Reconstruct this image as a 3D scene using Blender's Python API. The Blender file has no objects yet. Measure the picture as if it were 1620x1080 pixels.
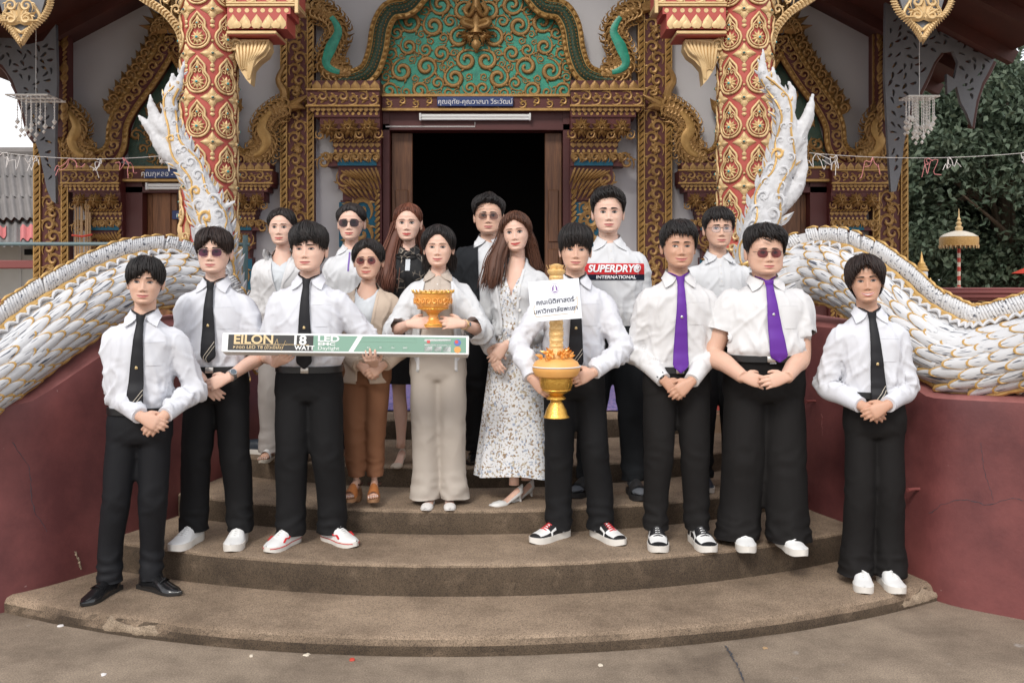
import bpy, bmesh, math, random
import numpy as np
from mathutils import Vector, Matrix
from mathutils.bvhtree import BVHTree
R = math.radians
PI = math.pi
random.seed(7)
RNG = np.random.default_rng(11)
S = bpy.context.scene
C = bpy.context.collection

# ---------------------------------------------------------------- camera
CAM_H = 1.65      # eye height of the photographer
FPX = 1500.0      # focal length in pixels of the 1620 px wide picture
HZ = 439.0        # row of the horizon
cam = bpy.data.cameras.new('camera')
cam.sensor_width = 36.0
cam.lens = 36.0 * FPX / 1620.0
cam.shift_y = -(540.0 - HZ) / 1620.0
cam.clip_start = 0.05
cam.clip_end = 2000.0
camo = bpy.data.objects.new('camera', cam)
C.objects.link(camo)
camo.location = (0, 0, CAM_H)
camo.rotation_euler = (R(90), 0, 0)
S.camera = camo

# ---------------------------------------------------------------- sky, sun, exposure
SUN_EL, SUN_AZ = R(40), R(200)     # azimuth clockwise from +Y: behind the photographer, a little to the left
w = bpy.data.worlds.new('World')
S.world = w
w.use_nodes = True
nt = w.node_tree
nt.nodes.clear()
wo = nt.nodes.new('ShaderNodeOutputWorld')
bg = nt.nodes.new('ShaderNodeBackground')
sky = nt.nodes.new('ShaderNodeTexSky')
sky.sky_type = 'NISHITA'
sky.sun_disc = False
sky.sun_elevation = SUN_EL
sky.sun_rotation = SUN_AZ
sky.air_density = 1.0
sky.dust_density = 3.0
sky.ozone_density = 1.0
tc = nt.nodes.new('ShaderNodeTexCoord')
cn = nt.nodes.new('ShaderNodeTexNoise')
cn.inputs['Scale'].default_value = 2.2
cn.inputs['Detail'].default_value = 7.0
cn.inputs['Roughness'].default_value = 0.6
cr = nt.nodes.new('ShaderNodeValToRGB')
cr.color_ramp.elements[0].position = 0.30
cr.color_ramp.elements[0].color = (0.55, 0.55, 0.55, 1)
cr.color_ramp.elements[1].position = 0.60
cr.color_ramp.elements[1].color = (0.97, 0.97, 0.97, 1)
cm = nt.nodes.new('ShaderNodeMix')
cm.data_type = 'RGBA'
cloud = (9.2, 9.3, 9.6, 1)
cm.inputs['B'].default_value = cloud
nt.links.new(tc.outputs['Generated'], cn.inputs['Vector'])
nt.links.new(cn.outputs['Fac'], cr.inputs['Fac'])
nt.links.new(cr.outputs['Color'], cm.inputs['Factor'])
nt.links.new(sky.outputs['Color'], cm.inputs['A'])
nt.links.new(cm.outputs['Result'], bg.inputs['Color'])
bg.inputs['Strength'].default_value = 0.112
nt.links.new(bg.outputs['Background'], wo.inputs['Surface'])

sun = bpy.data.lights.new('sun', 'SUN')
sun.energy = 1.3
sun.angle = R(14)
sun.color = (1.0, 0.955, 0.89)
suno = bpy.data.objects.new('sun', sun)
C.objects.link(suno)
suno.rotation_euler = (PI / 2 - SUN_EL, 0, PI - SUN_AZ)

S.view_settings.view_transform = 'Standard'
S.view_settings.look = 'None'
S.view_settings.gamma = 1.0
S.view_settings.use_curve_mapping = False
S.view_settings.exposure = 0.45
S.render.engine = 'CYCLES'
S.cycles.use_denoising = True
S.cycles.max_bounces = 8
S.cycles.diffuse_bounces = 3
S.cycles.glossy_bounces = 3
S.cycles.transparent_max_bounces = 8

# ---------------------------------------------------------------- helpers
def W(px, py, d):
    """point at distance d (metres along the view axis) that shows at pixel px,py of the 1620x1080 photo"""
    return Vector(((px - 810.0) * d / FPX, d, CAM_H - (py - HZ) * d / FPX))

_p = RNG.permutation(256)
PERM = np.concatenate([_p, _p, _p])
GRAD = RNG.normal(size=(256, 3))
GRAD /= np.linalg.norm(GRAD, axis=1)[:, None]

def pn(P):
    """vectorised Perlin noise, P (n,3) -> about -0.7..0.7"""
    P = np.asarray(P, float)
    I = np.floor(P).astype(int)
    Fr = P - I
    I &= 255
    U = Fr * Fr * Fr * (Fr * (Fr * 6 - 15) + 10)
    out = np.zeros(len(P))
    for dx in (0, 1):
        for dy in (0, 1):
            for dz in (0, 1):
                h = PERM[PERM[PERM[(I[:, 0] + dx) & 255] + ((I[:, 1] + dy) & 255)] + ((I[:, 2] + dz) & 255)]
                g = GRAD[h]
                dot = g[:, 0] * (Fr[:, 0] - dx) + g[:, 1] * (Fr[:, 1] - dy) + g[:, 2] * (Fr[:, 2] - dz)
                wt = (U[:, 0] if dx else 1 - U[:, 0]) * (U[:, 1] if dy else 1 - U[:, 1]) * (U[:, 2] if dz else 1 - U[:, 2])
                out += dot * wt
    return out

class MB:
    """collects polygons; m is the material slot of each face"""
    def __init__(s):
        s.v = []; s.f = []; s.m = []; s.n = 0
    def add(s, verts, faces, m=0):
        o = s.n
        vv = np.asarray(verts, float).reshape(-1, 3)
        s.v.append(vv)
        s.n += len(vv)
        for f in faces:
            s.f.append(tuple(i + o for i in f))
            s.m.append(m)
        return s
    def merge(s, other, M=None, m=None):
        V = other.verts()
        if M is not None:
            A = np.array(M)
            V = V @ A[:3, :3].T + A[:3, 3]
        o = s.n
        s.v.append(V); s.n += len(V)
        s.f.extend([tuple(i + o for i in f) for f in other.f])
        s.m.extend(other.m if m is None else [m] * len(other.f))
        return s
    def verts(s):
        return np.concatenate(s.v) if s.v else np.zeros((0, 3))
    def rings(s, rings, cap0=True, cap1=True, m=0, closed=True):
        n = len(rings[0])
        V = np.concatenate([np.asarray(r, float) for r in rings])
        F = []
        for k in range(len(rings) - 1):
            for i in range(n if closed else n - 1):
                j = (i + 1) % n
                F.append((k * n + i, k * n + j, (k + 1) * n + j, (k + 1) * n + i))
        if closed and cap0: F.append(tuple(range(n - 1, -1, -1)))
        if closed and cap1: F.append(tuple((len(rings) - 1) * n + i for i in range(n)))
        return s.add(V, F, m)
    def box(s, c, sz, m=0, rot=None, bev=0.0):
        cx, cy, cz = c
        hx, hy, hz = sz[0] / 2, sz[1] / 2, sz[2] / 2
        if bev > 0:
            b = min(bev, hx * .9, hy * .9, hz * .9)
            V = []
            for z, k in ((-hz, 1), (-hz + b, 0), (hz - b, 0), (hz, 1)):
                x, y = hx - b * k, hy - b * k
                V += [(-x + b * (1 - k), -y, z), (x - b * (1 - k), -y, z), (x, -y + b * (1 - k), z), (x, y - b * (1 - k), z),
                      (x - b * (1 - k), y, z), (-x + b * (1 - k), y, z), (-x, y - b * (1 - k), z), (-x, -y + b * (1 - k), z)]
            F = [tuple(range(7, -1, -1)), tuple(24 + i for i in range(8))]
            for k in range(3):
                for i in range(8):
                    j = (i + 1) % 8
                    F.append((k * 8 + i, k * 8 + j, k * 8 + 8 + j, k * 8 + 8 + i))
        else:
            V = [(x, y, z) for z in (-hz, hz) for x, y in ((-hx, -hy), (hx, -hy), (hx, hy), (-hx, hy))]
            F = [(3, 2, 1, 0), (4, 5, 6, 7), (0, 1, 5, 4), (1, 2, 6, 5), (2, 3, 7, 6), (3, 0, 4, 7)]
        V = np.array(V, float)
        if rot is not None: V = V @ np.array(rot)[:3, :3].T
        return s.add(V + np.array([cx, cy, cz]), F, m)
    def tube(s, pts, rad, n=8, m=0, up=(0, 0, 1), cap=True, flat=1.0):
        return s.rings(tube_rings(pts, rad, n, up, flat), cap, cap, m)
    def lathe(s, prof, n=24, c=(0, 0, 0), m=0, axis=2):
        rr = []
        for r, z in prof:
            a = np.arange(n) * 2 * PI / n
            P = np.stack([r * np.cos(a), r * np.sin(a), np.full(n, z)], 1)
            if axis == 1: P = np.stack([P[:, 0], P[:, 2], -P[:, 1]], 1)
            rr.append(P + np.array(c))
        return s.rings(rr, True, True, m)
    def prism(s, poly, y0, y1, m=0):
        """polygon in the XZ plane given as (x,z), from y0 (front) to y1 (back)"""
        n = len(poly)
        V = [(x, y0, z) for x, z in poly] + [(x, y1, z) for x, z in poly]
        F = [tuple(range(n)), tuple(range(2 * n - 1, n - 1, -1))]
        for i in range(n):
            j = (i + 1) % n
            F.append((i, i + n, j + n, j))
        return s.add(V, F, m)
    def grid(s, P, m=0, flip=False):
        """P (r,c,3) sheet"""
        P = np.asarray(P, float)
        r, c = P.shape[:2]
        F = []
        for i in range(r - 1):
            for j in range(c - 1):
                q = (i * c + j, i * c + j + 1, (i + 1) * c + j + 1, (i + 1) * c + j)
                F.append(q[::-1] if flip else q)
        return s.add(P.reshape(-1, 3), F, m)

def lerp_path(pts, n):
    """Catmull-Rom through pts, n samples, uniform in arc length"""
    P = np.array([tuple(p) for p in pts], float)
    if len(P) == 2:
        t = np.linspace(0, 1, n)[:, None]
        return P[0] * (1 - t) + P[1] * t
    Q = np.vstack([2 * P[0] - P[1], P, 2 * P[-1] - P[-2]])
    out = []
    for i in range(1, len(Q) - 2):
        t = np.linspace(0, 1, 24, endpoint=False)[:, None]
        a, b, c, d = Q[i - 1], Q[i], Q[i + 1], Q[i + 2]
        out.append(.5 * (2 * b + (c - a) * t + (2 * a - 5 * b + 4 * c - d) * t ** 2 + (3 * b - a - 3 * c + d) * t ** 3))
    out.append(P[-1:])
    D = np.concatenate(out)
    L = np.concatenate([[0], np.cumsum(np.linalg.norm(np.diff(D, axis=0), axis=1))])
    s_ = np.linspace(0, L[-1], n)
    return np.stack([np.interp(s_, L, D[:, k]) for k in range(3)], 1)

def frames(P, up=(0, 0, 1)):
    P = np.asarray(P, float)
    T = np.gradient(P, axis=0)
    T /= np.linalg.norm(T, axis=1)[:, None] + 1e-12
    u = np.array(up, float)
    if abs(T[0] @ u) > .95: u = np.array([0, 1., 0]) if abs(T[0][1]) < .9 else np.array([1., 0, 0])
    N = np.zeros_like(P); B = np.zeros_like(P)
    for i in range(len(P)):
        u = u - T[i] * (u @ T[i])
        l = np.linalg.norm(u)
        u = u / (l if l > 1e-9 else 1)
        N[i] = u
        B[i] = np.cross(T[i], u)
    return T, N, B

def tube_rings(pts, rad, n=8, up=(0, 0, 1), flat=1.0):
    P = np.array([tuple(p) for p in pts], float)
    rad = np.broadcast_to(np.asarray(rad, float), (len(P),))
    T, N, B = frames(P, up)
    a = np.arange(n) * 2 * PI / n
    return [P[i] + rad[i] * (np.cos(a)[:, None] * B[i] + flat * np.sin(a)[:, None] * N[i]) for i in range(len(P))]

def ell(c, a, b, n=28, p=2.0, bb=None):
    """horizontal superellipse ring; front (-Y) radius b, back radius bb"""
    t = np.arange(n) * 2 * PI / n
    cs, sn = np.cos(t), np.sin(t)
    x = a * np.sign(cs) * np.abs(cs) ** (2 / p)
    y = np.where(sn < 0, b, b if bb is None else bb) * np.sign(sn) * np.abs(sn) ** (2 / p)
    return np.stack([x + c[0], y + c[1], np.full(n, c[2])], 1)

MATS = {}
WM = {}

def to_mesh(name, mb, smooth=True):
    me = bpy.data.meshes.new(name)
    me.from_pydata(mb.verts().tolist(), [], mb.f)
    if any(mb.m): me.polygons.foreach_set('material_index', mb.m)
    if smooth: me.polygons.foreach_set('use_smooth', [True] * len(me.polygons))
    me.update()
    return me

def sharp(me, deg=40):
    me.set_sharp_from_angle(angle=R(deg))

def obj(name, mb, mats, parent=None, smooth=True, basis=None, local=False, sh=40, **props):
    """one mesh object. Geometry is in world coordinates unless local=True (then in the parent's)"""
    me = to_mesh(name, mb, smooth) if isinstance(mb, MB) else mb
    if isinstance(mb, MB):
        if smooth and sh: sharp(me, sh)
        for k in (mats if isinstance(mats, (list, tuple)) else [mats]):
            me.materials.append(MATS[k] if isinstance(k, str) else k)
    o = bpy.data.objects.new(name, me)
    C.objects.link(o)
    b = basis if basis is not None else Matrix.Identity(4)
    o.matrix_basis = b
    if parent is not None:
        o.parent = parent
        pm = WM[parent.name]
        if local:
            WM[o.name] = pm @ b
        else:
            o.matrix_parent_inverse = pm.inverted()
            WM[o.name] = b
    else:
        WM[o.name] = b
    for k, v in props.items(): o[k] = v
    return o

def thing(name, label, cat, loc=(0, 0, 0), rotz=0.0, group=None):
    o = bpy.data.objects.new(name, None)
    C.objects.link(o)
    o.empty_display_size = .1
    M = Matrix.Translation(Vector(loc)) @ Matrix.Rotation(rotz, 4, 'Z')
    o.matrix_basis = M
    WM[o.name] = M
    o['label'] = label
    o['category'] = cat
    if group: o['group'] = group
    return o

def tag(o, label, cat, group=None):
    o['label'] = label
    o['category'] = cat
    if group: o['group'] = group
    return o

def text_mb(body, size, extrude=0.0008, align='CENTER', bold=0.0, xs=1.0, shear=0.0):
    """lettering as real mesh in the XY plane, facing +Z"""
    c = bpy.data.curves.new('lettering', 'FONT')
    c.body = body; c.size = size; c.extrude = extrude; c.align_x = align; c.align_y = 'CENTER'; c.offset = bold
    c.shear = shear
    c.resolution_u = 4
    o = bpy.data.objects.new('lettering', c)
    C.objects.link(o)
    dg = bpy.context.evaluated_depsgraph_get()
    me = o.evaluated_get(dg).to_mesh()
    mb = MB()
    V = np.zeros(len(me.vertices) * 3)
    me.vertices.foreach_get('co', V)
    V = V.reshape(-1, 3)
    V[:, 0] *= xs
    mb.add(V, [tuple(p.vertices) for p in me.polygons])
    bpy.data.objects.remove(o)
    bpy.data.curves.remove(c)
    return mb

def remesh(mb, voxel, smooth=4, fac=.5):
    """union of closed shells as one continuous surface -> verts, faces(quads)"""
    me = to_mesh('tmp', mb, False)
    o = bpy.data.objects.new('tmp', me)
    C.objects.link(o)
    m = o.modifiers.new('r', 'REMESH')
    m.mode = 'VOXEL'; m.voxel_size = voxel
    if smooth:
        k = o.modifiers.new('s', 'SMOOTH')
        k.factor = fac; k.iterations = smooth
    dg = bpy.context.evaluated_depsgraph_get()
    e = o.evaluated_get(dg).to_mesh()
    V = np.zeros(len(e.vertices) * 3); e.vertices.foreach_get('co', V)
    N = np.zeros(len(e.vertices) * 3); e.vertices.foreach_get('normal', N)
    L = np.zeros(len(e.loops), int); e.loops.foreach_get('vertex_index', L)
    st = np.zeros(len(e.polygons), int); e.polygons.foreach_get('loop_start', st)
    tt = np.zeros(len(e.polygons), int); e.polygons.foreach_get('loop_total', tt)
    Fs = [tuple(L[a:a + b]) for a, b in zip(st.tolist(), tt.tolist())]
    bpy.data.objects.remove(o)
    bpy.data.meshes.remove(me)
    return V.reshape(-1, 3), N.reshape(-1, 3), Fs

def Mx(loc, x, y, z):
    """matrix from an origin and three axes"""
    return Matrix(((x[0], y[0], z[0], loc[0]), (x[1], y[1], z[1], loc[1]), (x[2], y[2], z[2], loc[2]), (0, 0, 0, 1)))

def unit(v):
    v = np.asarray(v, float)
    return v / (np.linalg.norm(v) + 1e-12)
# ---------------------------------------------------------------- materials
def mat(name, col, rough=.7, metal=0.0, spec=.5, noise=None, bump=None, col2=None, sheen=0.0, coat=0.0, sss=0.0, wave=None):
    """noise=(scale, amount, detail) mixes col and col2; bump=(scale, strength, distance)"""
    m = bpy.data.materials.new(name)
    m.use_nodes = True
    t = m.node_tree
    b = t.nodes['Principled BSDF']
    b.inputs['Base Color'].default_value = (*col, 1)
    b.inputs['Roughness'].default_value = rough
    b.inputs['Metallic'].default_value = metal
    b.inputs['Specular IOR Level'].default_value = spec
    b.inputs['Sheen Weight'].default_value = sheen
    b.inputs['Coat Weight'].default_value = coat
    if sss:
        b.inputs['Subsurface Weight'].default_value = sss
        b.inputs['Subsurface Radius'].default_value = (.012, .005, .003)
        b.inputs['Subsurface Scale'].default_value = 1.0
    tcn = t.nodes.new('ShaderNodeTexCoord')
    if noise:
        n = t.nodes.new('ShaderNodeTexNoise')
        n.inputs['Scale'].default_value = noise[0]
        n.inputs['Detail'].default_value = noise[2] if len(noise) > 2 else 5
        n.inputs['Roughness'].default_value = .6
        t.links.new(tcn.outputs['Object'], n.inputs['Vector'])
        r = t.nodes.new('ShaderNodeValToRGB')
        h = noise[1]
        r.color_ramp.elements[0].position = .5 - h / 2
        r.color_ramp.elements[1].position = .5 + h / 2
        r.color_ramp.elements[0].color = (*col, 1)
        r.color_ramp.elements[1].color = (*(col2 or [c * .7 for c in col]), 1)
        t.links.new(n.outputs['Fac'], r.inputs['Fac'])
        t.links.new(r.outputs['Color'], b.inputs['Base Color'])
    if bump:
        n2 = t.nodes.new('ShaderNodeTexNoise')
        n2.inputs['Scale'].default_value = bump[0]
        n2.inputs['Detail'].default_value = 4
        t.links.new(tcn.outputs['Object'], n2.inputs['Vector'])
        bp = t.nodes.new('ShaderNodeBump')
        bp.inputs['Strength'].default_value = bump[1]
        bp.inputs['Distance'].default_value = bump[2]
        t.links.new(n2.outputs['Fac'], bp.inputs['Height'])
        t.links.new(bp.outputs['Normal'], b.inputs['Normal'])
    MATS[name] = m
    return m

def nodes_of(m):
    t = m.node_tree
    return t, t.nodes['Principled BSDF'], lambda k: t.nodes.new(k)

# temple
mat('wall_paint', (.56, .55, .56), .85, noise=(1.3, .5), col2=(.50, .49, .50), bump=(60, .15, .004))
mat('old_gold', (.42, .245, .085), .45, .4, noise=(14, .5), col2=(.25, .135, .045), bump=(90, .35, .006))
mat('old_gold_bright', (.50, .30, .10), .42, .4, noise=(18, .5), col2=(.33, .185, .055), bump=(120, .3, .004))
mat('pale_gold', (.70, .51, .27), .48, .2, noise=(20, .5), col2=(.58, .39, .18), bump=(120, .25, .003))
mat('column_red', (.46, .085, .065), .55, noise=(9, .6), col2=(.40, .065, .05), bump=(70, .2, .003))
mat('dark_red', (.115, .022, .018), .55, noise=(6, .6), col2=(.08, .016, .014))
mat('frame_red', (.10, .018, .016), .5, noise=(4, .6), col2=(.07, .014, .012))
mat('jade', (.04, .38, .25), .4, noise=(12, .4), col2=(.02, .20, .14), bump=(45, .5, .006))
mat('jade_dark', (.012, .075, .06), .35, noise=(70, .3), col2=(.06, .07, .035), bump=(110, .8, .006))
mat('blue_glass', (.008, .10, .16), .5, spec=.3)
mat('gem_teal', (.02, .30, .30), .08, spec=.9, coat=.6)
mat('gem_dark', (.02, .09, .07), .08, spec=.9, coat=.6)
mat('stud_white', (.7, .62, .5), .4)
mat('sign_blue', (.012, .035, .15), .4)
mat('sign_white', (.85, .86, .88), .5)
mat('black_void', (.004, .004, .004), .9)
mat('lamp_white', (.78, .79, .78), .4)
mat('conduit', (.55, .54, .52), .5)
mat('grey_wood', (.20, .205, .22), .8, noise=(8, .5), col2=(.155, .16, .175), bump=(40, .3, .004))
mat('roof_wood', (.10, .028, .02), .6, noise=(5, .5), col2=(.06, .02, .015))

def wood(name, a, b, axis_scale):
    m = mat(name, a, .5)
    t, bs, N = nodes_of(m)
    tcn = N('ShaderNodeTexCoord'); mp = N('ShaderNodeMapping')
    mp.inputs['Scale'].default_value = axis_scale
    n = N('ShaderNodeTexNoise'); n.inputs['Scale'].default_value = 3; n.inputs['Detail'].default_value = 8
    n.inputs['Distortion'].default_value = 1.2
    r = N('ShaderNodeValToRGB')
    r.color_ramp.elements[0].position = .35; r.color_ramp.elements[1].position = .65
    r.color_ramp.elements[0].color = (*a, 1); r.color_ramp.elements[1].color = (*b, 1)
    t.links.new(tcn.outputs['Object'], mp.inputs[0]); t.links.new(mp.outputs[0], n.inputs['Vector'])
    t.links.new(n.outputs['Fac'], r.inputs['Fac']); t.links.new(r.outputs['Color'], bs.inputs['Base Color'])
wood('door_wood', (.20, .085, .035), (.095, .038, .017), (12, 12, .8))
wood('door_wood_orange', (.30, .125, .045), (.16, .06, .02), (7, 7, .9))

# balustrade wall: dark red paint, faded and chalky along the top ledge
m = mat('balustrade_red', (.135, .03, .03), .6, bump=(50, .25, .004))
t, bs, N = nodes_of(m)
tcn = N('ShaderNodeTexCoord')
n = N('ShaderNodeTexNoise'); n.inputs['Scale'].default_value = 1.6; n.inputs['Detail'].default_value = 9; n.inputs['Roughness'].default_value = .65
t.links.new(tcn.outputs['Object'], n.inputs['Vector'])
r = N('ShaderNodeValToRGB')
r.color_ramp.elements[0].position = .38; r.color_ramp.elements[0].color = (.105, .027, .028, 1)
r.color_ramp.elements[1].position = .66; r.color_ramp.elements[1].color = (.215, .062, .058, 1)
t.links.new(n.outputs['Fac'], r.inputs['Fac'])
n2 = N('ShaderNodeTexNoise'); n2.inputs['Scale'].default_value = 26; n2.inputs['Detail'].default_value = 2
t.links.new(tcn.outputs['Object'], n2.inputs['Vector'])
r2 = N('ShaderNodeValToRGB')
r2.color_ramp.elements[0].position = .765; r2.color_ramp.elements[0].color = (0, 0, 0, 1)
r2.color_ramp.elements[1].position = .79; r2.color_ramp.elements[1].color = (.5, .5, .5, 1)
t.links.new(n2.outputs['Fac'], r2.inputs['Fac'])
mx = N('ShaderNodeMix'); mx.data_type = 'RGBA'
mx.inputs['B'].default_value = (.40, .30, .28, 1)
t.links.new(r2.outputs['Color'], mx.inputs['Factor']); t.links.new(r.outputs['Color'], mx.inputs['A'])
t.links.new(mx.outputs['Result'], bs.inputs['Base Color'])
mat('ledge_pink', (.36, .135, .125), .8, noise=(9, .5, 8), col2=(.22, .075, .07), bump=(60, .4, .006))

# naga
m = mat('naga_white', (.63, .63, .645), .55, noise=(24, .4, 7), col2=(.48, .48, .49), bump=(80, .35, .004))
m = mat('naga_scale', (.78, .80, .84), .45, bump=(70, .3, .003))
t, bs, N = nodes_of(m)
tcn = N('ShaderNodeTexCoord'); mp = N('ShaderNodeMapping')
mp.inputs['Scale'].default_value = (1, .12, 1)
oi = N('ShaderNodeObjectInfo')
ad = N('ShaderNodeVectorMath'); ad.operation = 'ADD'
t.links.new(tcn.outputs['Object'], mp.inputs[0]); t.links.new(mp.outputs[0], ad.inputs[0]); t.links.new(oi.outputs['Random'], ad.inputs[1])
n = N('ShaderNodeTexNoise'); n.inputs['Scale'].default_value = 75; n.inputs['Detail'].default_value = 1.0
t.links.new(ad.outputs[0], n.inputs['Vector'])
r = N('ShaderNodeValToRGB')
r.color_ramp.elements[0].position = .33; r.color_ramp.elements[0].color = (.10, .11, .14, 1)
r.color_ramp.elements[1].position = .39; r.color_ramp.elements[1].color = (.63, .635, .65, 1)
t.links.new(n.outputs['Fac'], r.inputs['Fac'])
t.links.new(r.outputs['Color'], bs.inputs['Base Color'])
mat('naga_gold', (.66, .42, .15), .42, .3, noise=(30, .5), col2=(.52, .31, .10), bump=(100, .3, .003))
mat('naga_dark', (.05, .055, .07), .6)

# steps: exposed aggregate with dirt; risers darker because they are stained
def aggregate(name, light, dark, riser, zstain=True):
    m = mat(name, light, .85)
    t, bs, N = nodes_of(m)
    tcn = N('ShaderNodeTexCoord'); geo = N('ShaderNodeNewGeometry')
    v = N('ShaderNodeTexVoronoi'); v.inputs['Scale'].default_value = 300
    t.links.new(tcn.outputs['Object'], v.inputs['Vector'])
    hs = N('ShaderNodeSeparateColor'); t.links.new(v.outputs['Color'], hs.inputs[0])
    r = N('ShaderNodeValToRGB')
    e = r.color_ramp.elements
    e[0].position = 0; e[0].color = (*dark, 1); e[1].position = 1; e[1].color = (*[min(1, c * 1.35) for c in light], 1)
    k = e.new(.45); k.color = (*light, 1)
    t.links.new(hs.outputs[0], r.inputs['Fac'])
    n = N('ShaderNodeTexNoise'); n.inputs['Scale'].default_value = 2.2; n.inputs['Detail'].default_value = 9; n.inputs['Roughness'].default_value = .68
    t.links.new(tcn.outputs['Object'], n.inputs['Vector'])
    r2 = N('ShaderNodeValToRGB')
    r2.color_ramp.elements[0].position = .36; r2.color_ramp.elements[0].color = (.50, .48, .46, 1)
    r2.color_ramp.elements[1].position = .66; r2.color_ramp.elements[1].color = (1, 1, 1, 1)
    t.links.new(n.outputs['Fac'], r2.inputs['Fac'])
    mu = N('ShaderNodeMix'); mu.data_type = 'RGBA'; mu.blend_type = 'MULTIPLY'; mu.inputs['Factor'].default_value = 1
    t.links.new(r.outputs['Color'], mu.inputs['A']); t.links.new(r2.outputs['Color'], mu.inputs['B'])
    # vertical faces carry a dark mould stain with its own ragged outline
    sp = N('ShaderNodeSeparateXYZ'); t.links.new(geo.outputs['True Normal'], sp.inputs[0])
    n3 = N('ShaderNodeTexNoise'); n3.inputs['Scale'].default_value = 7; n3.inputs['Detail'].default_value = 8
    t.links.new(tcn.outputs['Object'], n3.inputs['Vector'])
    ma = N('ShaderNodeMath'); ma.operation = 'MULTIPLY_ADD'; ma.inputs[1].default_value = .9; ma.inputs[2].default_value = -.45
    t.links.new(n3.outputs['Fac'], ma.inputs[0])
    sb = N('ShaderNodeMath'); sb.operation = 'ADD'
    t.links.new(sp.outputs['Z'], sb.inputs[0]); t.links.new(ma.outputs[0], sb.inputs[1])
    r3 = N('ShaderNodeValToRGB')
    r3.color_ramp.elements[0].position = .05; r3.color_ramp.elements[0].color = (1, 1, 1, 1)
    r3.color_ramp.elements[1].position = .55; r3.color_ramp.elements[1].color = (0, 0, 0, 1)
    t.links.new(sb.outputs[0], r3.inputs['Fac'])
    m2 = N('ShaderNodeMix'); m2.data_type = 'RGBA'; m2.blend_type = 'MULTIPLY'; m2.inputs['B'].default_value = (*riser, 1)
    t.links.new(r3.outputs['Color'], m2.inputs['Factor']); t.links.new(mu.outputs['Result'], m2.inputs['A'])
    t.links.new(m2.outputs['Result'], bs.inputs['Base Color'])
    bp = N('ShaderNodeBump'); bp.inputs['Strength'].default_value = .6; bp.inputs['Distance'].default_value = .003
    t.links.new(v.outputs['Distance'], bp.inputs['Height']); t.links.new(bp.outputs['Normal'], bs.inputs['Normal'])
    return m
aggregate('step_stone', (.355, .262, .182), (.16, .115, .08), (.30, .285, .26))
aggregate('mortar', (.46, .36, .26), (.25, .19, .13), (.9, .9, .9))
m = mat('concrete', (.2, .17, .14), .88)
t, bs, N = nodes_of(m)
tcn = N('ShaderNodeTexCoord')
n = N('ShaderNodeTexNoise'); n.inputs['Scale'].default_value = 1.6; n.inputs['Detail'].default_value = 12; n.inputs['Roughness'].default_value = .72
n2 = N('ShaderNodeTexNoise'); n2.inputs['Scale'].default_value = 140; n2.inputs['Detail'].default_value = 6; n2.inputs['Roughness'].default_value = .75
n3 = N('ShaderNodeTexNoise'); n3.inputs['Scale'].default_value = 9; n3.inputs['Detail'].default_value = 3
for k in (n, n2, n3): t.links.new(tcn.outputs['Object'], k.inputs['Vector'])
r = N('ShaderNodeValToRGB'); e = r.color_ramp.elements
e[0].position = .36; e[0].color = (.15, .112, .08, 1); e[1].position = .64; e[1].color = (.33, .258, .19, 1)
t.links.new(n.outputs['Fac'], r.inputs['Fac'])
r2 = N('ShaderNodeValToRGB'); e = r2.color_ramp.elements
e[0].position = .36; e[0].color = (.55, .55, .55, 1); e[1].position = .64; e[1].color = (1.3, 1.3, 1.3, 1)
t.links.new(n2.outputs['Fac'], r2.inputs['Fac'])
mu = N('ShaderNodeMix'); mu.data_type = 'RGBA'; mu.blend_type = 'MULTIPLY'; mu.inputs['Factor'].default_value = 1
t.links.new(r.outputs['Color'], mu.inputs['A']); t.links.new(r2.outputs['Color'], mu.inputs['B'])
r3 = N('ShaderNodeValToRGB'); e = r3.color_ramp.elements
e[0].position = .70; e[0].color = (0, 0, 0, 1); e[1].position = .78; e[1].color = (.55, .55, .55, 1)
t.links.new(n3.outputs['Fac'], r3.inputs['Fac'])
m2 = N('ShaderNodeMix'); m2.data_type = 'RGBA'; m2.inputs['B'].default_value = (.42, .40, .38, 1)
t.links.new(r3.outputs['Color'], m2.inputs['Factor']); t.links.new(mu.outputs['Result'], m2.inputs['A'])
t.links.new(m2.outputs['Result'], bs.inputs['Base Color'])
bp = N('ShaderNodeBump'); bp.inputs['Strength'].default_value = .5; bp.inputs['Distance'].default_value = .005
t.links.new(n2.outputs['Fac'], bp.inputs['Height']); t.links.new(bp.outputs['Normal'], bs.inputs['Normal'])
mat('tile_floor', (.30, .20, .13), .5, noise=(4, .5), col2=(.24, .16, .10))
mat('mat_blue', (.07, .09, .32), .8, noise=(45, .3, 2), col2=(.35, .25, .45))

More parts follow.
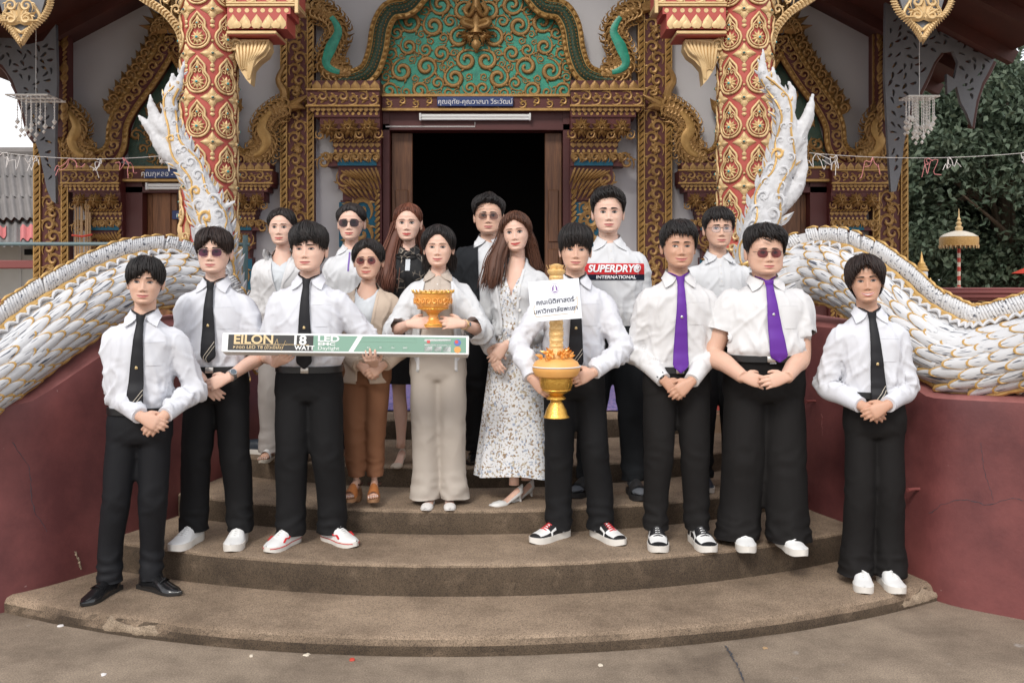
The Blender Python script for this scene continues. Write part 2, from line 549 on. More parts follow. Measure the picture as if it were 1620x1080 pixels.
# surroundings
mat('corrugated', (.22, .20, .19), .9, noise=(1.5, .5, 8), col2=(.13, .12, .115), bump=(30, .2, .01))
mat('corrugated_pink', (.55, .16, .15), .8, noise=(2, .5, 6), col2=(.45, .13, .13))
mat('white_wall', (.62, .61, .58), .85, noise=(1.2, .5, 7), col2=(.50, .49, .46))
mat('pipe_teal', (.13, .17, .18), .5, noise=(6, .4), col2=(.08, .15, .16))
mat('coping_red', (.22, .06, .055), .6)
mat('trunk', (.10, .075, .05), .9, bump=(20, .7, .02))
def leafmat(name, a, b):
    m = mat(name, a, .5, spec=.35)
    t, bs, N = nodes_of(m)
    geo = N('ShaderNodeNewGeometry')
    r = N('ShaderNodeValToRGB')
    r.color_ramp.elements[0].color = (*a, 1); r.color_ramp.elements[1].color = (*b, 1)
    t.links.new(geo.outputs['Random Per Island'], r.inputs['Fac'])
    t.links.new(r.outputs['Color'], bs.inputs['Base Color'])
    tr = N('ShaderNodeBsdfTranslucent'); tr.inputs['Color'].default_value = (*[c * 1.1 for c in b], 1)
    ms = N('ShaderNodeMixShader'); ms.inputs[0].default_value = .2
    o = t.nodes['Material Output']
    t.links.new(bs.outputs[0], ms.inputs[1]); t.links.new(tr.outputs[0], ms.inputs[2]); t.links.new(ms.outputs[0], o.inputs['Surface'])
leafmat('leaf_dark', (.04, .065, .045), (.085, .12, .08))
leafmat('leaf_mid', (.05, .08, .05), (.12, .155, .10))
mat('paint_red', (.55, .06, .035), .5)
mat('cloth_gold', (.55, .33, .11), .6, noise=(60, .4), col2=(.4, .22, .06))
mat('crystal', (.86, .84, .80), .15, spec=.9)
mat('thread_white', (.75, .72, .70), .8)
mat('thread_pink', (.70, .28, .28), .8)
mat('bamboo', (.42, .27, .14), .6)

# people
def skin(name, c):
    m = mat(name, c, .5, sss=.12, noise=(18, .6, 4), col2=[c[0] * .93, c[1] * .88, c[2] * .86], bump=(350, .12, .001))
    return m
skin('skin_fair', (.74, .49, .385)); skin('skin_light', (.67, .42, .31)); skin('skin_mid', (.58, .335, .23)); skin('skin_tan', (.46, .25, .155))
def cloth(name, c, rough=.85, sc=600, st=.15, sheen=.0, col2=None):
    mat(name, c, rough, sheen=sheen, spec=.25, noise=(5, .8, 3), col2=col2 or [k * .95 for k in c], bump=(sc, st, .0015))
cloth('shirt_white', (.675, .685, .73)); cloth('shirt_white_warm', (.68, .675, .68)); cloth('cardigan_white', (.65, .66, .675), .9, 250, .4)
cloth('polo_white', (.66, .67, .69), .9, 350, .25)
cloth('black_cloth', (.0085, .0085, .0095), .8); cloth('black_cloth_b', (.010, .0105, .013), .7); cloth('black_brown', (.0095, .0085, .0085), .8)
cloth('black_knit', (.016, .018, .021), .9)
cloth('tie_black', (.017, .017, .02), .6, 900, .2); cloth('tie_purple', (.125, .03, .30), .55, 900, .2)
cloth('beige_trouser', (.47, .42, .37)); cloth('beige_polo', (.50, .43, .37)); cloth('grey_trouser', (.36, .33, .31))
cloth('cream_knit', (.58, .47, .375), .95, 160, .7); cloth('brown_trouser', (.22, .10, .052)); cloth('white_top', (.62, .65, .68))
cloth('purple_trim', (.22, .14, .42)); cloth('navy_trim', (.10, .12, .2)); cloth('skirt_black', (.013, .013, .014))
cloth('sock_grey', (.13, .14, .16)); cloth('red_band', (.60, .03, .035)); cloth('navy_band', (.012, .016, .035))
# floral dress: small sprigs
m = mat('floral', (.70, .71, .73), .85, spec=.2)
t, bs, N = nodes_of(m)
tcn = N('ShaderNodeTexCoord')
v = N('ShaderNodeTexVoronoi'); v.inputs['Scale'].default_value = 62
n = N('ShaderNodeTexNoise'); n.inputs['Scale'].default_value = 75; n.inputs['Detail'].default_value = 3
t.links.new(tcn.outputs['Object'], v.inputs['Vector']); t.links.new(tcn.outputs['Object'], n.inputs['Vector'])
sc = N('ShaderNodeSeparateColor'); t.links.new(v.outputs['Color'], sc.inputs[0])
r = N('ShaderNodeValToRGB'); e = r.color_ramp.elements; r.color_ramp.interpolation = 'CONSTANT'
e[0].position = 0; e[0].color = (.30, .21, .13, 1); e[1].position = .38; e[1].color = (.33, .38, .48, 1)
k = e.new(.68); k.color = (.46, .40, .30, 1)
t.links.new(sc.outputs[0], r.inputs['Fac'])
r2 = N('ShaderNodeValToRGB'); r2.color_ramp.elements[0].position = .52; r2.color_ramp.elements[1].position = .57
t.links.new(n.outputs['Fac'], r2.inputs['Fac'])
mx = N('ShaderNodeMix'); mx.data_type = 'RGBA'; mx.inputs['A'].default_value = (.72, .73, .75, 1)
t.links.new(r2.outputs['Color'], mx.inputs['Factor']); t.links.new(r.outputs['Color'], mx.inputs['B'])
t.links.new(mx.outputs['Result'], bs.inputs['Base Color'])
# black blouse with pale sketchy lines
m = mat('black_print', (.014, .014, .015), .7, spec=.3)
t, bs, N = nodes_of(m)
tcn = N('ShaderNodeTexCoord')
v = N('ShaderNodeTexVoronoi'); v.feature = 'DISTANCE_TO_EDGE'; v.inputs['Scale'].default_value = 22
n = N('ShaderNodeTexNoise'); n.inputs['Scale'].default_value = 14
t.links.new(tcn.outputs['Object'], v.inputs['Vector']); t.links.new(tcn.outputs['Object'], n.inputs['Vector'])
r = N('ShaderNodeValToRGB'); r.color_ramp.elements[0].position = .02; r.color_ramp.elements[0].color = (1, 1, 1, 1); r.color_ramp.elements[1].position = .07; r.color_ramp.elements[1].color = (0, 0, 0, 1)
t.links.new(v.outputs['Distance'], r.inputs['Fac'])
r2 = N('ShaderNodeValToRGB'); r2.color_ramp.elements[0].position = .45; r2.color_ramp.elements[1].position = .6
t.links.new(n.outputs['Fac'], r2.inputs['Fac'])
mm = N('ShaderNodeMath'); mm.operation = 'MULTIPLY'
t.links.new(r.outputs['Color'], mm.inputs[0]); t.links.new(r2.outputs['Color'], mm.inputs[1])
mx = N('ShaderNodeMix'); mx.data_type = 'RGBA'; mx.inputs['A'].default_value = (.014, .014, .015, 1); mx.inputs['B'].default_value = (.32, .27, .22, 1)
t.links.new(mm.outputs[0], mx.inputs['Factor']); t.links.new(mx.outputs['Result'], bs.inputs['Base Color'])

def hairmat(name, a, b):
    m = mat(name, a, .52, spec=.32)
    t, bs, N = nodes_of(m)
    geo = N('ShaderNodeNewGeometry'); r = N('ShaderNodeValToRGB')
    r.color_ramp.elements[0].color = (*a, 1); r.color_ramp.elements[1].color = (*b, 1)
    t.links.new(geo.outputs['Random Per Island'], r.inputs['Fac']); t.links.new(r.outputs['Color'], bs.inputs['Base Color'])
    bs.inputs['Anisotropic'].default_value = .5
hairmat('hair_black', (.008, .007, .007), (.026, .021, .02))
hairmat('hair_darkbrown', (.012, .007, .006), (.035, .02, .016))
hairmat('hair_brown', (.05, .022, .014), (.13, .055, .032))
hairmat('hair_auburn', (.07, .025, .015), (.17, .06, .035))
mat('brow', (.025, .018, .016), .8); mat('brow_soft', (.10, .06, .045), .8)
mat('eye_white', (.52, .48, .46), .65, spec=.2); mat('iris', (.018, .011, .009), .1); mat('lash', (.012, .009, .009), .7)
mat('lip_man', (.53, .17, .155), .45); mat('lip_red', (.56, .075, .07), .35); mat('lip_coral', (.58, .15, .13), .35); mat('lip_line', (.14, .04, .035), .6)
mat('teeth', (.80, .77, .72), .3)
mat('shoe_black', (.010, .010, .011), .18, spec=.6, coat=.3); mat('sole_black', (.018, .016, .015), .6)
mat('sneaker_white', (.80, .80, .79), .45); mat('sole_white', (.74, .71, .66), .55); mat('sole_cream', (.62, .56, .47), .6)
mat('sneaker_black', (.016, .016, .018), .45); mat('sneaker_red', (.60, .025, .03), .5)
mat('flat_white', (.74, .72, .70), .4); mat('pump_nude', (.66, .56, .46), .35); mat('pump_white', (.76, .75, .73), .35)
mat('clog_tan', (.46, .17, .055), .4); mat('clog_wood', (.32, .17, .085), .55); mat('strap_brown', (.06, .025, .015), .5); mat('slide_black', (.02, .019, .02), .6)
mat('shoe_navy', (.03, .04, .055), .4)
mat('nail', (.72, .50, .44), .3); mat('nail_white', (.8, .74, .72), .25)
mat('belt_black', (.012, .012, .013), .35); mat('silver', (.62, .62, .62), .28, .9); mat('buckle', (.55, .52, .48), .35, .8)
mat('watch_black', (.012, .012, .013), .3); mat('watch_face', (.10, .13, .16), .1, coat=.5); mat('strap_white', (.78, .75, .72), .5); mat('watch_gold', (.6, .42, .22), .3, .7)
mat('pin_gold', (.72, .55, .28), .35, .6); mat('pearl', (.8, .78, .74), .2); mat('stripe', (.62, .56, .46), .7)
mat('frame_gold', (.55, .40, .33), .3, .8); mat('frame_dark', (.05, .04, .04), .35)
def lens(name, c, a):
    m = bpy.data.materials.new(name); m.use_nodes = True
    t = m.node_tree; t.nodes.clear()
    o = t.nodes.new('ShaderNodeOutputMaterial'); g = t.nodes.new('ShaderNodeBsdfGlossy'); tr = t.nodes.new('ShaderNodeBsdfTransparent')
    g.inputs['Roughness'].default_value = .03; g.inputs['Color'].default_value = (.9, .9, .95, 1)
    tr.inputs['Color'].default_value = (*c, 1)
    ms = t.nodes.new('ShaderNodeMixShader'); ms.inputs[0].default_value = a
    t.links.new(tr.outputs[0], ms.inputs[1]); t.links.new(g.outputs[0], ms.inputs[2]); t.links.new(ms.outputs[0], o.inputs['Surface'])
    MATS[name] = m
lens('lens_violet', (.50, .27, .45), .035); lens('lens_smoke', (.36, .26, .32), .035); lens('lens_rose', (.62, .38, .39), .035)
lens('lens_grey', (.66, .58, .55), .03); lens('lens_clear', (.97, .97, .985), .06)

# carried things
mat('card_white', (.80, .81, .80), .5); mat('print_black', (.014, .013, .013), .4); mat('print_green', (.19, .34, .26), .45); mat('print_green_light', (.30, .45, .36), .45)
mat('print_gold', (.72, .53, .28), .4); mat('print_blue', (.10, .16, .45), .5); mat('print_orange', (.75, .33, .09), .5); mat('print_red', (.6, .08, .07), .5)
mat('offering_gold', (.82, .50, .11), .22, .75, noise=(90, .4), col2=(.70, .38, .07), bump=(160, .6, .004))
mat('offering_orange', (.80, .31, .055), .25, .25, noise=(60, .5), col2=(.88, .44, .11), bump=(120, .5, .004), coat=.3)
mat('candle_wax', (.80, .43, .14), .5, sss=.1, noise=(8, .5), col2=(.74, .36, .09))
mat('candle_pale', (.76, .46, .16), .4, .15, noise=(40, .5), col2=(.82, .56, .25), bump=(120, .7, .005))
mat('plum', (.23, .09, .36), .5); mat('plum_pale', (.66, .60, .72), .6); mat('ink', (.03, .035, .07), .6); mat('paper', (.80, .83, .88), .55)
# ---------------------------------------------------------------- ground and steps
mb = MB()
g = np.linspace(-1, 1, 9)
P = np.array([[(x * 60, 8 + y * 60, 0) for x in g] for y in g])
mb.grid(P)
obj('ground', mb, 'concrete', kind='structure')
# old joint and cracks in the concrete: shallow dark strips of dirt
AX = -.31                                  # axis of the stair and the temple
YC = 8.8
STEP_Z = [0.0, .08, .236, .368, .495, .639]
STEP_D = [None, 4.13, 4.67, 5.22, 5.78, 6.74]

def step(k, xl, xr, Rr):
    yc = STEP_D[k] + Rr
    n = 150
    a0, a1 = math.asin(max(-.99, (xl - AX) / Rr)), math.asin(min(.99, (xr - AX) / Rr))
    A = np.linspace(a0, a1, n)
    zb, zt = STEP_Z[k - 1] - .01, STEP_Z[k]
    q = .035 if k == 1 else .014
    prof = [(0, zb), (0, zb + (zt - q - zb) * .5), (0, zt - q), (q * .3, zt - q * .3), (q, zt), (q + .06, zt)]
    rows = []
    for dr, z in prof:
        r = Rr - dr
        X = AX + r * np.sin(A); Y = yc - r * np.cos(A)
        nz = pn(np.stack([A * 14, np.full(n, z * 9), np.full(n, k * 3.1)], 1)) * .006 + pn(np.stack([A * 50, np.full(n, z * 30), np.full(n, k * 7.7)], 1)) * .003
        if k == 1:   # broken corners of the lowest step
            for c0, wd, am in ((-1.78, .22, .030), (2.12, .15, .035), (-2.3, .15, .012)):
                nz += am * np.exp(-((X - c0) / wd) ** 4) * (z > .03) * (.6 + 1.2 * pn(np.stack([A * 90, np.full(n, 5.), np.full(n, z * 20)], 1)))
        rows.append(np.stack([X + nz * np.sin(A) * -1, Y + nz * np.cos(A), np.full(n, z)], 1))
    X = AX + (Rr - q - .06) * np.sin(A)
    rows.append(np.stack([X, np.full(n, 7.3) if k < 5 else np.full(n, 8.2), np.full(n, zt)], 1))
    mb = MB().grid(np.array(rows))
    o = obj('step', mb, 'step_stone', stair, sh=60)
    return o
stair = bpy.data.objects.new('stair', None)
C.objects.link(stair); WM['stair'] = Matrix.Identity(4)
stair['kind'] = 'structure'
step(1, -2.85, 2.42, 4.67)
step(2, -2.45, 2.12, 4.13)
step(3, -2.2, 1.98, 3.58)
step(4, -2.0, 1.9, 3.02)
step(5, -2.0, 1.9, 4.6)
# bare mortar showing where the nosing of the lowest step has broken off
def mortar(x0, x1, seed):
    n = 26
    Rr = 4.67; yc = 4.13 + Rr
    mb = MB()
    X = np.linspace(x0, x1, n)
    a = np.arcsin((X - AX) / Rr)
    rows = []
    u = np.linspace(0, 1, n)
    env = np.minimum(1, 4 * np.minimum(u, 1 - u)) ** .6
    for j, (dz, o) in enumerate(((.0, .030), (.35, .034), (.75, .022), (1.0, .002))):
        h = .012 + .05 * dz * env * (1 + 1.0 * pn(np.stack([X * 14, np.full(n, j * 2.), np.full(n, seed)], 1)))
        oo = o * (.3 + .7 * env) + .008 * pn(np.stack([X * 40, np.full(n, j * 5.), np.full(n, seed + 3.)], 1)) - .03
        rows.append(np.stack([AX + (Rr + oo) * np.sin(a), yc - (Rr + oo) * np.cos(a), h], 1))
    rows.append(np.stack([AX + (Rr - .12) * np.sin(a), yc - (Rr - .12) * np.cos(a), rows[-1][:, 2] - .004], 1))
    obj('broken_edge', MB().grid(np.array(rows)), 'mortar', stair, sh=60)
mortar(-2.0, -1.53, 1.5)
mortar(1.86, 2.27, 8.5)

# landing in front of the doors, with mats
mb = MB()
mb.box((AX, 10.4, .3165), (9.4, 6.7, .633))
obj('porch_floor', mb, 'tile_floor', smooth=False, kind='structure')
mb = MB(); mb.box((AX, 8.35, .652), (3.3, 2.4, .012), bev=.004)
tag(obj('floor_mat', mb, 'mat_blue'), 'blue and violet woven mat spread on the porch floor before the door', 'mat')

# ---------------------------------------------------------------- flared balustrade walls
def balustrade(name, pts, ztop, side, label, cracks):
    P = lerp_path([(x, y, 0) for x, y in pts], 60)
    T, N_, B = frames(P)
    out = np.stack([-T[:, 1], T[:, 0], np.zeros(len(P))], 1) * (1 if side < 0 else -1)
    out *= np.sign(out[:, :1] * side + 1e-9)
    z = np.interp(P[:, 1], [a for a, b in ztop], [b for a, b in ztop])
    rows = []
    nz = np.stack([pn(np.stack([P[:, 1] * 2.5, np.full(len(P), k * 1.7), np.zeros(len(P))], 1)) for k in range(12)], 1) * .012
    # inner face with a slight batter, rounded shoulder, ledge, outer face
    prof = [(-.03, 0), (-.022, .2), (-.015, .4), (-.008, .6), (0, .8), (.004, .94), (.012, .985), (.04, 1.0), (.2, 1.012), (.42, 1.0), (.46, .97), (.48, 0)]
    for j, (o, f) in enumerate(prof):
        Q = P + out * (o + nz[:, j:j + 1])
        Q[:, 2] = z * f - (.02 if f == 0 else 0)
        rows.append(Q)
    G = np.array(rows)
    mb = MB()
    mb.grid(G[:7], 0, flip=side < 0)
    mb.grid(G[6:11], 1, flip=side < 0)
    mb.grid(G[10:], 0, flip=side < 0)
    n = len(prof)
    for e in (0, -1):
        V = G[:, e]
        mb.add(V, [tuple(range(n))])
    o = tag(obj(name, mb, ['balustrade_red', 'ledge_pink'], sh=50), label, 'wall')
    bv = BVHTree.FromPolygons(mb.verts().tolist(), mb.f)
    # hairline cracks and drip stains in the plaster, laid on the real surface
    for k, (cr_, m_, wd) in enumerate(cracks):
        pts = []
        Q = lerp_path([(x, y, 0) for x, y in cr_], 36)
        for q in Q:
            dv = W(q[0] + random.uniform(-1.2, 1.2), q[1] + random.uniform(-1.2, 1.2), 1.0) - Vector((0, 0, CAM_H))
            h = bv.ray_cast(Vector((0, 0, CAM_H)), dv.normalized())
            if h[0] is not None: pts.append(np.array(h[0] - dv.normalized() * .0006))
        if len(pts) > 4: obj('wall_crack', MB().tube(pts, [wd * random.uniform(.4, 1.2) for _ in pts], 4), m_, o)
    return o
WL = [(-3.45, 4.1), (-2.585, 4.65), (-2.26, 5.05), (-2.03, 5.57), (-1.88, 6.1), (-1.8, 6.7), (-1.8, 7.1)]
WR = [(3.2, 4.05), (2.49, 4.6), (2.22, 4.82), (2.11, 5.11), (1.91, 5.57), (1.82, 5.86), (1.75, 6.3), (1.72, 7.1)]
balustrade('balustrade_wall', WL, [(4, .88), (4.8, 1.04), (5.1, 1.23), (5.5, 1.38), (6, 1.40), (7.2, 1.42)], -1,
           'dark red plastered stair wall under the naga behind the leftmost man',
           [([(20, 700), (46, 742), (52, 800), (75, 840)], 'naga_dark', .0016), ([(118, 872), (124, 884), (128, 900)], 'mortar', .006)])
balustrade('balustrade_wall', WR, [(4, 1.08), (4.75, 1.05), (4.95, 1.04), (5.15, 1.12), (5.35, 1.27), (5.6, 1.37), (7.2, 1.40)], 1,
           'dark red plastered stair wall with a thin crack behind the rightmost man',
           [([(1470, 812), (1495, 796), (1530, 790), (1562, 798), (1600, 788), (1625, 792)], 'naga_dark', .0016), ([(1552, 700), (1558, 745), (1572, 792)], 'naga_dark', .0012), ([(1300, 655), (1301, 690)], 'ledge_pink', .0016)])
# small red bracket stubs left in the right wall
for px, py, d in ((1285, 634, 5.75), (1447, 773, 4.98)):
    p = W(px, py, d)
    mb = MB(); mb.tube([p + Vector((.03, 0, 0)), p, p + Vector((-.05, -.03, 0))], [.008, .008, .011], 8)
    tag(obj('pipe_stub', mb, 'coping_red'), 'short red pipe stub sticking out of the right stair wall, ' + ('near the large man' if px < 1400 else 'right of the rightmost man'), 'pipe')

# ---------------------------------------------------------------- nagas
def scale_mesh():
    """one body scale: fluted white plate, rounded tip at +Y, gold rim; X across, Y along, Z out"""
    mb = MB()
    nu, nv = 9, 7
    Wd, Ln = .098, .175
    G = np.zeros((nv, nu, 3))
    for j in range(nv):
        for i in range(nu):
            u = -1 + 2 * i / (nu - 1); v = j / (nv - 1)
            tip = (1 - .26 * abs(u) ** 2.6) if v > .5 else 1
            y = Ln * v * tip - .02
            wx = Wd / 2 * (.94 + .06 * math.sin(v * PI))
            if v > .8: wx *= 1 - (v - .8) * .9 * abs(u)
            z = .006 + .013 * v - .014 * u * u + (.003 if i % 2 else -.001) * (v < .85)
            G[j, i] = (u * wx, y, z)
    mb.grid(G, 0)
    rim = [G[j, 0] for j in range(1, nv)] + [G[-1, i] for i in range(1, nu - 1)] + [G[j, -1] for j in range(nv - 1, 0, -1)]
    n = len(rim)
    rad = [.0022 + .0050 * math.exp(-((k - (n - 1) / 2) / (n / 5.2)) ** 2) for k in range(n)]
    mb.tube(rim, rad, 5, 1)
    low = [p + np.array([0, .006 if 5 < k < n - 6 else 0, -.014]) for k, p in enumerate(rim)]
    mb.grid(np.array([rim, low]), 1)
    me = to_mesh('scale', mb)
    sharp(me, 60)
    me.materials.append(MATS['naga_scale']); me.materials.append(MATS['naga_gold'])
    return me
SCALE = scale_mesh()
def crest_mesh():
    mb = MB()
    for k in range(5):
        x = -.032 + .016 * k
        pts = [(x, 0, 0), (x + .002, -.012, .035), (x + .008, -.018, .07), (x + .02, -.012, .105)]
        mb.tube(pts, [.0085, .0105, .0105, .007], 6, 0, up=(0, 1, 0))
    mb.tube([(-.03, -.008, .108), (0, -.010, .116), (.05, -.008, .110)], [.006, .008, .005], 6, 1)
    me = to_mesh('crest_plate', mb)
    me.materials.append(MATS['naga_scale']); me.materials.append(MATS['naga_gold'])
    return me
CREST = crest_mesh()

def naga(pts, r, label, flip):
    """body wound along pts from front to tail"""
    P = lerp_path([W(*p) for p in pts], 90)
    T, N_, B = frames(P, (0, 0, 1))
    # keep 'up' truly up: recompute the side vector pointing towards the stair / camera
    side = np.cross(T, np.array([0, 0, 1.]))
    side /= np.linalg.norm(side, axis=1)[:, None]
    if flip: side = -side
    up = np.cross(side, T) * (1 if not flip else -1)
    up *= np.sign(up[:, 2:3])
    base = W(*pts[2]); base.z = 1.0
    root = thing('naga_balustrade', label, 'naga', base)
    a = np.arange(28) * 2 * PI / 28
    rr = [P[i] + r * (np.cos(a)[:, None] * side[i] + np.sin(a)[:, None] * up[i]) for i in range(len(P))]
    mb = MB().rings(rr)
    obj('body', mb, 'naga_white', root)
    L = np.concatenate([[0], np.cumsum(np.linalg.norm(np.diff(P, axis=0), axis=1))])
    def at(s, ang, rad):
        c = np.array([np.interp(s, L, P[:, k]) for k in range(3)])
        t_ = unit([np.interp(s, L, T[:, k]) for k in range(3)])
        sd = unit([np.interp(s, L, side[:, k]) for k in range(3)])
        u_ = unit([np.interp(s, L, up[:, k]) for k in range(3)])
        n_ = math.cos(ang) * sd + math.sin(ang) * u_
        return c + n_ * rad, t_, n_
    sp = .132
    rows = 7
    a0, a1 = R(-50), R(54)
    cnt = 0
    for j in range(rows):
        ang = a0 + (a1 - a0) * j / (rows - 1)
        s = .03 + (sp / 2 if j % 2 else 0)
        while s < L[-1] - .05:
            p, t_, n_ = at(s + random.uniform(-.006, .006), ang, r - .002)
            x = np.cross(t_, n_)
            k = .68 * (r / .18) * random.uniform(.96, 1.04)
            tw = random.uniform(-.05, .05)
            t2 = unit(t_ + x * tw); x2 = np.cross(t2, n_)
            M = Mx(p, x2 * k, t2 * 1.0, n_ * 1.0)
            obj('scale', SCALE, None, root, basis=M)
            cnt += 1
            s += sp
    # gold ridge cords below the crest and along the belly
    S_ = np.linspace(0.0, L[-1], 110)
    for nm, ang, rad, q in (('ridge_cord', 78, r + .012, .014), ('belly_cord', -62, r + .004, .015)):
        pp = [at(s, R(ang), rad + .003 * math.sin(s * 60))[0] for s in S_]
        obj(nm, MB().tube(pp, q, 7), 'naga_gold', root)
    # a row of little rolled tongues between ridge and scales
    mb = MB()
    for s in np.arange(.02, L[-1] - .05, .07):
        pp = [at(s + .075 * v, R(62 + 9 * math.sin(v * PI)), r + .012 + .01 * math.sin(v * PI))[0] for v in np.linspace(0, 1, 6)]
        mb.tube(pp, [.004, .009, .012, .012, .009, .004], 6, 0)
        pp = [at(s + .03 + .07 * v, R(69), r + .02)[0] for v in np.linspace(0, 1, 5)]
        mb.tube(pp, [.003, .006, .007, .006, .003], 5, 1)
    obj('neck_tongues', mb, ['naga_white', 'naga_gold'], root)
    # belly bands
    mb = MB()
    for s in np.arange(.05, L[-1] - .05, .11):
        pp = [at(s + .02 * v, R(-66 - 50 * v), r + .003)[0] for v in np.linspace(0, 1, 7)]
        mb.tube(pp, .006, 5)
    obj('belly_bands', mb, 'naga_gold', root)
    mb = MB(); rows_ = []
    for hgt, th_ in ((0, .03), (.05, .026), (.095, .012), (.095, -.006), (0, -.02)):
        rows_.append([at(q, R(88), r - .01 + hgt)[0] + np.array([0, th_, 0]) for q in np.linspace(0, L[-1], 60)])
    mb.grid(np.array(rows_)); obj('crest', mb, 'naga_white', root)
    s = .0
    while s < L[-1] - .03:
        p, t_, n_ = at(s, R(88), r - .008)
        sd = np.cross(n_, t_)
        k = random.uniform(.96, 1.06)
        y = np.cross(n_, t_)
        if y @ (np.array([0, 0, 1.65]) - p) < 0 or True:
            toc = np.array([0., 0, 1.2]) - p
            y = y if y @ toc < 0 else -y
        M = Mx(p, t_ * 1.02, y, n_ * k)
        obj('crest_plate', CREST, None, root, basis=M)
        s += .070
    return root
nL = naga([(-130, 672, 4.4), (-60, 622, 4.6), (0, 580, 4.8), (50, 542, 4.95), (100, 507, 5.1), (150, 476, 5.3), (200, 455, 5.5), (240, 445, 5.68), (275, 446, 5.82), (312, 468, 6.0), (342, 515, 6.1), (362, 580, 6.2)], .17,
          'white and gold scaled naga body arching behind the two leftmost men', False)
nR = naga([(1720, 535, 4.5), (1620, 560, 4.75), (1534, 570, 4.95), (1462, 535, 5.15), (1409, 486, 5.35), (1346, 443, 5.6), (1300, 434, 5.85), (1262, 446, 5.95), (1228, 480, 6.05), (1205, 550, 6.15)], .185,
          'white and gold scaled naga body arching behind the two rightmost men', True)

def curl_mb(turns=1.35, n=20, thick=.2, sides=6, depth=.16, tail=True):
    """flame scroll (kranok): tapering spiral with a pointed tail, radius about 1, in the XZ plane, raised towards -Y"""
    mb = MB()
    th = np.linspace(0, turns * 2 * PI, n)
    rr = .80 * (1 - th / th[-1]) ** .75 + .14
    pts = np.stack([rr * np.cos(th), -depth * (.25 + .75 * th / th[-1]), rr * np.sin(th)], 1)
    if tail:
        pre = np.array([[.78, 0, -.95], [.93, -.02, -.62], [.97, -.03, -.28]])
        pts = np.vstack([pre, pts])
    m = len(pts)
    s_ = np.linspace(0, 1, m)
    rad = thick * np.clip(np.sin(PI * (s_ * .8 + .06)), .12, 1)
    rad[-1] *= 1.3
    mb.tube(pts, rad, sides, up=(0, -1, 0), flat=.8)
    # two side leaves on the outside of the turn
    for k in (4, 7, 10):
        if k + 2 < m:
            c = pts[k]; o = unit([c[0], 0, c[2]]); t_ = unit(pts[k] - pts[k + 1])
            q = [c, c + o * .22 + t_ * .10 - np.array([0, .03, 0]), c + o * .34 + t_ * .36]
            mb.tube(q, [thick * .75, thick * .5, .02], 5, up=(0, -1, 0), flat=.7)
    return mb
CURL = curl_mb(1.3, 20, .23, 6, .2)
CURL_S = curl_mb(1.1, 12, .28, 5, .2)
def leaf_mb(n=5):
    """pointed leaf, base at origin, tip at z=1, half width .38, raised to -Y with a middle rib"""
    mb = MB()
    rows = []
    for k, (z, wd, o) in enumerate(((0, .2, .05), (.25, .38, .14), (.5, .36, .18), (.75, .2, .16), (1.0, .02, .06))):
        rows.append([(-wd, 0.02, z), (-wd * .55, -o * .5, z), (0, -o, z + .02), (wd * .55, -o * .5, z), (wd, 0.02, z)])
    return mb.grid(np.array(rows))
LEAF = leaf_mb()

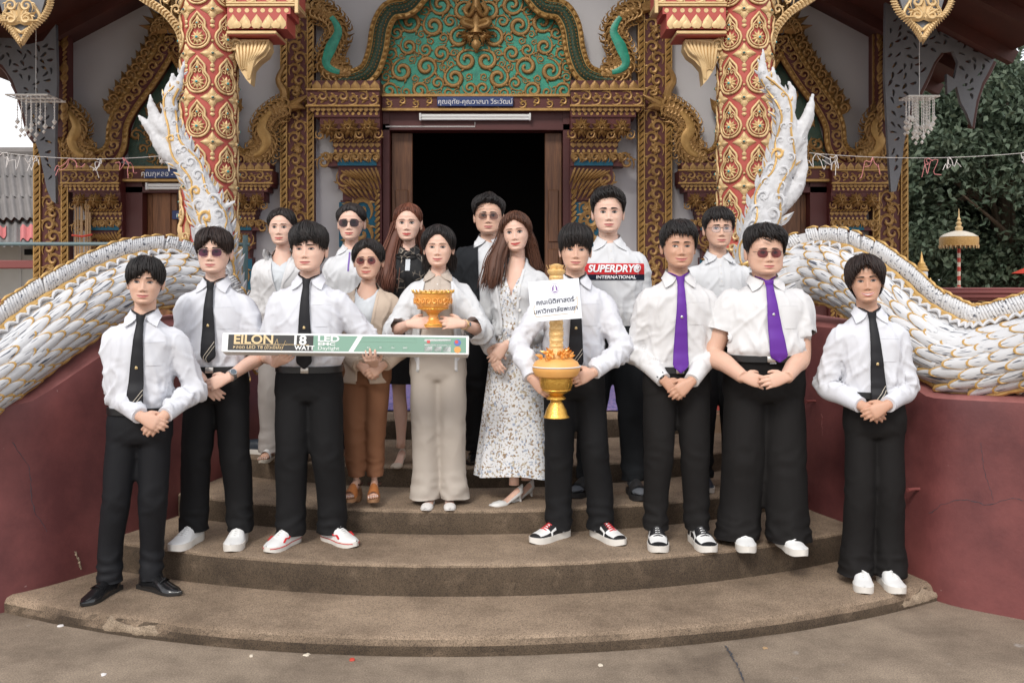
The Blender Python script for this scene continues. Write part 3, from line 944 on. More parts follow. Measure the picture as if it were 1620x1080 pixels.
# tail flames rising in front of the columns: white carved plaster with gilt edges
def flame_tail(path, rads, barbs, label, d):
    """path: (px,py) up the tail; barbs: list of (points px, radius)"""
    root = thing('naga_tail', label, 'naga tail', W(path[0][0], path[0][1] + 40, d))
    mb = MB()
    P = lerp_path([W(x, y, d + dd) for x, y, dd in path], 60)
    L = np.linspace(0, 1, 60)
    rad = np.interp(L, np.linspace(0, 1, len(rads)), rads)
    mb.tube(P, rad, 18, up=(0, 1, 0), flat=.8)
    for bp, br in barbs:
        Q = lerp_path([W(x, y, d + dd) for x, y, dd in bp], 24)
        u = np.linspace(0, 1, 24)
        mb.tube(Q, np.interp(u, [0, .3, .75, 1], [br, br * .95, br * .5, .007]), 10, up=(0, 1, 0), flat=.75)
    V, N_, Fs = remesh(mb, .011, 3)
    # carved relief: flowing flutes + swirls, kept in the geometry
    q = pn(V * np.array([9, 9, 6]) + 3) * 1.2
    fl = np.abs(pn(np.stack([V[:, 0] * 26 + q * 2.2, V[:, 1] * 20, V[:, 2] * 9 + q * 1.8], 1)))
    disp = .018 * (.28 - fl) + .004 * pn(V * 70)
    V2 = V + N_ * disp[:, None]
    b = MB().add(V2, Fs)
    obj('tail_flame', b, 'naga_white', root)
    # gilt edge bands and rolled scroll relief on the surface
    bv = BVHTree.FromPolygons(V2.tolist(), Fs)
    gb = MB(); sb = MB()
    cp = Vector((0, 0, CAM_H))
    rs = random.Random(int(path[0][0]))
    for i in range(3, 57, 3):
        c = P[i]; r_ = rad[i]
        t_ = unit(P[min(i + 2, 59)] - P[i - 2])
        view = unit(np.array(cp) - c)
        sd = unit(np.cross(t_, view))
        for sg in (-1, 1):
            ctr = c + sd * sg * r_ * rs.uniform(.2, .55)
            hit = bv.ray_cast(Vector(ctr + view * .6), Vector(-view))
            if hit[0] is None: continue
            k = r_ * rs.uniform(.28, .46)
            x = sd * sg; z = t_ * 1.0
            y = np.cross(z, x); y = y if y @ view < 0 else -y
            M = Mx(np.array(hit[0]) + view * .004, x * k, y * k * .55, z * k)
            (sb if rs.random() < .85 else gb).merge(CURL_S, M)
    for sg in (-1, 1):                      # wavy gilt line running up each flank
        pts = []
        for i in range(2, 56):
            t_ = unit(P[min(i + 2, 59)] - P[max(i - 2, 0)]); view = unit(np.array(cp) - P[i]); sd = unit(np.cross(t_, view))
            ctr = P[i] + sd * sg * rad[i] * (.62 + .28 * math.sin(i * .55 + sg))
            hit = bv.ray_cast(Vector(ctr + view * .6), Vector(-view))
            if hit[0] is not None: pts.append(np.array(hit[0]) + view * .002)
        if len(pts) > 5: gb.tube(lerp_path(pts[::3], 50), .008, 6)
    # jagged flame tongues along both flanks
    fl_ = MB()
    for i in range(4, 58, 2):
        t_ = unit(P[min(i + 2, 59)] - P[i - 2]); view = unit(np.array(cp) - P[i]); sd = unit(np.cross(t_, view))
        for sg in (-1, 1):
            if rs.random() < .12: continue
            q = P[i] + sd * sg * rad[i] * .86
            Zd = unit(t_ * rs.uniform(.8, 1.3) + sd * sg * rs.uniform(.35, .8)); Xd = unit(np.cross(view, Zd))
            ln_ = rad[i] * rs.uniform(.55, 1.0) + .02
            fl_.merge(LEAF, Mx(q, Xd * ln_ * .5, -view * ln_ * .6, Zd * ln_)); fl_.merge(LEAF, Mx(q, -Xd * ln_ * .5, view * ln_ * .6, Zd * ln_))
            if rs.random() < .5: gb.tube([q, q + Zd * ln_ * .5 + view * .01, q + Zd * ln_ * .95], [.006, .006, .002], 5)
    obj('flame_tongues', fl_, 'naga_white', root, kind='stuff')
    obj('scroll_relief', sb, 'naga_white', root, kind='stuff'); obj('gilt_edge', gb, 'naga_gold', root)
    return root
flame_tail([(352, 520, .1), (345, 440, .05), (338, 360, 0), (318, 300, 0), (292, 250, 0), (272, 205, 0), (268, 160, 0), (282, 135, 0), (292, 95, 0)], [.15, .135, .125, .115, .09, .08, .055, .038, .006],
           [([(300, 262, 0), (262, 235, 0), (240, 205, 0), (217, 181, 0)], .075), ([(275, 215, 0), (250, 195, 0), (240, 170, 0), (237, 149, 0)], .06),
            ([(270, 175, 0), (268, 150, 0), (272, 130, 0), (274, 115, 0)], .05), ([(328, 330, -.05), (322, 350, -.06), (333, 385, -.05), (352, 400, -.02)], .05),
            ([(330, 330, 0), (350, 330, 0), (372, 318, 0)], .03), ([(295, 262, 0), (300, 232, 0), (303, 215, 0)], .03)],
           'white plaster naga tail flaming up before the left red column', 6.5)
flame_tail([(1190, 520, .1), (1192, 440, .05), (1205, 360, 0), (1222, 300, 0), (1240, 245, 0), (1245, 200, 0), (1232, 150, 0), (1208, 120, 0), (1207, 76, 0)], [.15, .145, .14, .12, .105, .085, .065, .045, .006],
           [([(1245, 250, 0), (1265, 210, 0), (1278, 185, 0), (1286, 148, 0)], .07), ([(1240, 195, 0), (1250, 165, 0), (1253, 145, 0), (1247, 128, 0)], .05),
            ([(1222, 140, 0), (1224, 125, 0), (1222, 105, 0)], .035), ([(1230, 330, 0), (1258, 300, 0), (1270, 270, 0), (1276, 238, 0)], .06), ([(1226, 290, 0), (1255, 262, 0), (1272, 235, 0), (1276, 216, 0)], .05)],
           'white plaster naga tail flaming up before the right red column', 6.5)
# ---------------------------------------------------------------- temple front
FD = 10.0
DX = 754.0                                        # door axis in picture columns
def fx(px): return (px - 810.0) * FD / FPX
def fz(py): return CAM_H - (py - HZ) * FD / FPX
temple = thing('temple', 'ornate gilded temple front with carved doorways and red columns', 'temple', (fx(DX), FD, .63))

# wall, in pieces round the three openings
mb = MB()
def wallrect(x0, x1, y0, y1):
    a, b, c, d_ = fx(x0), fx(x1), fz(y1), fz(y0)
    mb.box(((a + b) / 2, FD + .15, (c + d_) / 2), (b - a, .3, d_ - c))
TOP = -230
FLOOR = 592
for x0, x1, y0, y1 in ((62, 208, TOP, FLOOR), (352, 612, TOP, FLOOR), (897, 1158, TOP, FLOOR), (1301, 1428, TOP, FLOOR), (208, 352, TOP, 262), (1158, 1301, TOP, 262), (612, 897, TOP, 160)):
    wallrect(x0, x1, y0, y1)
obj('wall', mb, 'wall_paint', temple, smooth=False)
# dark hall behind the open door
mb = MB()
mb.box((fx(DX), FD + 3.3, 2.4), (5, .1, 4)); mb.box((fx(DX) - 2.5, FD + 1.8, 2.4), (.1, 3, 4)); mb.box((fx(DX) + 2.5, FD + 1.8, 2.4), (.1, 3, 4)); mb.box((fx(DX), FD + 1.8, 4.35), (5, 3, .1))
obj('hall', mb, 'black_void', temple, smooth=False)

# --- front roof over the porch (gives the shade the front stands in)
mb = MB()
for sg in (-1, 1):
    # the centre nave is steep, the side aisles shallower
    for (xa, za), (xb, zb) in (((0, 7.4), (2.9, 5.35)), ((2.7, 5.0), (5.0, 3.78))):
        n_ = unit([za - zb, 0, xb - xa])
        mid = np.array([fx(DX) + sg * (xa + xb) / 2, 10.35, (za + zb) / 2])
        ln = math.hypot(xb - xa, za - zb)
        rot = Matrix.Rotation(sg * math.atan2(za - zb, xb - xa), 3, 'Y')
        mb.box(mid, (ln, 6.1, .1), rot=rot)
    for yy in np.arange(8.0, 13, .75):
        rot = Matrix.Rotation(sg * math.atan2(5.0 - 3.78, 2.3), 3, 'Y')
        mb.box((fx(DX) + sg * 3.85, yy, 4.28), (2.6, .09, .12), rot=rot)
obj('roof', mb, 'roof_wood', temple, smooth=False)

# --- generic ornaments
def band_scroll(mb, x0, x1, z0, z1, y, m=0, k=None, step=None):
    """running vine of alternating scrolls filling a tall or wide strip"""
    tall = (z1 - z0) > (x1 - x0)
    wd = (x1 - x0) if tall else (z1 - z0)
    ln = (z1 - z0) if tall else (x1 - x0)
    st = step or wd * .62
    n = max(2, int(ln / st))
    for i in range(n):
        t_ = (i + .5) * ln / n
        sg = 1 if i % 2 else -1
        o = sg * wd * .13
        r_ = wd * .36 * random.uniform(.94, 1.06)
        if tall:
            p = ((x0 + x1) / 2 + o, y, z0 + t_); X = np.array([sg, 0, 0]); Z = np.array([0, 0, 1])
        else:
            p = (x0 + t_, y, (z0 + z1) / 2 + o); X = np.array([0, 0, sg]); Z = np.array([1, 0, 0])
        mb.merge(CURL_S, Mx(p, X * r_, np.array([0, r_ * .8, 0]), Z * r_), m)
        # leaf in the spandrel
        if tall: q = ((x0 + x1) / 2 - sg * wd * .34, y, z0 + t_ - st * .2); Zl = np.array([sg * .5, 0, .85])
        else: q = (x0 + t_ - st * .2, y, (z0 + z1) / 2 - sg * wd * .34); Zl = np.array([.85, 0, sg * .5])
        Xl = np.array([Zl[2], 0, -Zl[0]])
        mb.merge(LEAF, Mx(q, Xl * wd * .22, np.array([0, wd * .3, 0]), Zl * wd * .42), m)

def leaf_row(mb, x0, x1, z, h, y, n, m=0, down=False, dp=.5):
    w_ = (x1 - x0) / n
    for i in range(n):
        sg = -1 if down else 1
        mb.merge(LEAF, Mx((x0 + (i + .5) * w_, y, z), np.array([w_ * 1.25 * sg, 0, 0]), np.array([0, h * dp, 0]), np.array([0, 0, h * sg])), m)

def bead_row(mb, x0, x1, z, r_, y, n, m=0):
    for i in range(n):
        x = x0 + (x1 - x0) * (i + .5) / n
        mb.lathe([(r_ * .4, 0), (r_, 0), (r_, .012), (r_ * .6, .02), (.0005, .014)], 8, (x, y, z), m, axis=1)

def rope(mb, x, z0, z1, y, r_, m=0, horiz=False, pitch=None):
    """twisted edging"""
    ln = z1 - z0
    pit = pitch or r_ * 2.2
    n = max(2, int(ln / pit))
    for i in range(n):
        t_ = z0 + (i + .5) * ln / n
        if horiz: a, b = (t_ - pit * .5, y, x - r_ * .8), (t_ + pit * .5, y, x + r_ * .8)
        else: a, b = (x - r_ * .8, y, t_ - pit * .5), (x + r_ * .8, y, t_ + pit * .5)
        mb.tube([a, ((a[0] + b[0]) / 2, y - r_ * .3, (a[2] + b[2]) / 2), b], [r_ * .45, r_ * .7, r_ * .45], 5, m)

# --- pilasters on the wall
def pilaster(x0, x1, z0=.63, z1=5.3):
    a, b = fx(x0), fx(x1)
    y = FD - .10
    mb = MB(); mb.box(((a + b) / 2, FD - .05, (z0 + z1) / 2), (b - a, .1, z1 - z0))
    p = obj('pilaster', mb, 'dark_red', temple, smooth=False)
    wd = b - a
    g = MB()
    for xx in (a + wd * .10, b - wd * .10):
        rope(g, xx, z0, z1, y - .018, wd * .085, 0)
        for s_ in (-1, 1): g.box((xx + s_ * wd * .085, y - .012, (z0 + z1) / 2), (.014, .03, z1 - z0))
    obj('rope_border', g, 'old_gold_bright', p)
    g = MB(); band_scroll(g, a + wd * .23, b - wd * .23, z0 + .05, z1, y - .006)
    zz = z0 + .5
    while zz < z1:
        for k in range(8):
            an = k * PI / 4
            g.merge(LEAF, Mx(((a + b) / 2, y - .02, zz), np.array([math.cos(an), 0, -math.sin(an)]) * .045, np.array([0, .05, 0]), np.array([math.sin(an), 0, math.cos(an)]) * .055))
        zz += .62
    obj('scrollwork', g, 'old_gold', p, kind='stuff')
for x0, x1 in ((62, 116), (448, 500), (1007, 1060), (1374, 1429)): pilaster(x0, x1)
# square shaft pieces beside the outer pilasters
for x0, x1 in ((88, 122), (1376, 1400)):
    mb = MB(); mb.box((fx((x0 + x1) / 2), FD - .16, 4.2), (fx(x1) - fx(x0), .12, 2.2))
    p = obj('corner_shaft', mb, 'dark_red', temple, smooth=False)
    g = MB(); rope(g, fx(x1) - .02, 3.1, 5.2, FD - .235, .022); rope(g, fx(x0) + .02, 3.1, 5.2, FD - .235, .022)
    for zc in (3.35, 3.75, 4.1): leaf_row(g, fx(x0) - .02, fx(x1) + .02, zc, .14, FD - .235, 3); leaf_row(g, fx(x0) - .02, fx(x1) + .02, zc, .12, FD - .235, 3, down=True)
    obj('scrollwork', g, 'old_gold', p)

# --- capital stacks beside each door
def capital(inner, dr, sc, ytop, name='door_pier'):
    """inner: picture column of the edge next to the door; dr: outward direction; sc: size"""
    k = sc * FD / FPX
    xi = fx(inner); z0 = fz(ytop)
    def X(u): return xi + dr * u * k
    def Z(v): return z0 - v * k
    core = MB()
    prof = [(0, 15, 104, .30), (15, 40, 110, .34), (40, 46, 108, .33), (46, 56, 100, .31), (56, 74, 92, .29), (74, 90, 78, .25), (90, 100, 74, .23), (100, 112, 72, .22), (112, 130, 84, .24), (130, 165, 66, .21), (165, 182, 60, .18)]
    zf = .63
    for v0, v1, u, dp in prof:
        a, b = sorted((X(0), X(u)))
        core.box(((a + b) / 2, FD - dp * sc / 2, (Z(v0) + Z(v1)) / 2), (b - a, dp * sc, (v1 - v0) * k))
    a, b = sorted((X(0), X(64)))
    core.box(((a + b) / 2, FD - .08, (Z(182) + zf) / 2), (b - a, .16, Z(182) - zf))
    p = obj(name, core, 'dark_red', temple, smooth=False)
    g = MB(); g2 = MB()
    def front(dp): return FD - dp * sc - .004
    def span(u, m_=0): return sorted((X(m_), X(u)))
    a, b = span(104); leaf_row(g, a, b, Z(15), 15 * k, front(.30), 7)
    a, b = span(110)
    for v in (15, 40): g2.box(((a + b) / 2, front(.34), Z(v)), (b - a + .02, .035, 2.6 * k))
    band_scroll(g, a, b, Z(39), Z(17), front(.34), step=15 * k)
    a, b = span(106); leaf_row(g, a, b, Z(42.5), 7 * k, front(.33), 13, down=True)
    a, b = span(100); bead_row(g2, a, b, Z(51), 2.6 * k, front(.31), 11)
    # big cushion scrolls: a bulging roll plus large curls
    for j in range(3):
        u = 16 + j * 31
        r_ = 17 * k
        cx, cz = X(u), Z(73)
        dp = .29 - .02 * j
        for ring, (rq, nn_, dz) in enumerate(((.62, 11, 0), (.36, 8, .03), (.12, 5, .055))):          # rosette of overlapping leaves
            for q in range(nn_):
                an = q * 2 * PI / nn_ + ring * .3
                Zd = np.array([math.sin(an), 0, math.cos(an)]); Xd = np.array([math.cos(an), 0, -math.sin(an)])
                g.merge(LEAF, Mx((cx + Zd[0] * r_ * rq * .55, front(dp) - .03 - dz, cz + Zd[2] * r_ * rq * .55), Xd * r_ * .42, np.array([0, r_ * .9, 0]), Zd * r_ * .62))
        g.merge(CURL_S, Mx((cx, front(dp) - .10, cz), np.array([dr * r_ * .3, 0, 0]), np.array([0, r_ * .4, 0]), np.array([0, 0, r_ * .3])))
        for sg in (-1, 1): g.merge(CURL_S, Mx((cx + sg * r_ * .8, front(dp) - .03, cz - r_ * .6), np.array([sg * r_ * .42, 0, 0]), np.array([0, r_ * .5, 0]), np.array([0, 0, -r_ * .42])))
    a, b = span(78); rope(g2, Z(91), a, b, front(.25) - .01, 2.6 * k, horiz=True)
    a, b = span(74); bead_row(g2, a, b, Z(106.5), 2.4 * k, front(.23), 9); leaf_row(g, a, b, Z(94), 8 * k, front(.23), 8, down=True)
    # drooping leaves over blue glass
    a, b = span(66, 6)
    obj('glass_inlay', MB().box(((a + b) / 2, FD - .245 * sc, Z(123)), (b - a, .012, 13 * k)), 'blue_glass', p, smooth=False)
    obj('glass_inlay', MB().box(((a + b) / 2, FD - .165, Z(220)), (b - a, .012, 70 * k)), 'blue_glass', p, smooth=False)
    a, b = span(84); leaf_row(g, a, b, Z(110), 15 * k, front(.25), 7, down=True, dp=1.1)
    for j in range(6):
        cx = X(8 + j * 15); g.merge(CURL_S, Mx((cx, front(.26), Z(117)), np.array([dr * 8 * k, 0, 0]), np.array([0, 8 * k, 0]), np.array([0, 0, 8 * k])))
    g.merge(CURL, Mx((X(88), front(.22), Z(124)), np.array([dr * 11 * k, 0, 0]), np.array([0, 10 * k, 0]), np.array([0, 0, 11 * k])))
    # feathered wing below
    for row, (v0, ln, n_) in enumerate(((132, 28, 9), (146, 26, 8), (160, 24, 7))):
        for j in range(n_):
            u = 8 + j * 60 / n_ + row * 2
            ang = R(20 + j * 5) * dr
            Zd = np.array([math.sin(ang) * -1, 0, -math.cos(ang)])
            Xd = np.array([Zd[2], 0, -Zd[0]])
            g.merge(LEAF, Mx((X(u) , front(.21) - .02 + .012 * row, Z(v0 + (j * .6))), Xd * 5.5 * k, np.array([0, .06, 0]), Zd * ln * k))
    g.merge(CURL, Mx((X(56), front(.2), Z(150)), np.array([dr * 13 * k, 0, 0]), np.array([0, 12 * k, 0]), np.array([0, 0, -13 * k])))
    # shaft: rope edge next to the door, scrolls over the glass
    rope(g2, X(6), zf, Z(128), FD - .185, 4 * k)
    a, b = span(60, 14); band_scroll(g, a, b, zf, Z(185), FD - .175, step=19 * k)
    band_scroll(g, a, (a + b) / 2, zf, Z(185), FD - .172, step=14 * k)
    obj('carved_leaves', g, 'old_gold', p, kind='stuff'); obj('gilt_mouldings', g2, 'old_gold_bright', p, kind='stuff')
    return p
capital(607, -1, 1.0, 137); capital(2 * DX - 607 - 1, 1, 1.0, 137)
SX = 279.0                                         # axis of the left side door
for ax in (SX, 2 * DX - SX):
    capital(ax - 74, -1, .80, 262); capital(ax + 74, 1, .80, 262)

# --- lintels, door frames, doors
def lintel(ax, hw, y0, y1):
    a, b = fx(ax - hw), fx(ax + hw)
    mb = MB(); mb.box(((a + b) / 2, FD - .05, (fz(y0) + fz(y1)) / 2), (b - a, .22, fz(y0) - fz(y1)))
    p = obj('lintel', mb, 'dark_red', temple, smooth=False)
    g = MB()
    for yy in (y0, y1): g.box(((a + b) / 2, FD - .165, fz(yy)), (b - a, .04, .025))
    band_scroll(g, a, b, fz(y1) + .02, fz(y0) - .02, FD - .165, step=.13)
    obj('scrollwork', g, 'old_gold_bright', p)
lintel(DX, 146, 156, 178); lintel(SX, 74, 268, 288); lintel(2 * DX - SX, 74, 268, 288)
def frame(ax, hw, ytop, wd, ydoor):
    mb = MB()
    zt = fz(ytop)
    mb.box((fx(ax), FD + .02, (fz(ytop) + fz(ydoor)) / 2), (2 * hw * FD / FPX, .2, fz(ytop) - fz(ydoor)))
    mb.box((fx(ax), FD - .085, fz(ydoor) + .03), (2 * hw * FD / FPX, .03, .06))
    for s_ in (-1, 1):
        mb.box((fx(ax + s_ * (hw - wd / 2)), FD + .02, (zt + .63) / 2), (wd * FD / FPX, .24, zt - .63))
    return obj('door_frame', mb, 'frame_red', temple, smooth=False)
frame(DX, 146, 178, 10, 208)
frame(SX, 74, 288, 26, 306); frame(2 * DX - SX, 74, 288, 26, 306)
def leafdoor(x0, x1, ytop, y, matn, ang=0):
    a, b = fx(x0), fx(x1)
    mb = MB()
    wd = abs(b - a)
    zt = fz(ytop)
    mb.box((0, 0, (zt + .64) / 2), (wd, .05, zt - .64), bev=.006)
    for zc, h in ((1.4, 1.1), (2.3, .55)): mb.box((0, -.032, zc), (wd * .62, .02, h), bev=.008)
    mb.box((wd * .4, -.04, 1.6), (.02, .03, .18), bev=.005)
    obj('door', mb, matn, temple, basis=Matrix.Translation(((a + b) / 2, y, 0)) @ Matrix.Rotation(ang, 4, 'Z'), smooth=False)
leafdoor(619, 652, 210, FD + .05, 'door_wood'); leafdoor(862, 889, 210, FD + .05, 'door_wood')
for ax in (SX, 2 * DX - SX):
    leafdoor(ax - 48, ax - 1, 306, FD + .06, 'door_wood_orange' if ax == SX else 'door_wood'); leafdoor(ax + 1, ax + 48, 306, FD + .06, 'door_wood_orange' if ax == SX else 'door_wood')

# --- fluorescent fittings, conduit, blue name plates
def fitting(x0, x1, yc, label):
    a, b = fx(x0), fx(x1)
    t_ = thing('lamp_fitting', label, 'lamp', ((a + b) / 2, FD - .12, fz(yc)))
    mb = MB(); mb.box(((a + b) / 2, FD - .13, fz(yc)), (b - a, .05, .035), bev=.008)
    for xx in (a, b): mb.box((xx, FD - .14, fz(yc + 2)), (.02, .06, .075), bev=.004)
    obj('housing', mb, 'lamp_white', t_)
    mb = MB(); mb.tube([(a + .01, FD - .14, fz(yc + 5)), (b - .01, FD - .14, fz(yc + 5))], .014, 10)
    obj('tube', mb, 'lamp_white', t_)
fitting(667, 838, 187, 'white fluorescent lamp fitting above the main door')
fitting(241, 330, 295, 'white fluorescent lamp fitting above the left side door')
fitting(2 * DX - 330, 2 * DX - 255, 295, 'white fluorescent lamp fitting above the right side door')
mb = MB(); mb.tube([(fx(612), FD - .1, fz(203)), (fx(752), FD - .1, fz(203)), (fx(752), FD - .1, fz(196))], .008, 6)
obj('conduit', mb, 'conduit', temple)

def plate(x0, x1, y0, y1, txt, y, label, size):
    a, b, c, d_ = fx(x0), fx(x1), fz(y1), fz(y0)
    t_ = thing('name_plate', label, 'sign', ((a + b) / 2, y, (c + d_) / 2))
    mb = MB(); mb.box(((a + b) / 2, y, (c + d_) / 2), (b - a, .02, d_ - c), bev=.004)
    obj('board', mb, 'sign_blue', t_)
    if not txt: return
    tm = text_mb(txt, size, .001)
    o = obj('lettering', MB().merge(tm, Matrix.Translation(((a + b) / 2, y - .0125, (c + d_) / 2 - .005)) @ Matrix.Rotation(PI / 2, 4, 'X')), 'sign_white', t_, smooth=False)
plate(694, 812, 159, 174, 'คุณอุทัย-คุณวาสนา วีระวัฒน์', FD - .2, 'blue name plate with white Thai lettering over the main door', .069)
plate(241, 300, 271, 285, 'คุณกุหลอ - คุณ', FD - .2, 'blue name plate with white Thai lettering over the left side door', .075)
plate(272, 312, 333, 347, 'คุณเศ', FD + .01, 'small blue name plate fixed to the left side door leaf', .075)
plate(2 * DX - 312, 2 * DX - 250, 271, 285, '', FD - .2, 'blue name plate over the right side door beside the naga tail', .075)

# --- main pediment: jade ground, scrolls, arched naga border
def poly_in(poly, x, z):
    c = False; j = len(poly) - 1
    for i in range(len(poly)):
        if (poly[i][1] > z) != (poly[j][1] > z) and x < (poly[j][0] - poly[i][0]) * (z - poly[i][1]) / (poly[j][1] - poly[i][1]) + poly[i][0]: c = not c
        j = i
    return c
half = [(DX, -70), (700, -45), (672, -8), (650, 22), (624, 30), (614, 62), (606, 100), (604, 130), (607, 157), (DX, 157)]
poly = [(fx(x), fz(y)) for x, y in half] + [(fx(2 * DX - x), fz(y)) for x, y in half[-2:0:-1]]
mb = MB(); mb.prism(poly[::-1], FD - .06, FD + .0)
ped = obj('pediment', mb, 'jade', temple, smooth=False)
hp = [(fx(x), fz(y)) for x, y in half]
circ = []
rs = random.Random(5)
for rad_try, tries in ((.115, 90), (.092, 260), (.072, 700), (.055, 1600), (.042, 2600), (.032, 3000)):
    for _ in range(tries):
        x = rs.uniform(fx(606), fx(DX)); z = rs.uniform(fz(157), fz(-40))
        if not poly_in(hp, x - rad_try * .75, z) or not poly_in(hp, x, z + rad_try * .75) or not poly_in(hp, x, z - rad_try * .75): continue
        if x + rad_try * .9 > fx(DX) : continue
        if x > fx(736) and z > fz(62): continue
        if all(math.hypot(x - a, z - b) > (rad_try + c) * .95 for a, b, c in circ): circ.append((x, z, rad_try))
cm_ = to_mesh('scroll', CURL); cm_.materials.append(MATS['old_gold'])
for x, z, r_ in circ:
    an = rs.uniform(0, 2 * PI)
    for sg in (-1, 1):
        xx = x if sg < 0 else 2 * fx(DX) - x
        X = np.array([math.cos(an), 0, math.sin(an)]) * r_; Z = np.array([-math.sin(an), 0, math.cos(an)]) * r_
        if sg > 0: X = X * np.array([-1, 1, 1]); Z = Z * np.array([-1, 1, 1])
        obj('scroll', cm_, None, ped, basis=Mx((xx, FD - .062, z), X, np.array([0, r_ * .75, 0]), Z))
# kneeling deity over a mask in the middle of the pediment
g = MB()
def fp(px, py, o=0): return np.array([fx(px), FD - .12 - o, fz(py)])
g.tube(lerp_path([fp(DX, 58), fp(DX, 44), fp(DX, 24), fp(DX, 8), fp(DX, 2)], 14), np.interp(np.linspace(0, 1, 14), [0, .25, .55, .8, 1], [.075, .06, .075, .05, .035]), 12, up=(0, -1, 0))
g.tube(lerp_path([fp(DX, 1), fp(DX, -8), fp(DX, -16), fp(DX, -32)], 10), [.035, .05, .055, .052, .045, .038, .03, .02, .012, .004], 10, up=(0, -1, 0))
for sg in (-1, 1):
    g.tube(lerp_path([fp(DX + sg * 10, 11), fp(DX + sg * 17, 24, .03), fp(DX + sg * 10, 33, .07), fp(DX + sg * 1, 22, .12)], 12), np.linspace(.03, .018, 12), 8, up=(0, -1, 0))
    g.tube(lerp_path([fp(DX + sg * 4, 42), fp(DX + sg * 18, 40, .06), fp(DX + sg * 20, 46, .08), fp(DX + sg * 4, 50, .05)], 12), np.linspace(.045, .025, 12), 8, up=(0, -1, 0))
    for j in range(4):
        an = R(35 + 22 * j) * sg
        g.merge(LEAF, Mx(fp(DX + sg * 5, 60), np.array([math.cos(an), 0, -math.sin(an)]) * .06, np.array([0, .15, 0]), np.array([math.sin(an), 0, -math.cos(an)]) * .16))
    g.merge(CURL, Mx(fp(DX + sg * 10, 58), np.array([sg * .06, 0, 0]), np.array([0, .06, 0]), np.array([0, 0, .06])))
leaf_row(g, fx(DX - 16), fx(DX + 16), fz(56), .13, FD - .12, 3, down=True, dp=1.0)
leaf_row(g, fx(DX - 8), fx(DX + 8), fz(68), .13, FD - .13, 1, down=True, dp=1.0)
obj('deity_relief', g, 'old_gold', ped)

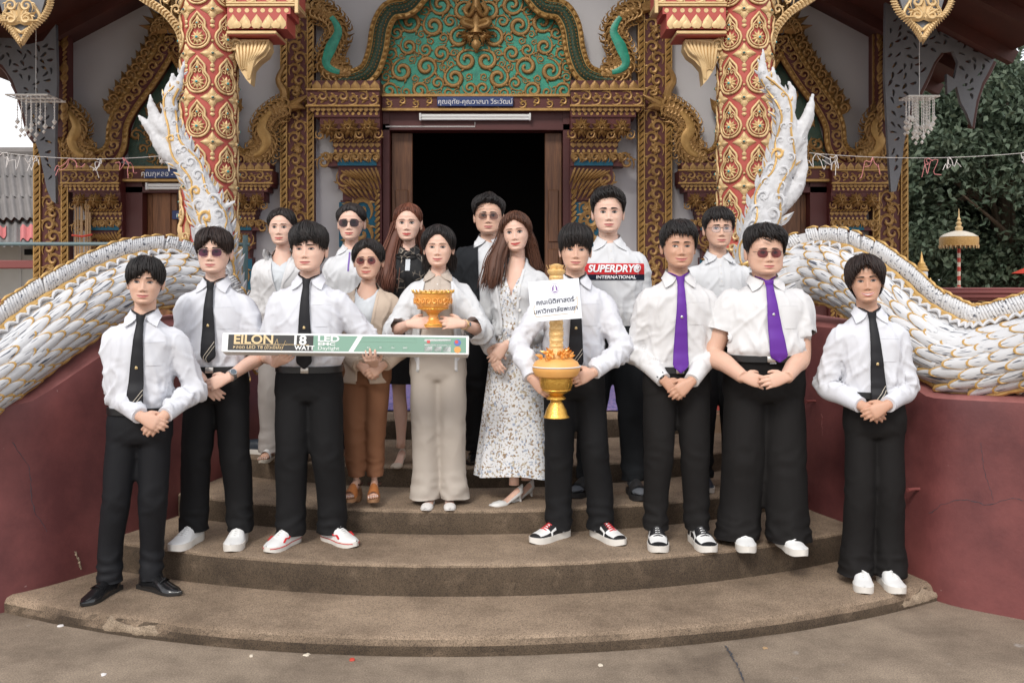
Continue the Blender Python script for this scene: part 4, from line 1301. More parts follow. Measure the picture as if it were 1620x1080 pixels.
def arch_border(ax, half_pts, wd, flames, dep, body_mat, neck, head_mat, name='arch_border'):
    """naga-bodied arch: half_pts picture points of the centre line of the left half; neck: rising naga neck"""
    for sg in (-1, 1):
        mir = (lambda x: x) if sg < 0 else (lambda x: 2 * ax - x)
        P = lerp_path([(fx(mir(x)), FD - .10, fz(y)) for x, y in half_pts], 50)
        T, N_, B = frames(P, (0, -1, 0))
        mb = MB()
        hw = wd * FD / FPX / 2
        rows = []
        for o, q in ((-1, 0), (-.95, .09), (-.6, .12), (0, .14), (.6, .12), (.95, .09), (1, 0)):
            rows.append(P + B * hw * o + np.array([0, -q * dep / .14, 0]) + np.array([0, .08, 0]))
        mb.grid(np.array(rows), flip=sg > 0)
        p = obj(name, mb, body_mat, temple)
        g = MB()
        for o, r_ in ((-1, .026), (-.72, .014), (.72, .014), (1, .026)):
            g.tube(P + B * hw * o + np.array([0, -dep * .75 + .08, 0]), r_, 7, up=(0, -1, 0))
        L_ = np.concatenate([[0], np.cumsum(np.linalg.norm(np.diff(P, axis=0), axis=1))])
        for s_ in np.arange(.03, L_[-1], .062):            # beaded inner and outer edge
            c = np.array([np.interp(s_, L_, P[:, k]) for k in range(3)]); b_ = unit([np.interp(s_, L_, B[:, k]) for k in range(3)]); t_ = unit([np.interp(s_, L_, T[:, k]) for k in range(3)])
            for o in (-1, 1):
                q = c + b_ * hw * o + np.array([0, -dep * .8 + .08, 0])
                g.tube([q - t_ * .025 - b_ * .012, q + np.array([0, -.02, 0]), q + t_ * .025 + b_ * .012], [.009, .017, .009], 5)
        obj('gilt_edge', g, 'old_gold_bright', p)
        g = MB()
        for s_ in np.arange(.06, L_[-1] - .04, hw * 1.15):   # scroll along the body
            c = np.array([np.interp(s_, L_, P[:, k]) for k in range(3)]); b_ = unit([np.interp(s_, L_, B[:, k]) for k in range(3)]); t_ = unit([np.interp(s_, L_, T[:, k]) for k in range(3)])
            if body_mat != 'jade_dark':
                g.merge(CURL_S, Mx(c + np.array([0, -dep + .075, 0]), t_ * hw * .62, np.array([0, hw * .5, 0]), b_ * hw * .62 * (1 if int(s_ / hw / 1.15) % 2 else -1)))
            else:
                for o in (-.4, 0, .4):
                    for ds in (0, hw * .38, hw * .76):
                        cc = np.array([np.interp(s_ + ds, L_, P[:, k]) for k in range(3)])
                        g.merge(LEAF, Mx(cc + b_ * hw * o * 1.0 + np.array([0, -dep + .085, 0]), b_ * hw * .22, np.array([0, .05, 0]), t_ * hw * .3), 0)
        # outward side for flames: away from the axis
        if flames:
            inner = np.array([fx(ax), FD, fz(260)])
            for s_ in np.arange(.05, L_[-1] * flames, .095):
                c = np.array([np.interp(s_, L_, P[:, k]) for k in range(3)]); b_ = unit([np.interp(s_, L_, B[:, k]) for k in range(3)]); t_ = unit([np.interp(s_, L_, T[:, k]) for k in range(3)])
                o = b_ if b_ @ (c - inner) > 0 else -b_
                Zd = unit(o - t_ * .55)
                Xd = np.cross(np.array([0, 1., 0]), Zd)
                q = c + o * hw * 1.0 + np.array([0, -.02, 0])
                g.merge(LEAF, Mx(q, Xd * .15, np.array([0, .25, 0]), Zd * .20)); g.merge(CURL_S, Mx(q + Zd * .10 + Xd * .02, Xd * .045, np.array([0, .06, 0]), Zd * .05))
                g.merge(CURL_S, Mx(q + Zd * .07 + np.array([0, -.05, 0]), Xd * .05, np.array([0, .05, 0]), Zd * .05))
        obj('carved_leaves', g, 'old_gold', p, kind='stuff')
        # naga neck and head rising at the foot of the arch
        Q = lerp_path([(fx(mir(x)), FD - .14, fz(y)) for x, y in neck], 40)
        u = np.linspace(0, 1, 40)
        sc = wd * FD / FPX
        nb = MB()
        nb.tube(Q, np.interp(u, [0, .15, .5, .75, .88, 1], [.5 * sc, .62 * sc, .5 * sc, .42 * sc, .5 * sc, .16 * sc]), 12, up=(0, -1, 0), flat=.7)
        h = obj('naga_neck', nb, 'old_gold', p)
        g = MB()
        T2, N2, B2 = frames(Q, (0, -1, 0))
        g.tube(Q[4:30] + np.array([0, -.42 * sc, 0]), np.interp(np.linspace(0, 1, 26), [0, .5, 1], [.03, .075, .03]) * sc * 4.5, 7, up=(0, -1, 0), m=1, flat=.4)
        for i in range(2, 38, 2):
            for o in (-1, 1):
                r_ = np.interp(u[i], [0, .15, .5, .75, .88, 1], [.5, .62, .5, .42, .5, .16]) * sc
                Zd = unit(B2[i] * o * .8 + T2[i] * (.75))
                Xd = np.cross(np.array([0, 1., 0]), Zd)
                big = .95 if o * (B2[i][0]) * sg < 0 else .65
                g.merge(LEAF, Mx(Q[i] + B2[i] * o * r_ * .8, Xd * .2 * sc * big, np.array([0, .5 * sc, 0]), Zd * .62 * sc * big))
                g.merge(CURL_S, Mx(Q[i] + B2[i] * o * r_ * .45 + np.array([0, -.3 * sc, 0]), B2[i] * o * .32 * sc, np.array([0, .3 * sc, 0]), T2[i] * .32 * sc)); g.merge(CURL_S, Mx(Q[i] + B2[i] * o * r_ * 1.25 + np.array([0, -.1 * sc, 0]), B2[i] * o * .22 * sc, np.array([0, .3 * sc, 0]), T2[i] * -.22 * sc))
        e = Q[-1]; t_ = T2[-1]
        for dz, l in ((.5, 1.1), (-.5, .8)):                 # open jaws and crest
            g.tube([e - t_ * .2 * sc, e + t_ * .45 * sc + np.array([0, -.05, dz * .3 * sc]), e + t_ * l * sc + np.array([0, -.04, dz * .75 * sc])], [.3 * sc, .2 * sc, .03 * sc], 7, up=(0, -1, 0))
        cr = Q[33]
        g.tube(lerp_path([cr, cr + np.array([sg * .25 * sc, 0, .9 * sc]), cr + np.array([sg * -.1 * sc, 0, 1.7 * sc]), cr + np.array([sg * .25 * sc, 0, 2.6 * sc])], 16), np.linspace(.34 * sc, .02, 16), 7, up=(0, -1, 0))
        obj('naga_crest', g, ['old_gold', 'jade'] if body_mat == 'jade_dark' else ['old_gold', 'old_gold_bright'], p, kind='stuff')
arch_border(DX, [(722, -72), (688, -35), (664, 0), (647, 18), (622, 24), (607, 48), (600, 88), (588, 118), (566, 131), (541, 134)], 27, 0, .2, 'jade_dark',
            [(560, 122), (537, 120), (522, 108), (530, 82), (541, 58), (530, 36), (515, 26), (492, 20)], 'old_gold')
for ax in (SX, 2 * DX - SX):
    o = ax - 279
    arch_border(ax, [(279 + o, 62), (264 + o, 92), (240 + o, 130), (212 + o, 168), (196 + o, 200), (192 + o, 232), (180 + o, 250), (160 + o, 256), (146 + o, 246)], 27, .62, .16, 'dark_red',
                [(160 + o, 254), (138 + o, 246), (128 + o, 228), (136 + o, 208), (128 + o, 190), (112 + o, 178), (90 + o, 172)], 'old_gold')
    hw = [(ax, 95), (ax - 30, 140), (ax - 62, 185), (ax - 74, 230), (ax - 74, 270)]
    pl = [(fx(x), fz(y)) for x, y in hw] + [(fx(2 * ax - x), fz(y)) for x, y in hw[-1:0:-1]]
    mb = MB(); mb.prism(pl[::-1], FD - .03, FD + .02)
    sp_ = obj('pediment', mb, 'jade_dark', temple, smooth=False)
    g = MB()
    for i in range(60):
        x = rs.uniform(ax - 66, ax + 66); y = rs.uniform(150, 262)
        if abs(x - ax) > (y - 95) * .62 - 8: continue
        r_ = rs.uniform(.04, .08); an = rs.uniform(0, 6.28)
        g.merge(CURL_S, Mx((fx(x), FD - .035, fz(y)), np.array([math.cos(an), 0, math.sin(an)]) * r_, np.array([0, r_, 0]), np.array([-math.sin(an), 0, math.cos(an)]) * r_))
    obj('scrollwork', g, 'old_gold', sp_)
    # finial mask at the peak of the side gable
    g = MB()
    for j in range(9):
        an = R(-80 + 20 * j)
        g.merge(LEAF, Mx((fx(ax), FD - .24, fz(58)), np.array([math.cos(an), 0, -math.sin(an)]) * .13, np.array([0, .3, 0]), np.array([math.sin(an), 0, math.cos(an)]) * .30))
        g.merge(CURL_S, Mx((fx(ax) + .13 * math.sin(an), FD - .29, fz(62) + .12 * math.cos(an)), np.array([.05, 0, 0]), np.array([0, .05, 0]), np.array([0, 0, .05])))
    for zz in (0, .25, .5): leaf_row(g, fx(ax - 12 + zz * 12), fx(ax + 12 - zz * 12), fz(40) + zz, .3, FD - .24, 2, dp=.6)
    obj('gable_finial', g, 'old_gold', sp_)

# ---------------------------------------------------------------- red columns of the porch
CD = 7.4
def gourd_mesh():
    """gourd-shaped gilt medallion; X is arc length, Z height, -Y outward; bent round the column later"""
    mb = MB()
    zk = [-.085, -.082, -.070, -.045, 0, .035, .058, .072, .085, .105, .125, .145, .165, .188]
    wk = [.0, .025, .050, .074, .088, .080, .062, .053, .054, .056, .050, .034, .016, .0]
    def outline(s_):
        zz_ = np.concatenate([np.linspace(-.085, -.06, 7), np.linspace(-.05, .188, 20)])
        L2 = [(-np.interp(z, zk, wk) * s_, 0, z * s_ + (1 - s_) * .012) for z in zz_]
        return L2 + [(-x, y, z) for x, y, z in L2[-2:0:-1]]
    for s_, r_, h in ((1.0, .0090, -.012), (.78, .0055, -.009)):
        o = outline(s_)
        o = [(x, h, z) for x, _, z in o]; o.append(o[0])
        mb.tube(o, r_, 6, 0, up=(0, -1, 0))
    for k in range(10):
        an = k * PI / 5
        mb.merge(LEAF, Mx((0, -.006, -.005), np.array([math.cos(an), 0, -math.sin(an)]) * .036, np.array([0, .07, 0]), np.array([math.sin(an), 0, math.cos(an)]) * .056))
    mb.lathe([(.017, 0), (.016, -.022), (.012, -.026)], 12, (0, 0, -.005), 0, axis=1)
    mb.lathe([(.0105, -.026), (.008, -.032), (.001, -.034)], 10, (0, 0, -.005), 1, axis=1)
    for sg in (-1, 1):
        mb.merge(CURL_S, Mx((sg * .020, -.006, .078), np.array([sg * .018, 0, 0]), np.array([0, .03, 0]), np.array([0, 0, .02]))); mb.merge(LEAF, Mx((sg * .012, -.005, .12), np.array([.02, 0, 0]), np.array([0, .05, 0]), np.array([-sg * .01, 0, .05])))
    mb.merge(LEAF, Mx((0, -.006, .10), np.array([.03, 0, 0]), np.array([0, .06, 0]), np.array([0, 0, .065])))
    mb.lathe([(.013, 0), (.012, -.018), (.009, -.021)], 10, (0, 0, .103), 0, axis=1)
    mb.lathe([(.008, -.021), (.006, -.026), (.001, -.028)], 8, (0, 0, .103), 1, axis=1)
    return mb
def flower_mesh():
    mb = MB()
    for k in range(4):
        an = k * PI / 2
        mb.merge(LEAF, Mx((0, -.004, 0), np.array([math.cos(an), 0, -math.sin(an)]) * .082, np.array([0, .09, 0]), np.array([math.sin(an), 0, math.cos(an)]) * (.078 if k % 2 == 0 else .088)))
        an += PI / 4
        mb.merge(LEAF, Mx((0, -.003, 0), np.array([math.cos(an), 0, -math.sin(an)]) * .045, np.array([0, .06, 0]), np.array([math.sin(an), 0, math.cos(an)]) * .05))
    mb.lathe([(.018, 0), (.017, -.024), (.012, -.028)], 12, (0, 0, 0), 0, axis=1)
    mb.lathe([(.0105, -.028), (.008, -.034), (.001, -.036)], 10, (0, 0, 0), 1, axis=1)
    # little pendant leaf and bead under it
    mb.merge(LEAF, Mx((0, -.004, -.105), np.array([.045, 0, 0]), np.array([0, .06, 0]), np.array([0, 0, .04])))
    mb.merge(LEAF, Mx((0, -.004, -.112), np.array([-.05, 0, 0]), np.array([0, .06, 0]), np.array([0, 0, -.03])))
    mb.lathe([(.011, 0), (.01, -.01), (.001, -.016)], 8, (0, 0, -.085 + .018), 0, axis=1)
    mb.lathe([(.011, 0), (.01, -.01), (.001, -.016)], 8, (0, 0, .098), 0, axis=1)
    return mb
def bend(mb, r_):
    V = mb.verts()
    a = V[:, 0] / r_; q = r_ - V[:, 1]
    o = MB(); o.v = [np.stack([q * np.sin(a), -q * np.cos(a), V[:, 2]], 1)]; o.n = len(V); o.f = mb.f; o.m = mb.m
    return o
CR = .205
gme = to_mesh('medallion', bend(gourd_mesh(), CR)); gme.materials.append(MATS['pale_gold']); gme.materials.append(MATS['gem_teal'])
fme = to_mesh('flower', bend(flower_mesh(), CR)); fme.materials.append(MATS['pale_gold']); fme.materials.append(MATS['gem_dark'])
for cpx, sd, off in ((331, -1, R(-6)), (1179, 1, R(14))):
    cx = (cpx - 810) * CD / FPX
    mb = MB(); mb.lathe([(CR, 1.9), (CR, 3.2), (CR - .004, 4.6)], 40, (cx, CD, 0))
    col = obj('column', mb, 'column_red', temple)
    pitch = .336
    z = 2.13
    j = 0
    while z < 4.3:
        for k in range(6):
            an = off + k * PI / 3
            M = Matrix.Translation((cx, CD, z)) @ Matrix.Rotation(an, 4, 'Z')
            if math.cos(an) > -.75: obj('medallion', gme, None, col, basis=M)
            an += PI / 6
            M = Matrix.Translation((cx, CD, z + pitch * .5 + .045)) @ Matrix.Rotation(an, 4, 'Z')
            if math.cos(an) > -.75: obj('flower', fme, None, col, basis=M)
        z += pitch
    # foot: bands of petals over a moulded base
    mb = MB(); mb.lathe([(.30, .63), (.30, .78), (.27, .80), (.27, .9), (.235, .95), (.225, 1.2), (.225, 1.75), (.24, 1.8), (.25, 1.86), (.235, 1.9), (.21, 1.93)], 40, (cx, CD, 0))
    base = obj('column_base', mb, 'column_red', col)
    g = MB()
    for zc, n_, h, r_, dn in ((1.93, 12, .16, .21, 0), (1.9, 14, .12, .24, 1), (1.72, 12, .15, .235, 1), (1.5, 12, .15, .23, 0), (1.5, 12, .16, .23, 1), (1.26, 12, .15, .23, 0), (1.26, 12, .14, .23, 1), (1.05, 12, .14, .235, 0), (.95, 12, .12, .25, 1), (.82, 14, .1, .28, 0)):
        for k in range(n_):
            an = k * 2 * PI / n_ + (zc * 7 % 1)
            d_ = np.array([math.sin(an), -math.cos(an), 0]); x_ = np.array([math.cos(an), math.sin(an), 0])
            g.merge(LEAF, Mx(np.array([cx, CD, zc]) + d_ * r_, x_ * .062 * (-1 if dn else 1), -d_ * .16, np.array([0, 0, -h if dn else h])))
            if k % 2 == 0: g.merge(CURL_S, Mx(np.array([cx, CD, zc + (.03 if not dn else -.03)]) + d_ * (r_ + .02), x_ * .035, -d_ * .04, np.array([0, 0, .035])))
    for zc, r_ in ((1.86, .25), (1.80, .24), (.79, .285)):
        pts = [(cx + (r_ + .004) * math.sin(q), CD - (r_ + .004) * math.cos(q), zc) for q in np.linspace(0, 2 * PI, 40)]
        g.tube(pts, .016, 6)
    obj('petal_bands', g, 'pale_gold', base, kind='stuff')
    # bracketed cornice on the inner side near the top
    inn = -sd
    y = CD
    def bx(u): return cx + inn * (CR - .02 + u)
    def zz(py): return CAM_H - (py - HZ) * CD / FPX
    k = CD / FPX
    mb = MB(); g = MB()
    for y0, y1, u in ((-40, 18, 108), (20, 31, 98), (31, 54, 92), (57, 64, 76)):
        a, b = sorted((bx(0), bx(u * k)))
        mb.box(((a + b) / 2, y, (zz(y0) + zz(y1)) / 2), (b - a, .30, zz(y0) - zz(y1)))
    br = obj('cornice', mb, 'column_red', col, smooth=False)
    a, b = sorted((bx(.0), bx(108 * k)))
    for yy in (-14, 14, 18): g.box(((a + b) / 2, y, zz(yy)), (b - a + .012, .33, .016), bev=.004)
    e = b if inn > 0 else a
    g.box((e, y - .15, zz(0)), (.03, .035, .3), bev=.004)
    band_scroll(g, a, b, zz(12), zz(-12), y - .155, step=.075)
    a, b = sorted((bx(.0), bx(98 * k))); bead_row(g, a, b, zz(25.5), .018, y - .152, 8)
    a, b = sorted((bx(.0), bx(92 * k))); leaf_row(g, a, b, zz(54), 22 * k, y - .155, 5, dp=.45); leaf_row(g, a + .04, b - .04, zz(54), 13 * k, y - .17, 5, dp=.45)
    a, b = sorted((bx(.0), bx(76 * k))); g.box(((a + b) / 2, y, zz(60)), (b - a + .01, .33, 5 * k), bev=.006)
    # feathered wing bracket
    X0 = bx(.03)
    wing = [(0, 66), (60, 66), (62, 80), (55, 92), (44, 100), (34, 112), (31, 136), (24, 128), (14, 112), (8, 96), (6, 84), (0, 80)]
    pw = [(bx(u * k), zz(v)) for u, v in wing]
    if inn > 0: pw = pw[::-1]
    wb = MB(); wb.prism(pw[::-1], y - .06, y + .06)
    for j in range(9):
        q = j / 8
        pts = [(bx((58 - 3 * q * 8) * k), 68 + 0), ]
        s0 = np.array([bx((60 - q * 50) * k), y - .066, zz(68 + q * 4)])
        s1 = np.array([bx((52 - q * 38) * k), y - .085, zz(86 + q * 8)])
        s2 = np.array([bx((38 - q * 22) * k), y - .07, zz(98 + q * 14)])
        s3 = np.array([bx((30 - q * 8) * k), y - .066, zz(120 + (8 if q < .5 else -2 - 6 * q))])
        wb.tube(lerp_path([s0, s1, s2, s3], 12), [.008, .012, .014, .014, .014, .013, .012, .011, .01, .008, .006, .003], 6, up=(0, -1, 0))
    wb.merge(CURL, Mx((bx(8 * k), y - .07, zz(76)), np.array([inn * .055, 0, 0]), np.array([0, .05, 0]), np.array([0, 0, .055])))
    obj('wing_bracket', wb, 'pale_gold', br)
    obj('gilt_mouldings', g, 'pale_gold', br, kind='stuff')
    # curved gilt arm running up and out to the hanging eave board
    out = sd
    pts = [(cx + out * (CR - .01), CD, zz(66)), (cx + out * (CR + .03), CD, zz(46)), (cx + out * (CR + .13), CD, zz(22)), (cx + out * (CR + .28), CD, zz(2)), (cx + out * (CR + .5), CD, zz(-25)), (cx + out * (CR + .9), CD, zz(-45))]
    P = lerp_path(pts, 40)
    g = MB()
    T_, N2, B2 = frames(P, (0, -1, 0))
    g.rings([np.array([P[i] + B2[i] * a_ + np.array([0, b_, 0]) for a_, b_ in ((-.03, -.05), (.03, -.05), (.03, .05), (-.03, .05))]) for i in range(40)])
    for i in range(1, 39):
        g.tube([P[i] + np.array([0, -.055, 0]) - B2[i] * .026, P[i] + np.array([0, -.065, 0]) + T_[i] * .01, P[i] + np.array([0, -.055, 0]) + B2[i] * .026], [.008, .011, .008], 5)
    for i in range(3, 30, 4):
        for q in (.07, .13):
            g.merge(CURL_S, Mx(P[i] + np.array([-out * q * .6, -.02, q]), np.array([out * .04, 0, 0]), np.array([0, .04, 0]), np.array([0, 0, .04])))
    obj('eave_arm', g, 'pale_gold', col)
# beam across the top, above the picture
mb = MB(); mb.box((fx(DX), CD, 4.72), (5.2, .34, .4)); obj('beam', mb, 'column_red', temple, smooth=False)

# hanging gilt heart-shaped pendants of the eave board
def pendant(px, tip, label):
    root = thing('eave_pendant', label, 'ornament', W(px, tip, CD))
    g = MB()
    for s_, r_ in ((1.0, .022), (.62, .014)):
        for sg in (-1, 1):
            pts = [W(px, tip * s_ + (1 - s_) * 24, CD), W(px + sg * 16 * s_, tip - 24 * s_ - (1 - s_) * 24, CD), W(px + sg * 38 * s_, tip - 46 * s_ - 14 * (1 - s_), CD), W(px + sg * 46 * s_, tip - 72 * s_, CD), W(px + sg * 30 * s_, tip - 100 * s_, CD)]
            P = lerp_path(pts, 30)
            g.tube(P, r_, 8, up=(0, -1, 0))
            if s_ == 1.0:
                for i in range(0, 30):
                    c = P[i]; o = unit([(c[0] - W(px, tip - 50, CD)[0]), 0, c[2] - W(px, tip - 50, CD)[2]])
                    g.tube([c - o * .02 + np.array([0, -.02, 0]), c + np.array([0, -.03, 0]), c + o * .035 + np.array([0, -.005, 0])], [.006, .011, .003], 5)
    obj('gilt_rim', g, 'pale_gold', root)
    g = MB()
    c = W(px, tip - 34, CD)
    for j in range(7):
        an = R(-90 + 30 * j)
        g.merge(LEAF, Mx(np.array(c) + np.array([0, -.03, 0]), np.array([math.cos(an), 0, -math.sin(an)]) * .08, np.array([0, .15, 0]), np.array([math.sin(an), 0, math.cos(an)]) * .15))
    for sg in (-1, 1):
        for dz in (0, .1):
            g.merge(CURL, Mx(np.array(c) + np.array([sg * .06, -.04, .02 + dz]), np.array([sg * .05, 0, 0]), np.array([0, .05, 0]), np.array([0, 0, .05])))
    obj('flower_relief', g, 'pale_gold', root)
    g = MB()
    pl = [W(px, tip - 8, CD), W(px + 30, tip - 48, CD), W(px + 38, tip - 76, CD), W(px, tip - 120, CD), W(px - 38, tip - 76, CD), W(px - 30, tip - 48, CD)]
    g.prism([(p.x, p.z) for p in pl], CD + .005, CD + .03)
    obj('back_board', g, 'grey_wood', root, smooth=False)
pendant(34, 70, 'gilded heart-shaped eave pendant at the top left corner')
pendant(1459, 64, 'gilded heart-shaped eave pendant at the top right')
mb = MB()
for sg in (-1, 1): mb.box((fx(DX) + sg * 3.55, CD, 4.2), (2.6, .1, .5))
obj('eave_board', mb, 'grey_wood', temple, smooth=False)
# ---------------------------------------------------------------- carved eave brackets
def fretwork(name, outline, holes, d, thick, label, edge=None, seed=1, rot=None):
    c = bpy.data.curves.new(name, 'CURVE')
    c.dimensions = '2D'; c.fill_mode = 'BOTH'; c.extrude = thick / 2
    def spl(pts):
        s_ = c.splines.new('POLY'); s_.points.add(len(pts) - 1); s_.use_cyclic_u = True
        for p, (x, y) in zip(s_.points, pts): p.co = (x, y, 0, 1)
    k = d / FPX
    def to2(px, py): return ((px - 810) * k, CAM_H - (py - HZ) * k)
    spl([to2(*p) for p in outline])
    rs = random.Random(seed)
    poly = outline
    cuts = []
    for hx in holes: spl([to2(*p) for p in hx])
    for _ in range(2600):
        xs = [p[0] for p in poly]; ys = [p[1] for p in poly]
        x, y = rs.uniform(min(xs), max(xs)), rs.uniform(min(ys), max(ys))
        ok = all(poly_in(poly, x + a, y + b) for a in (-7, 0, 7) for b in (-7, 0, 7)) and not any(poly_in(h, x + a, y + b) for h in holes for a in (-7, 0, 7) for b in (-7, 0, 7))
        if not ok or any(math.hypot(x - a, y - b) < 10.0 for a, b in cuts): continue
        cuts.append((x, y))
        an = rs.uniform(0, PI); L_ = rs.uniform(4.4, 6.6); w_ = rs.uniform(1.5, 2.6)
        pts = []
        for q in range(10):
            t_ = q / 10 * 2 * PI
            u, v = L_ * math.cos(t_), w_ * math.sin(t_) * (1 - .5 * math.cos(t_)) + .9 * math.cos(t_) ** 2
            pts.append(to2(x + u * math.cos(an) - v * math.sin(an), y + u * math.sin(an) + v * math.cos(an)))
        spl(pts)
    o = bpy.data.objects.new(name, c); C.objects.link(o)
    dg = bpy.context.evaluated_depsgraph_get()
    me = bpy.data.meshes.new_from_object(o.evaluated_get(dg))
    bpy.data.objects.remove(o); bpy.data.curves.remove(c)
    V = np.zeros(len(me.vertices) * 3); me.vertices.foreach_get('co', V); V = V.reshape(-1, 3)
    V = np.stack([V[:, 0], -V[:, 2] + d, V[:, 1]], 1)
    me.vertices.foreach_set('co', V.ravel()); me.flip_normals(); me.update()
    me.name = name
    root = thing(name, label, 'eave bracket', W(outline[0][0], outline[0][1], d))
    me.materials.clear(); me.materials.append(MATS['grey_wood'])
    obj('fretwork', me, None, root)
    if edge:
        mb = MB()
        for e in edge:
            P = lerp_path([W(x, y, d + .03) for x, y in e], 50)
            mb.tube(P, .035, 6, up=(0, 1, 0))
        obj('red_edge', mb, 'roof_wood', root)
    return root
fretwork('eave_bracket', [(-25, 60), (20, 62), (45, 72), (70, 66), (90, 40), (92, 120), (89, 230), (90, 322), (84, 318), (76, 300), (66, 250), (57, 222), (46, 205), (36, 165), (22, 128), (6, 104), (-25, 88)], [], 9.1, .05,
         'grey carved fretwork eave bracket hanging at the left edge', [[(-25, 90), (6, 106), (22, 130), (36, 167), (46, 207), (57, 224)]], 3)
fretwork('eave_bracket', [(1400, -40), (1640, -60), (1640, 8), (1606, 2), (1580, 12), (1560, 34), (1556, 62), (1566, 84), (1572, 76), (1571, 96), (1560, 118), (1552, 132), (1543, 160), (1536, 202), (1528, 180), (1518, 162), (1512, 138),
                          (1497, 150), (1496, 118), (1508, 126), (1514, 100), (1506, 82), (1488, 84), (1476, 100), (1466, 122), (1452, 150), (1440, 168), (1434, 200), (1428, 232), (1424, 270), (1416, 303), (1408, 304), (1404, 240), (1398, 120)], [], 9.1, .05,
         'grey carved fretwork eave bracket with pointed drops at the right', [[(1640, 12), (1606, 5), (1580, 14), (1562, 36), (1558, 62)], [(1571, 98), (1560, 120), (1552, 134), (1543, 162), (1536, 203)], [(1488, 84), (1476, 100), (1466, 124), (1452, 152), (1440, 170), (1434, 200)]], 9)
# ---------------------------------------------------------------- hanging crystal mobiles
def mobile(px0, px1, py, d, strands, lmax, label, wd=.35):
    a, b = W(px0, py, d), W(px1, py, d)
    root = thing('crystal_mobile', label, 'mobile', (a + b) / 2)
    mb = MB()
    for q in np.linspace(0, 1, 9): mb.tube([a.lerp(b, q), a.lerp(b, q) + Vector((0, wd, .0))], .006, 5)
    for q in (0, wd / 2, wd): mb.tube([a + Vector((0, q, 0)), b + Vector((0, q, 0))], .009, 5)
    mb.tube([(a + b) / 2 + Vector((0, wd / 2, 0)), (a + b) / 2 + Vector((0, wd / 2, 1.0))], .003, 4)
    obj('frame', mb, 'crystal', root)
    bead = MB().lathe([(.001, -.012), (.012, 0), (.001, .012)], 6)
    rs = random.Random(int(px0) + 3)
    for i in range(strands):
        q = (i + .5) / strands
        p = a.lerp(b, q) + Vector((0, rs.choice((0, wd / 2, wd)), 0))
        ln = lmax * (.5 + .5 * (1 - abs(2 * q - 1)) * rs.uniform(.7, 1)) * rs.uniform(.8, 1)
        s_ = MB()
        s_.tube([p, p - Vector((0, 0, ln))], .0035, 4)
        zz = .03
        while zz < ln:
            s_.merge(bead, Matrix.Translation(p - Vector((0, 0, zz))) @ Matrix.Scale(rs.choice((.6, .7, 1.0)), 4)); zz += .026
        s_.lathe([(.001, -.03), (.026, 0), (.001, .03)], 6, p - Vector((0, 0, ln)))
        s_.lathe([(.001, -.02), (.018, 0), (.001, .02)], 6, p - Vector((.012, 0, ln + .05)))
        obj('strand', s_, 'crystal', root)
mobile(8, 75, 150, 8.6, 9, .40, 'clear crystal mobile of hanging bead strings against the sky at left')
mobile(1437, 1487, 152, 8.6, 20, .40, 'gold and clear crystal mobile hanging before the tree at right', .2)
# ---------------------------------------------------------------- sacred threads strung across
def thread(p0, p1, sag, knots, label):
    root = thing('blessing_thread', label, 'thread', p0)
    P = [p0.lerp(p1, t_) - Vector((0, 0, sag * 4 * t_ * (1 - t_))) for t_ in np.linspace(0, 1, 20)]
    obj('string', MB().tube(P, .0025, 4), 'thread_white', root)
    rs = random.Random(int(p0.x * 100))
    for t_, col_ in knots:
        q = p0.lerp(p1, t_) - Vector((0, 0, sag * 4 * t_ * (1 - t_)))
        mb = MB()
        for s_ in range(3):
            a = [q]
            dx = rs.uniform(-.09, .09)
            for j in range(5): a.append(q + Vector((dx * (j + 1) / 3 + rs.uniform(-.02, .02), rs.uniform(-.03, .03), -.035 * (j + 1) * rs.uniform(.2, 1.1) + rs.uniform(-.02, .03))))
            mb.tube(lerp_path(a, 14), .0034, 4)
        obj('thread_tie', mb, col_, root)
thread(W(-20, 238, 8.3), W(290, 243, 8.3), .06, [(.08, 'thread_white'), (.25, 'thread_white'), (.42, 'thread_pink'), (.58, 'thread_white'), (.70, 'thread_pink'), (.88, 'thread_white')], 'white thread with pink and white ties strung at the left of the porch')
thread(W(1280, 242, 8.3), W(1640, 240, 8.3), .05, [(.03, 'thread_white'), (.12, 'thread_white'), (.28, 'thread_pink'), (.52, 'thread_pink'), (.62, 'thread_white'), (.95, 'thread_white')], 'white thread with pink and white ties strung at the right of the porch')
# bundle of incense sticks leaning by the left pilaster
root = thing('incense_bundle', 'bundle of long brown incense sticks leaning beside the left pilaster', 'incense', W(128, 440, 9.7))
for i in range(9):
    x = 118 + i * 3.2
    obj('stick', MB().tube([W(x, 470, 9.7), W(x + random.uniform(-3, 5), 325 + random.uniform(-8, 12), 9.75)], .009, 6), 'bamboo', root)
obj('tie', MB().tube([W(114, 372, 9.68), W(130, 374, 9.66), W(146, 371, 9.68)], .012, 6), 'paint_red', root)
# teal railing pipe crossing behind the left naga
root = thing('railing', 'thin teal pipe railing running behind the left naga', 'railing', W(100, 520, 6.9))
obj('rail', MB().tube([W(-60, 386, 6.9), W(320, 386, 6.9), W(395, 387, 6.9)], .014, 8), 'pipe_teal', root)
for x in (388,): obj('post', MB().tube([W(x, 640, 6.9), W(x, 372, 6.9)], .02, 8), 'pipe_teal', root)

